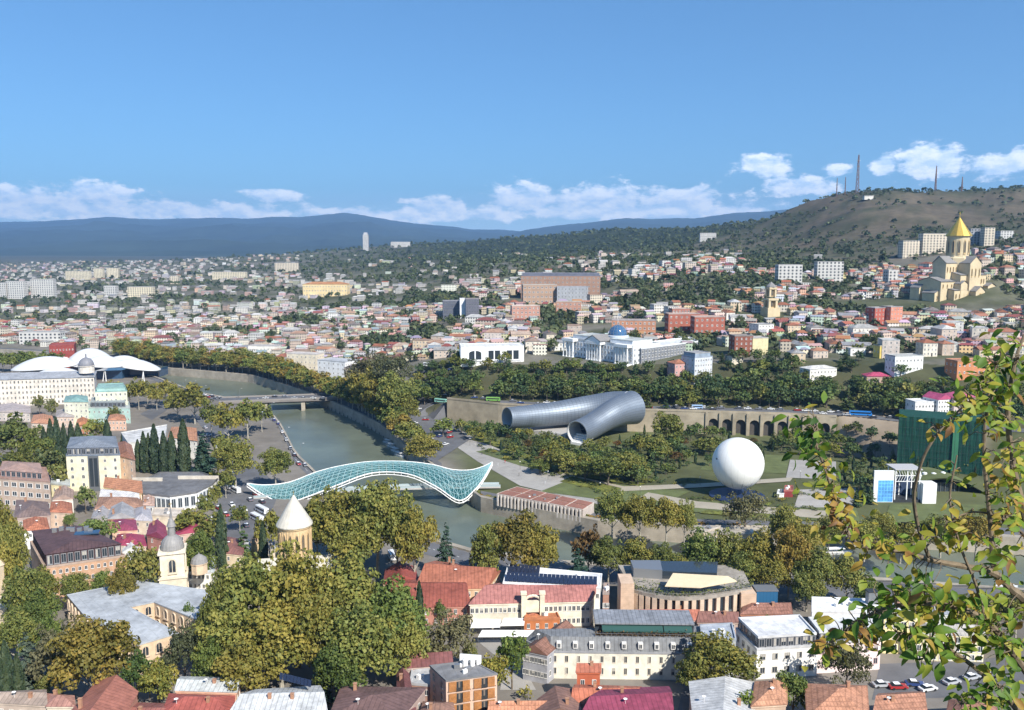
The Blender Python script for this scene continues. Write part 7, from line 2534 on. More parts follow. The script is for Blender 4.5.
# the great mass in front
for a in [(255, 556, 668, 84, OLV), (300, 546, 668, 82, YEL), (344, 556, 664, 84, OLV), (232, 606, 688, 76, OLV), (282, 600, 692, 92, YEL), (393, 582, 676, 76, GRN), (360, 606, 700, 86, OLV), (404, 618, 690, 58, OLV), (322, 590, 690, 70, YEL), (222, 576, 672, 44, OLV), (250, 640, 712, 70, YEL), (340, 640, 714, 60, GRN), (212, 640, 706, 40, GRN)]:
    tp('plane_big', a[0], a[1], a[2], a[3], OP if a[4] != YEL else YP, 'in the big grove below the old cathedral', a[4])
tp('cedar', 322, 650, 712, 30, 'blue-green conifer', 'in the gap of the big grove', GRN)
# courtyard and church side, left
tp('plane_big', 98, 616, 716, 78, 'ochre round-crowned plane tree', 'before the courtyard building', ORA)
tp('grey_big', 62, 618, 700, 56, 'grey-leaved tree', 'left of the ochre plane tree')
tp('cedar', 30, 632, 700, 38, 'blue-green drooping cedar', 'at the lower left corner')
tp('cypress', 9, 642, 706, 14, 'slim dark cypress', 'left of the drooping cedar'); tp('cypress', 20, 655, 708, 12, 'slim dark cypress', 'left of the drooping cedar'); tp('cypress', 2, 650, 708, 12, 'slim dark cypress', 'left of the drooping cedar')
tp('green_big', 138, 648, 704, 34, 'deep green tree', 'right of the ochre plane tree', (.6, .85, .8)); tp('green_big', 160, 656, 710, 38, 'light olive tree', 'right of the ochre plane tree', (1.5, 1.35, 1))
tp('grey_big', 186, 618, 690, 38, 'grey-green tree', 'at the mouth of the arcaded court', (.8, .95, .9)); tp('plane_big', 212, 600, 680, 34, OP, 'right of the arcaded court', OLV)
tp('plane_big', 20, 612, 672, 50, OP, 'left of the courtyard building', OLV); tp('plane_big', 55, 612, 690, 30, OP, 'left of the courtyard building', GRN)
for a in [(30, 566, 640, 44, OLV), (44, 568, 616, 36, YEL), (76, 572, 612, 30, OLV), (8, 540, 628, 40, YEL), (40, 590, 650, 40, GRN), (6, 500, 590, 34, YEL), (16, 520, 600, 30, OLV), (104, 570, 610, 26, GRN)]:
    tp('plane_big', a[0], a[1], a[2], a[3], OP, 'round the brown mansard building', a[4])
tp('green_big', 97, 514, 556, 40, 'round green tree', 'behind the brown mansard building', (.8, 1, .9))
tp('green_big', 142, 540, 606, 42, 'broad dull green tree', 'left of the church bell tower', (1.2, 1.05, .9)); tp('plane_big', 124, 566, 620, 28, OP, 'left of the church bell tower', ORA)
tp('plane_big', 202, 530, 590, 34, OP, 'right of the church bell tower', GRN); tp('cypress', 223, 506, 572, 11, 'tall slim cypress', 'by the maroon-roofed house'); tp('pine', 244, 527, 566, 20, 'dark conifer', 'left of the little cone tower', GRN)
tp('cypress', 264, 523, 572, 9, 'slim cypress', 'beside the little cone tower'); tp('plane_mid', 214, 512, 552, 32, OP, 'behind the maroon-roofed house', OLV); tp('plane_mid', 190, 508, 545, 36, OP, 'behind the maroon-roofed house', YEL)
tp('cypress', 420, 582, 640, 9, 'lone thin cypress', 'against the dull-red hall roof')
tp('plane_mid', 271, 510, 562, 28, OP, 'left of the old cathedral cone', YEL)
# left of the river, upstream
for a in [('plane_big', 236, 437, 492, 40), ('plane_big', 276, 447, 490, 32), ('plane_mid', 229, 404, 446, 30), ('plane_mid', 248, 398, 440, 32), ('plane_mid', 262, 402, 432, 22), ('plane_mid', 195, 383, 424, 36), ('plane_mid', 222, 432, 470, 24), ('plane_mid', 212, 400, 440, 24), ('plane_mid', 178, 392, 420, 24)]:
    tp(*a[:5], OP, 'along the near quay upstream of the footbridge', YEL if a[1] % 2 else OLV)
for px, top, base, w in [(240, 504, 532, 20), (215, 484, 512, 17), (226, 470, 498, 19), (206, 496, 522, 18)]: tp('plane_mid', px, top, base, w, 'small plane tree', 'on the square left of the footbridge', OLV)
tp('cedar', 205, 430, 478, 30, 'blue-green spreading conifer', 'right of the cypress row', GRN)
for px, top, base, w in [(139, 440, 472, 7), (145, 432, 473, 8), (150, 434, 473, 7), (156, 425, 474, 10), (165, 432, 475, 9), (173, 432, 475, 9), (185, 420, 476, 12), (203, 440, 478, 12)]:
    tp('cypress', px, top, base, w, 'dark cypress', 'in the row before the pale-roofed hall')
for px, top, base, w in [(46, 428, 470, 8), (53, 420, 470, 9), (59, 418, 470, 9), (66, 424, 470, 8), (73, 422, 462, 8), (80, 424, 462, 9), (108, 420, 450, 8), (123, 434, 452, 4)]:
    tp('cypress', px, top, base, w, 'dark cypress', 'in the clump left of the tall cream block')
for a in [('green_big', 14, 414, 470, 54, (.9, .9, .8)), ('green_big', 38, 432, 474, 40, (.85, .95, .8)), ('dark_mid', 52, 445, 484, 30, (1, 1, 1)), ('green_big', 20, 445, 492, 36, (1.1, 1, .8)), ('green_mid', 97, 418, 446, 24, (1.2, 1.1, .8)), ('dark_mid', 88, 430, 462, 22, (.9, 1, 1)), ('green_mid', 8, 470, 500, 20, (1, 1, .8)), ('green_mid', 60, 462, 492, 22, (1, 1, 1)), ('green_mid', 86, 486, 514, 22, (.9, 1, 1))]:
    tp(*a[:5], 'broad green tree', 'left of the tall cream block', a[5])
for px, top, base, w in [(40, 394, 416, 14), (52, 398, 420, 12), (115, 405, 424, 14)]: tp('green_mid', px, top, base, w, 'small green tree', 'at the long ornate building')
for i, px in enumerate(range(112, 178, 9)): tp('plane_mid', px, 377 + (i % 3) * 3 + abs(px - 140) * .1, 406 + (i % 2) * 4, 18, OP, 'before the shell-roofed hall', YEL)
for i, px in enumerate(range(-6, 60, 9)): tp('plane_mid', px, 350 + (i % 3) * 2, 372, 18, OP, 'behind the shell-roofed hall', GRN)
# far quay rows
k = 0
for off, step, h in ((9, 11, 18), (20, 13, 20), (34, 15, 21), (50, 17, 20)):
    Y0 = None
    px = 118.0
    while px < 412:
        Y = float(_i(RBANK, px)) + off
        u = (px - 512) / FPX
        if not (off > 30 and px > 300) and not (off > 15 and px > 396):
            z = float(Hgt(u * Y, Y))
            plant('plane_mid', (u * Y + TR.uniform(-1.5, 1.5), Y + TR.uniform(-2, 2), z), h * TR.uniform(.85, 1.15), TR.uniform(1.0, 1.25), None, f'in the {("quay-edge", "second", "third", "hindmost")[(9, 20, 34, 50).index(off)]} row of the far quay', OP, None, [YEL, OLV, ORA, GRN][k % 4])
        k += 1
        px += step / math.hypot(Y / FPX, abs((_i(RBANK, px + 5) - _i(RBANK, px - 5)) / 10.0))
for a in [(398, 372, 428, 44, OLV), (378, 366, 420, 40, YEL), (362, 368, 412, 34, YEL), (408, 394, 430, 26, YEL)]: tp('plane_big', a[0], a[1], a[2], a[3], YP, 'at the end of the far quay rows', a[4])
tp('grey_big', 372, 350, 392, 50, 'large grey-brown tree', 'above the far quay rows', (1, 1, .9)); tp('grey_big', 392, 352, 392, 40, 'large grey-brown tree', 'above the far quay rows', (.9, 1, .9))
tp('plane_big', 424, 434, 466, 42, 'round yellow-olive plane tree', 'on the bank above the right end of the footbridge', YEL)
tp('green_mid', 443, 418, 437, 26, 'clipped green tree mass', 'at the edge of the road junction', (1.1, 1.2, .9))
# planted scarp under the plateau
n = 0
row = 0
while row < 5:
    px = 412.0 + row * 3
    while px < 1030:
        Y = float(_i(WALL, px)) + 19 + row * 14.5 + TR.uniform(-3, 3)
        u = (px - 512) / FPX
        x = u * Y + TR.uniform(-2, 2)
        z = float(Hgt(x, Y))
        skip = (478 < px < 498 and row < 3) or (838 < px < 852 and row < 3) or (row == 4 and 555 < px < 700) or (row >= 3 and 680 < px < 722) or (row > 2 and 800 < px < 842) or (row > 1 and 864 < px < 892) or (row > 2 and 905 < px) or (row > 3 and TR.random() < .4)
        if not skip:
            kd = TR.choice(['dark_mid', 'dark_mid', 'green_mid', 'green_mid', 'pine' if px > 480 else 'dark_mid'])
            h = TR.uniform(11, 17) * (1.12 if row < 2 else .82)
            side = 'left of the twin tubes' if px < 500 else 'behind the twin tubes' if px < 640 else 'above the arcaded wall' if px < 840 else 'on the cliff right of the arcades'
            plant(kd, (x, Y, z - .5), h, TR.uniform(1.0, 1.3) if kd != 'pine' else 1.1, None, f'in {("lowest", "second", "middle", "fourth", "top")[row]} scarp row {side}', {'dark_mid': 'dark tree', 'green_mid': 'green tree', 'pine': 'dark pine'}[kd], None, TR.choice([(.75, .92, .85), (.62, .82, .85), (.9, .98, .8), (1.05, 1, .8)]))
            n += 1
        px += TR.uniform(10, 13.5)
    row += 1
# Rike park: groves, conifers, shrubs
def inpoly(x, y, poly):
    c = False
    for i in range(len(poly)):
        (a, b), (d, e) = poly[i - 1], poly[i]
        if (b > y) != (e > y) and x < (d - a) * (y - b) / (e - b) + a: c = not c
    return c


GROVES = [([(452, 428), (500, 432), (566, 446), (600, 448), (690, 428), (706, 440), (700, 462), (640, 486), (590, 478), (540, 470), (500, 452), (470, 440)], 165),
          ([(770, 440), (840, 442), (838, 458), (800, 456), (772, 452)], 26), ([(840, 440), (900, 455), (900, 470), (850, 470)], 20), ([(640, 420), (712, 422), (712, 440), (640, 440)], 22), ([(700, 438), (770, 442), (772, 470), (708, 468)], 18), ([(845, 472), (900, 472), (868, 510), (840, 505)], 14), ([(905, 470), (985, 472), (985, 477), (905, 477)], 9)]
placed = []
for poly, m_ in GROVES:
    k = 0; tries = 0
    while k < m_ and tries < 4000:
        tries += 1
        x, y = TR.uniform(min(p[0] for p in poly), max(p[0] for p in poly)), TR.uniform(min(p[1] for p in poly), max(p[1] for p in poly))
        if not inpoly(x, y, poly): continue
        if 560 < x < 600 and y < 452: continue
        if 500 < x < 560 and y < 430: continue
        if any((x - a) ** 2 + ((y - b) * 2.2) ** 2 < 72 for a, b in placed): continue
        placed.append((x, y))
        g = P(x, y, 6.5); z = float(Hgt(g.x, g.y))
        kd = TR.choice(['green_mid', 'green_mid', 'dark_mid', 'pine', 'bush', 'rust_mid' if TR.random() < .35 else 'green_mid', 'cypress'])
        h = {'green_mid': TR.uniform(7, 12), 'dark_mid': TR.uniform(7, 11), 'pine': TR.uniform(7, 11), 'bush': TR.uniform(3, 4.5), 'rust_mid': TR.uniform(6, 9), 'cypress': TR.uniform(6, 9)}[kd]
        wh = 'before the twin tubes' if x < 560 else 'between round mouth and balloon' if x < 660 else 'behind the balloon' if x < 840 else 'under the green netting'
        plant(kd, (g.x, g.y, z), h, TR.uniform(1.0, 1.35) if kd not in ('cypress',) else 1, None, 'in the park ' + wh, {'green_mid': 'green tree', 'dark_mid': 'dark tree', 'pine': 'dark pine', 'bush': 'low bush', 'rust_mid': 'rusty tree', 'cypress': 'small cypress'}[kd], None, TR.choice([(.8, .95, .85), (.68, .88, .9), (1, 1, .85), (1.25, 1.15, .8)]))
        k += 1
for a in [(560, 446, 474, 36), (608, 452, 486, 40), (585, 458, 482, 30), (632, 452, 482, 34), (655, 432, 462, 30), (668, 408, 452, 34), (540, 458, 474, 24)]:
    tp('green_big', *a, 'broad green tree', 'in the middle of the park', (1.1, 1.1, .9))
# near the river, right
for a in [('plane_big', 612, 490, 540, 38, OLV), ('plane_big', 640, 494, 545, 38, YEL), ('plane_big', 666, 496, 545, 36, YEL), ('plane_big', 684, 500, 545, 24, OLV)]: tp(a[0], *a[1:5], OP, 'in the riverside row beside the terracotta pavilion', a[5])
tp('rust_mid', 588, 522, 580, 34, 'rust-brown tree', 'behind the solar-panelled hall', OLV); tp('cedar', 577, 548, 596, 34, 'blue-green conifer', 'behind the solar-panelled hall', GRN)
for a in [(608, 536, 588, 40, OLV), (636, 538, 588, 42, YEL), (662, 544, 592, 38, OLV), (700, 530, 588, 42, GRN), (728, 530, 590, 40, OLV), (758, 530, 594, 44, YEL), (788, 526, 600, 42, ORA), (815, 548, 606, 46, OLV), (846, 556, 608, 44, OLV), (868, 580, 620, 34, GRN), (680, 556, 596, 34, YEL), (742, 552, 600, 40, OLV), (772, 556, 604, 40, YEL), (806, 570, 612, 40, OLV), (905, 592, 630, 40, OLV), (940, 588, 632, 44, YEL), (978, 594, 640, 46, OLV), (1015, 590, 640, 40, OLV)]:
    tp('plane_big', *a[:4], OP if a[4] != YEL else YP, 'in the near quay row behind the bow-fronted building', a[4])
tp('grey_big', 745, 488, 536, 42, 'round-topped grey-olive tree', 'standing before the balloon', (1, 1, .85))
for a in [(784, 504, 556, 36, OLV), (803, 520, 566, 36, YEL), (828, 515, 556, 30, OLV), (864, 520, 560, 36, OLV), (900, 522, 562, 40, YEL), (880, 510, 546, 30, OLV), (940, 515, 556, 40, OLV), (975, 512, 560, 40, ORA)]: tp('plane_big', *a[:4], OP, 'on the far bank right of the balloon', a[4])
# among the houses at the front
tp('plane_big', 718, 636, 700, 76, 'bright olive plane tree', 'before the long cream house', YEL); tp('plane_big', 693, 652, 702, 36, 'bright olive plane tree', 'before the long cream house', OLV)
tp('grey_big', 450, 610, 672, 48, 'grey-brown leafy tree', 'before the market awnings', (1, 1, .95)); tp('green_big', 492, 652, 698, 40, 'olive leafy tree', 'right of the timber-screened block', (1.5, 1.3, .9)); tp('green_big', 512, 628, 690, 36, 'fresh green tree', 'right of the timber-screened block', (1, 1.15, .8))
tp('green_big', 792, 668, 722, 40, 'loose dark green tree', 'right of the clay tile roof', (1, 1.1, .9)); tp('grey_big', 845, 636, 700, 48, 'wispy dark tree', 'before the pink and white house', (.75, .8, .7)); tp('green_big', 742, 690, 735, 44, 'bright green fronded tree', 'at the bottom edge by the tin roof', (1.3, 1.5, .7))
tp('bush', 526, 686, 700, 18, 'small garden bush', 'by the brown folded roof'); tp('pine', 592, 590, 616, 14, 'small dark conifer', 'at the end of the solar-panelled hall')
tp('green_big', 600, 610, 634, 14, 'small green tree', 'at the end of the solar-panelled hall', (.8, 1, .9))
# shrubs on the beds and the quay edge by the footbridge
for i in range(92):
    px = 470 + i * 3.4 + max(0, i - 45) * 3 + TR.uniform(-1, 1); 
    g = P(px, min(532, 500 + (px - 470) * .20) + TR.uniform(-3, 2), 7)
    yb = float(_i(RBANK, 512 + FPX * g.x / g.y))
    if g.y < yb + 3: g.y = yb + 3.5
    plant('bush', (g.x, g.y, float(Hgt(g.x, g.y))), TR.uniform(1.5, 3.4), TR.uniform(1, 1.5), None, 'on the bank below the terracotta pavilion' if i < 40 else 'on the far bank under the plane trees', 'low shrub', None, TR.choice([(1, 1, 1), (1.4, 1.2, .8), (1.6, 1.0, .8)]))
for (x0, y0, x1, y1, m_, wh) in [(478, 448, 560, 470, 22, 'along the bed left of the plaza'), (560, 472, 700, 484, 30, 'along the hedge behind the plane row'), (770, 500, 870, 480, 22, 'round the paved square'), (530, 466, 600, 490, 20, 'in the beds behind the terracotta pavilion'), (690, 500, 850, 516, 26, 'on the lawn before the balloon')]:
    for i in range(m_):
        f = (i + .5) / m_
        g = P(x0 + (x1 - x0) * f, y0 + (y1 - y0) * f + TR.uniform(-4, 4), 6.6)
        plant('bush', (g.x, g.y, float(Hgt(g.x, g.y))), TR.uniform(1.2, 2.6), TR.uniform(1.2, 2.0), None, wh, 'low shrub', None, TR.choice([(1, 1, 1), (1.2, 1.1, .8), (.8, 1, .9)]))
# infill in the old town wherever the ground between roofs would lie bare
for a in [(70, 512, 530, 14), (150, 548, 574, 16), (232, 566, 592, 20), (170, 488, 502, 14), (216, 470, 490, 16), (286, 556, 580, 18), (438, 640, 668, 20), (470, 640, 668, 16), (560, 690, 712, 14), (640, 692, 712, 12), (770, 612, 640, 14), (690, 602, 620, 14), (720, 606, 624, 14), (60, 540, 566, 18), (190, 600, 640, 18), (150, 672, 700, 20), (120, 690, 714, 20), (46, 670, 706, 22), (350, 700, 730, 20), (440, 600, 626, 14)]:
    tp('green_big', *a, 'garden tree', 'between old-town roofs', TR.choice([(1, 1, 1), (1.3, 1.2, .8), (.8, 1, .9)]))

# ------------------------------------------------------------------ the leafy sapling close to the camera
def sapling_leafmat():
    m = bpy.data.materials.new('sapling_leaf')
    m.use_nodes = True
    nt = m.node_tree; N, L = nt.nodes, nt.links
    b = N['Principled BSDF']; b.inputs['Roughness'].default_value = .58; b.inputs['Specular IOR Level'].default_value = .4
    at = N.new('ShaderNodeAttribute'); at.attribute_name = 'tint'
    tc = N.new('ShaderNodeTexCoord')
    n = N.new('ShaderNodeTexNoise'); n.inputs['Scale'].default_value = 28; n.inputs['Detail'].default_value = 5
    L.new(tc.outputs['Object'], n.inputs['Vector'])
    a = N.new('ShaderNodeMath'); a.operation = 'MULTIPLY_ADD'; L.new(n.outputs['Fac'], a.inputs[0]); a.inputs[1].default_value = .42; L.new(at.outputs['Fac'], a.inputs[2])
    s = N.new('ShaderNodeMath'); s.operation = 'SUBTRACT'; L.new(a.outputs[0], s.inputs[0]); s.inputs[1].default_value = .21
    r = N.new('ShaderNodeValToRGB')
    for i, (p, c) in enumerate([(0, (.035, .085, .012)), (.3, (.12, .22, .022)), (.52, (.28, .31, .035)), (.7, (.40, .33, .045)), (.86, (.34, .19, .04)), (1, (.16, .075, .03))]):
        e = r.color_ramp.elements[i] if i < 2 else r.color_ramp.elements.new(p)
        e.position = p; e.color = (*c, 1)
    L.new(s.outputs[0], r.inputs[0]); L.new(r.outputs[0], b.inputs['Base Color'])
    tr = N.new('ShaderNodeBsdfTranslucent'); L.new(r.outputs[0], tr.inputs['Color'])
    ms = N.new('ShaderNodeMixShader'); ms.inputs[0].default_value = .38
    L.new(b.outputs[0], ms.inputs[1]); L.new(tr.outputs[0], ms.inputs[2]); L.new(ms.outputs[0], N['Material Output'].inputs['Surface'])
    return m


def sapling():
    rng = np.random.RandomState(21)
    lm = sapling_leafmat()
    bk = mat('sapling_bark', (.17, .13, .085), .85, var=.35, vscale=40, bump=.3, bscale=60)
    root = PY(1075, 900, 2.95); root.z = float(Hgt(root.x, root.y)) - .1
    t = thing('sapling', 'leafy sapling with green and yellow leaves close up at the right edge', 'sapling', tuple(root))
    O = root
    def W(px, py, Y): return PY(px, py, Y) - O
    stems = [
        ([(1075, 900, 2.95), (1062, 800, 2.9), (1046, 700, 2.85), (1030, 612, 2.8), (1010, 588, 2.78), (994, 573, 2.76), (967, 567, 2.74), (930, 560, 2.72), (905, 552, 2.7), (880, 548, 2.7)], .022, .005),
        ([(1030, 612, 2.8), (1030, 540, 2.85), (1014, 470, 2.9), (1008, 410, 2.9), (1016, 360, 2.92), (1024, 335, 2.95)], .016, .004),
        ([(994, 573, 2.76), (990, 520, 2.8), (984, 450, 2.84), (988, 400, 2.86), (996, 365, 2.88)], .009, .003),
        ([(930, 560, 2.72), (919, 530, 2.7), (914, 500, 2.68), (917, 478, 2.66), (926, 452, 2.64), (942, 428, 2.64), (962, 408, 2.66), (982, 394, 2.7)], .007, .003),
        ([(905, 552, 2.7), (862, 546, 2.66), (846, 530, 2.62), (836, 503, 2.6), (826, 472, 2.58), (815, 440, 2.57), (814, 416, 2.56)], .007, .0025),
        ([(1046, 700, 2.85), (1010, 650, 2.75), (985, 620, 2.7), (950, 606, 2.66), (910, 604, 2.62), (876, 612, 2.6), (846, 630, 2.58), (826, 648, 2.57)], .013, .003),
        ([(1062, 800, 2.9), (1030, 730, 2.8), (1000, 690, 2.75), (965, 660, 2.7), (930, 640, 2.66), (896, 632, 2.62)], .014, .003),
        ([(985, 620, 2.7), (976, 585, 2.72), (960, 545, 2.74), (950, 500, 2.76), (957, 455, 2.78)], .006, .0025),
        ([(1030, 730, 2.8), (1012, 700, 2.78), (990, 700, 2.76), (960, 704, 2.74)], .008, .003),
        ([(1030, 540, 2.85), (1005, 520, 2.82), (975, 512, 2.8), (948, 520, 2.78)], .006, .002)]
    allp = []
    for pts, r0, r1 in stems:
        path = smooth_path([tuple(W(*p)) for p in pts], 36)
        mb = MB()
        for i in range(35):
            f = i / 35
            mb.bar(path[i], path[i + 1], (r0 * (1 - f) + r1 * f), 7, r2=(r0 * (1 - f - 1 / 35) + r1 * (f + 1 / 35)))
        mb.obj('branch', bk, t, smooth=True)
        allp += [Vector(p) for p in path]
    clusters = [(812, 438, 9, 22, 40, .12), (824, 472, 8, 16, 26, .42), (834, 500, 9, 18, 30, .72), (846, 526, 11, 12, 22, .72), (872, 544, 20, 12, 22, .6),
                (932, 428, 12, 8, 5, .68), (950, 426, 8, 6, 4, .74), (984, 412, 8, 8, 3, .6), (988, 396, 28, 34, 96, .40), (1004, 362, 22, 20, 60, .26), (1012, 470, 20, 48, 110, .5), (958, 480, 14, 30, 12, .5),
                (900, 546, 34, 12, 26, .52), (955, 535, 36, 20, 40, .6), (1002, 560, 24, 20, 28, .45), (905, 588, 34, 16, 42, .14), (955, 606, 44, 22, 84, .36), (1004, 640, 24, 36, 84, .26),
                (878, 616, 28, 14, 40, .12), (930, 640, 42, 18, 66, .30), (856, 634, 20, 10, 20, .58), (828, 648, 12, 8, 14, .62), (990, 692, 34, 20, 54, .24), (1010, 520, 16, 20, 34, .62)]
    tot = 0
    for (cx, cy, rx, ry, n, yl) in clusters:
        big = 1.08 if cy > 575 else .82 if cx < 880 else 1.0
        V, F, T = [], [], []
        tw = MB()
        n = int(n * (2.1 if cx < 860 else 1.5))
        for i in range(n):
            px, py = cx + rng.normal(0, rx * .55), cy + rng.normal(0, ry * .55)
            near = min(allp, key=lambda p: (pix(p + O)[0] - px) ** 2 + (pix(p + O)[1] - py) ** 2)
            Y = (near + O).y + rng.normal(0, .13)
            base = W(px, py, max(2.1, Y))
            if i % 2 == 0:
                mid = near.lerp(base, .55) + Vector((rng.normal(0, .01), rng.normal(0, .01), .012))
                tw.bar(near, mid, .0022, 4, r2=.0017); tw.bar(mid, base, .0017, 4, r2=.0012)
            elif i > 2:
                pb = V[-1][0]
                base = Vector(pb) + Vector((rng.normal(0, .04), rng.normal(0, .05), rng.normal(0, .035)))
            l = rng.uniform(.026, .053) * big; w = l * rng.uniform(.42, .6)
            d = Vector((rng.normal(0, 1), rng.normal(-.25, .7), rng.normal(-.35, .6))).normalized()
            up = Vector((rng.normal(.2, .5), rng.normal(-.45, .5), rng.normal(.8, .4))).normalized()
            s = d.cross(up).normalized(); nr = s.cross(d)
            curl = rng.uniform(-.3, .85) * l; fold = rng.uniform(.12, .6)
            prof = [(0, .05), (.14, .5), (.34, .95), (.55, 1), (.75, .74), (.9, .34), (1, .02)]
            rows = []
            for u, ww in prof:
                c = base + d * (l * u) - nr * (curl * u * u)
                e = w * .5 * ww
                rows += [c - s * e + nr * e * fold, c, c + s * e + nr * e * fold]
            k = sum(len(v) for v in V)
            V.append([tuple(p) for p in rows])
            for j in range(len(prof) - 1):
                a = k + j * 3
                F += [(a, a + 1, a + 4, a + 3), (a + 1, a + 2, a + 5, a + 4)]
            T += [float(np.clip(rng.normal(yl + (.12 if cy > 575 else .04), .18), 0, 1))] * len(rows)
        A = np.array([p for v in V for p in v])
        fm = [0] * len(F)
        tf = [f for f in tw.f if len(f) == 4]
        F = F + [tuple(i + len(A) for i in f) for f in tf]; fm += [1] * len(tf)
        T = T + [.5] * len(tw.v)
        A = np.vstack([A, np.array(tw.v)])
        link('foliage', np_mesh('foliage', A, np.array(F), [lm, bk], np.array(T), 'tint', smooth=True, fm=fm), t)


sapling()

# ------------------------------------------------------------------ vehicles, boats, lamps, masts, people
CARP_M = mat('car_paint', OC, .25, objcol=True, spec=.6)
TYRE_M = mat('tyre_rubber', (.02, .02, .02), .8)
CARG_M = mat('car_glass', (.02, .025, .03), .08, spec=.6)
LAMP_M = mat('lamp_lens', (.7, .68, .6), .2)


def profile_body(prof, w, taper=.0):
    mb = MB()
    L_ = [(x, -w / 2 + taper * max(0, z - .8), z) for x, z in prof]; R_ = [(x, w / 2 - taper * max(0, z - .8), z) for x, z in prof]
    n = len(prof)
    for i in range(n):
        j = (i + 1) % n
        mb.face([L_[i], L_[j], R_[j], R_[i]])
    mb.face(L_[::-1]); mb.face(R_)
    return mb


def make_car():
    t = thing('parked_car', 'x', 'car', (0, 0, -500))
    profile_body([(-2.1, .35), (2.1, .35), (2.15, .62), (2.0, .82), (.95, .95), (-1.75, 1.0), (-2.12, .85)], 1.76).obj('body', CARP_M, t)
    cab = profile_body([(1.0, .93), (.35, 1.40), (-1.05, 1.44), (-1.75, .98)], 1.66, .28).obj('cabin', CARG_M, t)
    MB().prism([(.30, -.62), (.30, .62), (-1.05, .62), (-1.05, -.62)], 1.425, 1.47).obj('roof_panel', CARP_M, cab)
    for x in (-1.3, 1.3):
        for y in (-.8, .8): MB().bar((x, y - .1, .33), (x, y + .1, .33), .33, 14).obj('wheel', TYRE_M, t)
    for y in (-.6, .6):
        MB().box((2.08, y, .6), (.14, .36, .16)).obj('headlight', LAMP_M, t); MB().box((-2.10, y, .66), (.10, .3, .16)).obj('tail_light', mat('tail_lens', (.4, .02, .02), .3), t)
    remember(t)
    return t


CAR0 = make_car()
FAR_CAR = None
CARC = [((.70, .70, .69), 'white'), ((.42, .43, .45), 'silver'), ((.05, .05, .06), 'black'), ((.16, .17, .19), 'grey'), ((.36, .03, .03), 'red'), ((.04, .07, .20), 'blue'), ((.70, .69, .66), 'white'), ((.09, .10, .12), 'dark')]
cars_n = [0]


def car(loc, rz, cname, label=None, where=None, group=None):
    col, nm = cname
    if cars_n[0] == 0:
        o = CAR0
        for c in KIDS[o.name]:
            if c.name.startswith('body'): c.color = (*col, 1)
    else: o = copy_tree(CAR0, None, {'body': col})
    def roofc(o):
        for c in o.children:
            if c.name.startswith('cabin'):
                for d in c.children: d.color = (*col, 1)
    cars_n[0] += 1
    o.location = loc; o.rotation_euler = (0, 0, rz)
    for c in KIDS[CAR0.name]: pass
    o['paint'] = nm
    if label: tag(o, label, 'car')
    else: AUTO.append((o, f'{nm} car', where, tuple(loc)))
    if group: o['group'] = group
    elif 'group' in o: del o['group']
    return o


for px, py, c, rz, lb in [(882, 683, 1, .1, 'silver hatchback first in the car park row below the shrub'), (898, 685, 4, .05, 'red car in the car park below the shrub'), (915, 682, 5, -.1, 'dark blue car between red and white ones in the car park'), (928, 687, 0, .3, 'white car standing askew nearest in the car park'),
                          (952, 680, 1, .35, 'silver car right of the askew white one'), (972, 675, 1, .35, 'silver saloon at the far right of the car park'), (990, 672, 3, .35, 'grey car behind the shrub at the car park end')]:
    p = P(px, py, 13); car((p.x, p.y, float(Hgt(p.x, p.y)) + .12), rz, CARC[c], lb, None, 'cars in the car park').scale = (1.28, 1.2, 1.2)
KR = random.Random(12)
px = 474.0
while px < 930:                                             # parked along the terrace road
    Y = float(_i(WALL, px)) + KR.choice([2.2, 9.5]); u = (px - 512) / FPX
    car((u * Y, Y, 23.1), KR.choice([0, PI]) + KR.uniform(-.06, .06) - .08, KR.choice(CARC), None, 'on the terrace road ' + ('left of' if px < 500 else 'behind' if px < 645 else 'right of') + ' the twin tubes')
    px += KR.choice([8, 9, 12, 18])
for px, py in [(398, 408), (405, 415), (411, 406), (418, 412), (424, 402), (430, 408), (436, 401), (416, 424), (426, 420), (434, 428), (441, 421), (421, 434), (429, 440), (438, 436), (447, 431), (444, 445), (452, 438), (455, 428), (408, 428), (414, 438), (443, 410), (450, 404)]:
    p = P(px + KR.uniform(-2, 2), py + KR.uniform(-1.5, 1.5), 7.5); car((p.x, p.y, float(Hgt(p.x, p.y)) + .45), KR.choice([.9, .9 + PI, 2.0, -.2]) + KR.uniform(-.15, .15), KR.choice(CARC), None, 'on the road junction beyond the footbridge')
for px in np.linspace(262, 330, 8):
    Y = float(P(px, 400, 10.5).y) + KR.choice([6, 14]); u = (px - 512) / FPX
    car((u * Y, Y, 10.6), -.1 + KR.choice([0, PI]), KR.choice(CARC), None, 'on the road bridge')
for i in range(34):                                         # along the near quay road by the old cathedral and beyond
    px = 196 + i * 3.9 if i < 26 else 300 + (i - 26) * 16
    Y = float(_i(LBANK, px)) - KR.choice([7, 11, 15, 19]); u = (px - 512) / FPX
    Y2 = float(_i(LBANK, px + 4)); d = math.atan2(Y2 - float(_i(LBANK, px)), (4 / FPX) * Y + u * (Y2 - float(_i(LBANK, px))))
    car((u * Y, Y, float(Hgt(u * Y, Y)) + .15), d + KR.choice([0, PI]), KR.choice(CARC), None, 'on the near quay road')


for px, py in [(212, 520), (218, 508), (226, 515), (232, 505), (238, 518), (244, 510), (228, 488), (222, 462), (216, 448), (208, 436), (250, 500), (256, 495), (232, 474), (205, 428), (246, 526), (262, 502)]:
    p = P(px, py, 8.5); car((p.x, p.y, float(Hgt(p.x, p.y)) + .12), KR.choice([2.2, 2.2 + PI, .7]) + KR.uniform(-.1, .1), KR.choice(CARC), None, 'on the riverside square by the footbridge')


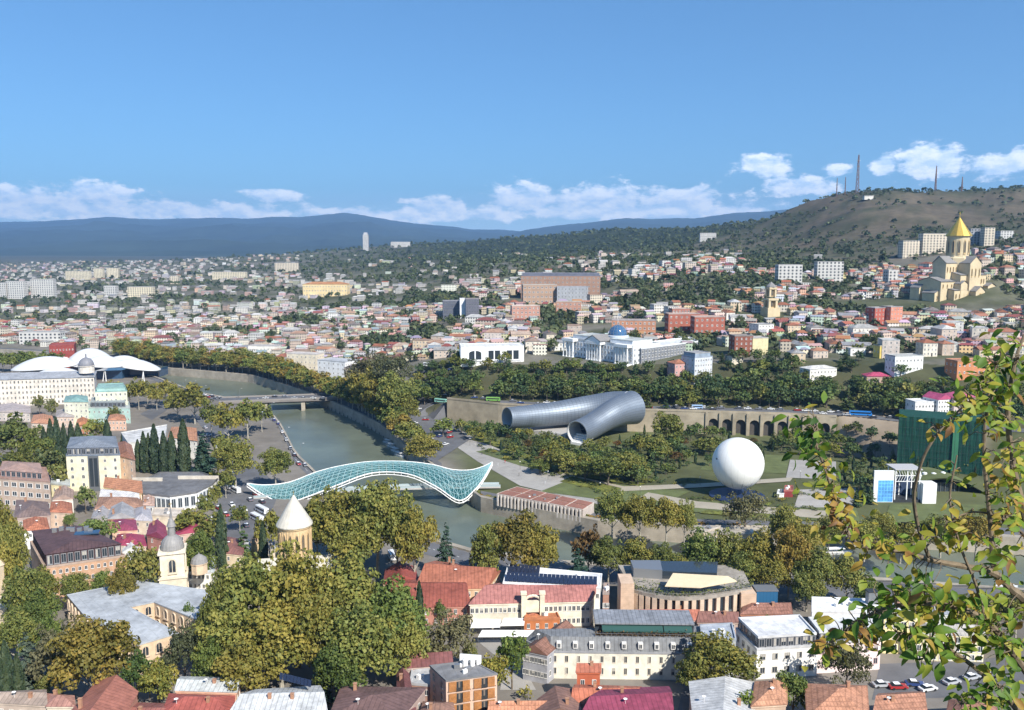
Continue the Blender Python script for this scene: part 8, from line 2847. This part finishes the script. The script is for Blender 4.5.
def bus(name, label, loc, rz, col, l=11.5, h=3.0, cat='bus'):
    t = thing(name, label, cat, loc, rz)
    profile_body([(-l / 2, .4), (l / 2, .4), (l / 2 + .1, 1.2), (l / 2 - .25, h), (-l / 2, h)], 2.5, .03).obj('body', CARP_M, t, color=col)
    for y in (-1.27, 1.27): MB().box((0, y, h * .48), (l * .9, .03, h * .3)).obj('window_band', CARG_M, t)
    MB().box((l / 2 - .06, 0, h * .45), (.1, 2.2, h * .4)).obj('windscreen', CARG_M, t)
    for x in (-l * .3, l * .32):
        for y in (-1.1, 1.1): MB().bar((x, y - .15, .48), (x, y + .15, .48), .48, 14).obj('wheel', TYRE_M, t)
    return t


def on_terrace(px, off): 
    Y = float(_i(WALL, px)) + off; return ((px - 512) / FPX * Y, Y, 23.1)


bus('bus', 'long blue bus on the terrace road above the rocky slope', on_terrace(866, 6), -.25, (.03, .20, .55), 15, 3.3)
bus('bus', 'blue and white van on the terrace road right of the tubes', on_terrace(700, 6), -.06, (.35, .5, .72), 8, 2.8)
bus('bus', 'green bus on the terrace road left of the tubes', on_terrace(493, 6), -.15, (.20, .42, .10), 11)
p = P(441, 413, 8); bus('bus', 'white and green bus waiting at the road junction', (p.x, p.y, float(Hgt(p.x, p.y)) + .45), -.5, (.30, .60, .50), 11)
p = P(428, 398, 9); bus('lorry', 'white box lorry on the road above the junction', (p.x, p.y, float(Hgt(p.x, p.y)) + .45), -.4, (.75, .75, .74), 8, 3.4, 'lorry')
for px, py, lb in [(257, 520, 'white tour bus parked left of the old cathedral cone'), (262, 512, 'second white tour bus behind the first'), (236, 492, 'white minibus under the near quay trees')]:
    p = P(px, py, 8.2); bus('bus', lb, (p.x, p.y, float(Hgt(p.x, p.y)) + .15), 2.3, (.75, .75, .74), 8 if 'mini' in lb else 10.5)
p = P(392, 560, 8.2); bus('bus', 'white minibus glimpsed between plane trunks by the river', (p.x, p.y, float(Hgt(p.x, p.y)) + .15), 1.9, (.75, .75, .74), 7)


def boat(label, px, py, rz, l=12, col=(.75, .75, .73)):
    p = P(px, py, .3)
    t = thing('tour_boat', label, 'boat', (p.x, p.y, 0), rz)
    hull = MB(); w = l * .26
    sec = [(-l / 2, .9), (-l * .2, 1), (l * .2, .95), (l * .4, .5), (l / 2, .05)]
    for i in range(len(sec) - 1):
        (x0, a), (x1, b_) = sec[i], sec[i + 1]
        for s in (-1, 1):
            hull.face([(x0, s * a * w / 2 * .7, -.3), (x1, s * b_ * w / 2 * .7, -.3), (x1, s * b_ * w / 2, 1.1), (x0, s * a * w / 2, 1.1)][::s])
        hull.face([(x0, -a * w / 2, 1.0), (x1, -b_ * w / 2, 1.0), (x1, b_ * w / 2, 1.0), (x0, a * w / 2, 1.0)])
    hull.face([(-l / 2, -.9 * w / 2 * .7, -.3), (-l / 2, -.9 * w / 2, 1.1), (-l / 2, .9 * w / 2, 1.1), (-l / 2, .9 * w / 2 * .7, -.3)])
    hull.obj('hull', CARP_M, t, color=col)
    MB().prism([(-l * .42, -w * .42), (l * .2, -w * .42), (l * .2, w * .42), (-l * .42, w * .42)], 2.6, 2.75, bottom=True).obj('canopy', WHITE_M, t)
    for x in (-l * .4, -l * .1, l * .18):
        for y in (-w * .4, w * .4): MB().bar((x, y, 1), (x, y, 2.6), .05, 4).obj('post', METAL_M, t)


for i, (px, py) in enumerate([(388, 443), (392, 447), (396, 451.5), (400, 456)]): boat(['upstream end one of four white tour boats moored in a line', 'second white tour boat of the moored line', 'third white tour boat of the moored line', 'downstream end boat of the moored white line'][i], px, py, -.9, 11)
boat('small white boat moored below the plane trees right of the balloon', 838, 553, .1, 14)
boat('white boat on the river behind the shrub leaves', 1006, 590, .4, 14)
# lamps along the quay and in the park
for i, (px, off) in enumerate([(180, -24), (190, -5), (200, -24), (236, -5), (252, -24), (268, -5), (282, -24), (296, -5)]):
    Y = float(_i(LBANK, px)) + off; u = (px - 512) / FPX
    t = thing('street_lamp', None, 'street lamp', (u * Y, Y, 9)); auto(t, 'tall grey street lamp', 'along the near quay road')
    MB().bar((0, 0, -.5), (0, 0, 10.5), .13, 6, r2=.08).obj('pole', METAL_M, t); MB().bar((0, 0, 10.4), (1.8, 0, 10.9), .06, 5).obj('arm', METAL_M, t); MB().box((1.9, 0, 10.8), (.9, .35, .18)).obj('lamp_head', WHITE_M, t)
for i, (px, py) in enumerate([(470, 446), (492, 456), (520, 470), (548, 480), (600, 492), (640, 496), (700, 486), (760, 482), (800, 480), (830, 500)]):
    p = P(px, py, 6.5)
    t = thing('park_lamp', None, 'park lamp', (p.x, p.y, float(Hgt(p.x, p.y)))); auto(t, 'slim park lamp', 'along the park paths')
    MB().bar((0, 0, -.3), (0, 0, 5), .08, 6, r2=.06).obj('pole', DARK_M, t); MB().lathe([(.1, 5), (.3, 5.15), (.26, 5.5), (0, 5.62)], 10).obj('lamp_globe', WHITE_M, t)
# masts on the bare hill
MASTR = mat('mast_paint', (.16, .10, .09), .6)
for px, top, foot, w, lb in [(857, 155, 194, 7.5, 'tallest lattice mast on the bare hilltop'), (845, 177, 193, 2.2, 'thin pole mast nearest the tallest lattice mast'), (836.5, 178, 196, 2.2, 'thin pole mast lower down the ridge from the tallest mast'), (935, 166, 195, 4.0, 'second tallest lattice mast alone on the ridge'), (961.5, 177, 194, 3.2, 'lattice mast beyond the lone one above the gold dome')]:
    Y = 2430.0
    g = PY(px, foot, Y); z = float(Hgt(g.x, Y)); h = PY(px, top, Y).z - z
    t = thing('radio_mast', lb, 'radio mast', (g.x, Y, z))
    mb = MB(); n = 9
    for k in range(n):
        z0, z1 = h * k / n, h * (k + 1) / n; s0, s1 = w / 2 * (1 - .72 * k / n), w / 2 * (1 - .72 * (k + 1) / n)
        c0 = [(-s0, -s0, z0), (s0, -s0, z0), (s0, s0, z0), (-s0, s0, z0)]; c1 = [(-s1, -s1, z1), (s1, -s1, z1), (s1, s1, z1), (-s1, s1, z1)]
        r = .6 if w > 3 else .45
        for i in range(4):
            mb.bar(c0[i], c1[i], r, 4); mb.bar(c0[i], c1[(i + 1) % 4], r * .6, 4); mb.bar(c1[i], c1[(i + 1) % 4], r * .6, 4)
    mb.obj('lattice', MASTR, t)
    an = MB()
    for k in (.55, .7, .85) if w > 3 else (.8,): an.bar((-w * .6, 0, h * k), (w * .6, 0, h * k), .8, 5)
    an.bar((0, 0, h), (0, 0, h * 1.05), .3, 4); an.obj('antenna', METAL_M, t)
p = G(868, 199); t = thing('hut', 'small pale transmitter hut beside the tallest hilltop mast', 'hut', tuple(p)); MB().box((0, 0, -2), (24, 12, 10)).obj('wall', WALL_M, t, color=(.66, .62, .55)); MB().box((0, 0, 8), (26, 14, 1)).obj('roof', FLAT_M, t, color=(.4, .38, .36))


def person(px, py, z, shirt, trousers, label, rz=0.0):
    """a standing figure grown as one skin over a small skeleton"""
    p = P(px, py, z)
    me = bpy.data.meshes.new('person')
    J = [(0, 0, .95), (0, 0, 1.2), (0, 0, 1.42), (0, -.01, 1.54), (0, -.02, 1.66), (.2, 0, 1.38), (.26, .02, 1.1), (.26, -.06, .84), (-.2, 0, 1.38), (-.26, .02, 1.1), (-.26, -.06, .84), (.09, 0, .9), (.11, -.03, .48), (.11, .03, .06), (.12, -.12, .03), (-.09, 0, .9), (-.11, .03, .48), (-.11, .08, .06), (-.12, -.06, .03)]
    E = [(0, 1), (1, 2), (2, 3), (3, 4), (2, 5), (5, 6), (6, 7), (2, 8), (8, 9), (9, 10), (0, 11), (11, 12), (12, 13), (13, 14), (0, 15), (15, 16), (16, 17), (17, 18)]
    rad = [.16, .15, .17, .06, .11, .07, .05, .04, .07, .05, .04, .1, .07, .05, .04, .1, .07, .05, .04]
    me.from_pydata(J, E, [])
    for m_ in (mat('shirt_cloth', shirt, .9), mat('trouser_cloth', trousers, .9)): me.materials.append(m_)
    t = link('person', me, None, (p.x, p.y, float(z) if z > 7.9 else float(Hgt(p.x, p.y)) + .35)); t.rotation_euler.z = rz
    sm = t.modifiers.new('skin', 'SKIN')
    for i, v in enumerate(me.skin_vertices[0].data if me.skin_vertices else []): v.radius = (rad[i], rad[i])
    t.modifiers.new('sub', 'SUBSURF').levels = 1
    tag(t, label, 'person')


PPL = [(475, 446, 'light shirt'), (482, 455, 'dark jacket'), (498, 466, 'white top'), (505, 463, 'red top'), (519, 476, 'dark coat'), (450, 437, 'blue top'), (545, 484, 'white shirt'), (628, 494, 'dark jacket')]
SH = {'light shirt': (.6, .58, .5), 'dark jacket': (.05, .05, .06), 'white top': (.75, .74, .72), 'red top': (.5, .06, .05), 'dark coat': (.06, .05, .05), 'blue top': (.06, .12, .35), 'white shirt': (.75, .74, .72)}
for px, py, s in PPL:
    where = 'at the road end of the plaza' if px < 460 else 'walking on the upper plaza' if px < 490 else 'walking on the plaza middle' if px < 515 else 'near the terracotta pavilion' if px < 600 else 'on the path before the balloon'
    person(px, py, 6.6, SH[s], (.06, .07, .11), f'person in {s} {where}', KR.uniform(0, 6))
# paint on the roads
PAINT_M = mat('road_paint', (.72, .71, .68), .7, var=.1)
mb = MB()
for px in range(200, 460, 5):
    for line, off in ((LBANK, -13),):
        Y = float(_i(line, px)) + off; u = (px - 512) / FPX; Y2 = float(_i(line, px + 2.2)) + off; u2 = (px + 2.2 - 512) / FPX
        z = float(Hgt(u * Y, Y)) + .16
        mb.face([(u * Y, Y, z), (u2 * Y2, Y2, z), (u2 * Y2, Y2 + .35, z), (u * Y, Y + .35, z)])
struct(mb.obj('road_markings', PAINT_M), 'structure')
# streets and yards of the old town
ground_sheet('car_park', [((872, 700), (880, 664)), ((940, 698), (940, 662)), ((1040, 690), (1030, 655))], ASPH_M, .06)
ground_sheet('street', [((676, 716), (690, 716)), ((683, 690), (692, 690)), ((688, 676), (696, 676))], ASPH_M, .07)
ground_sheet('street', [((500, 690), (536, 690)), ((505, 664), (522, 664)), ((476, 640), (520, 640))], PAVE_M, .05)
ground_sheet('riverside_square', [((205, 540), (262, 540)), ((214, 516), (270, 516)), ((220, 490), (280, 490)), ((222, 470), (262, 470)), ((214, 440), (240, 440)), ((190, 414), (214, 414))], ASPH_M, .05)
ground_sheet('street', [((140, 414), (152, 420)), ((160, 404), (170, 408)), ((165, 396), (182, 400))], ASPH_M, .09)

# ------------------------------------------------------------------ labels for the things that come in numbers
ORD = ['first', 'second', 'third', 'fourth', 'fifth', 'sixth', 'seventh', 'eighth', 'ninth', 'tenth', 'eleventh', 'twelfth', 'thirteenth', 'fourteenth', 'fifteenth', 'sixteenth',
       'seventeenth', 'eighteenth', 'nineteenth', 'twentieth'] + [t + '-' + u for t in ('twenty', 'thirty', 'forty', 'fifty', 'sixty', 'seventy') for u in
       ('first', 'second', 'third', 'fourth', 'fifth', 'sixth', 'seventh', 'eighth', 'ninth')]


def finish_labels():
    by = {}
    for o, look, where, loc in AUTO:
        by.setdefault((look, where), []).append((pix(loc)[0], o))
    for (look, where), L in by.items():
        L.sort(key=lambda t: t[0])
        for i, (x, o) in enumerate(L):
            if len(L) == 1: s = ''
            elif i == len(L) - 1: s = ', rightmost' if len(L) > 2 else ', right one'
            elif i == 0: s = ', leftmost' if len(L) > 2 else ', left one'
            else: s = ', ' + ORD[i] + ' from left'
            o['label'] = f'{look} {where}{s}'
            o['group'] = f'{o["category"]}s {where}'.replace('shs ', 'shes ')


finish_labels()
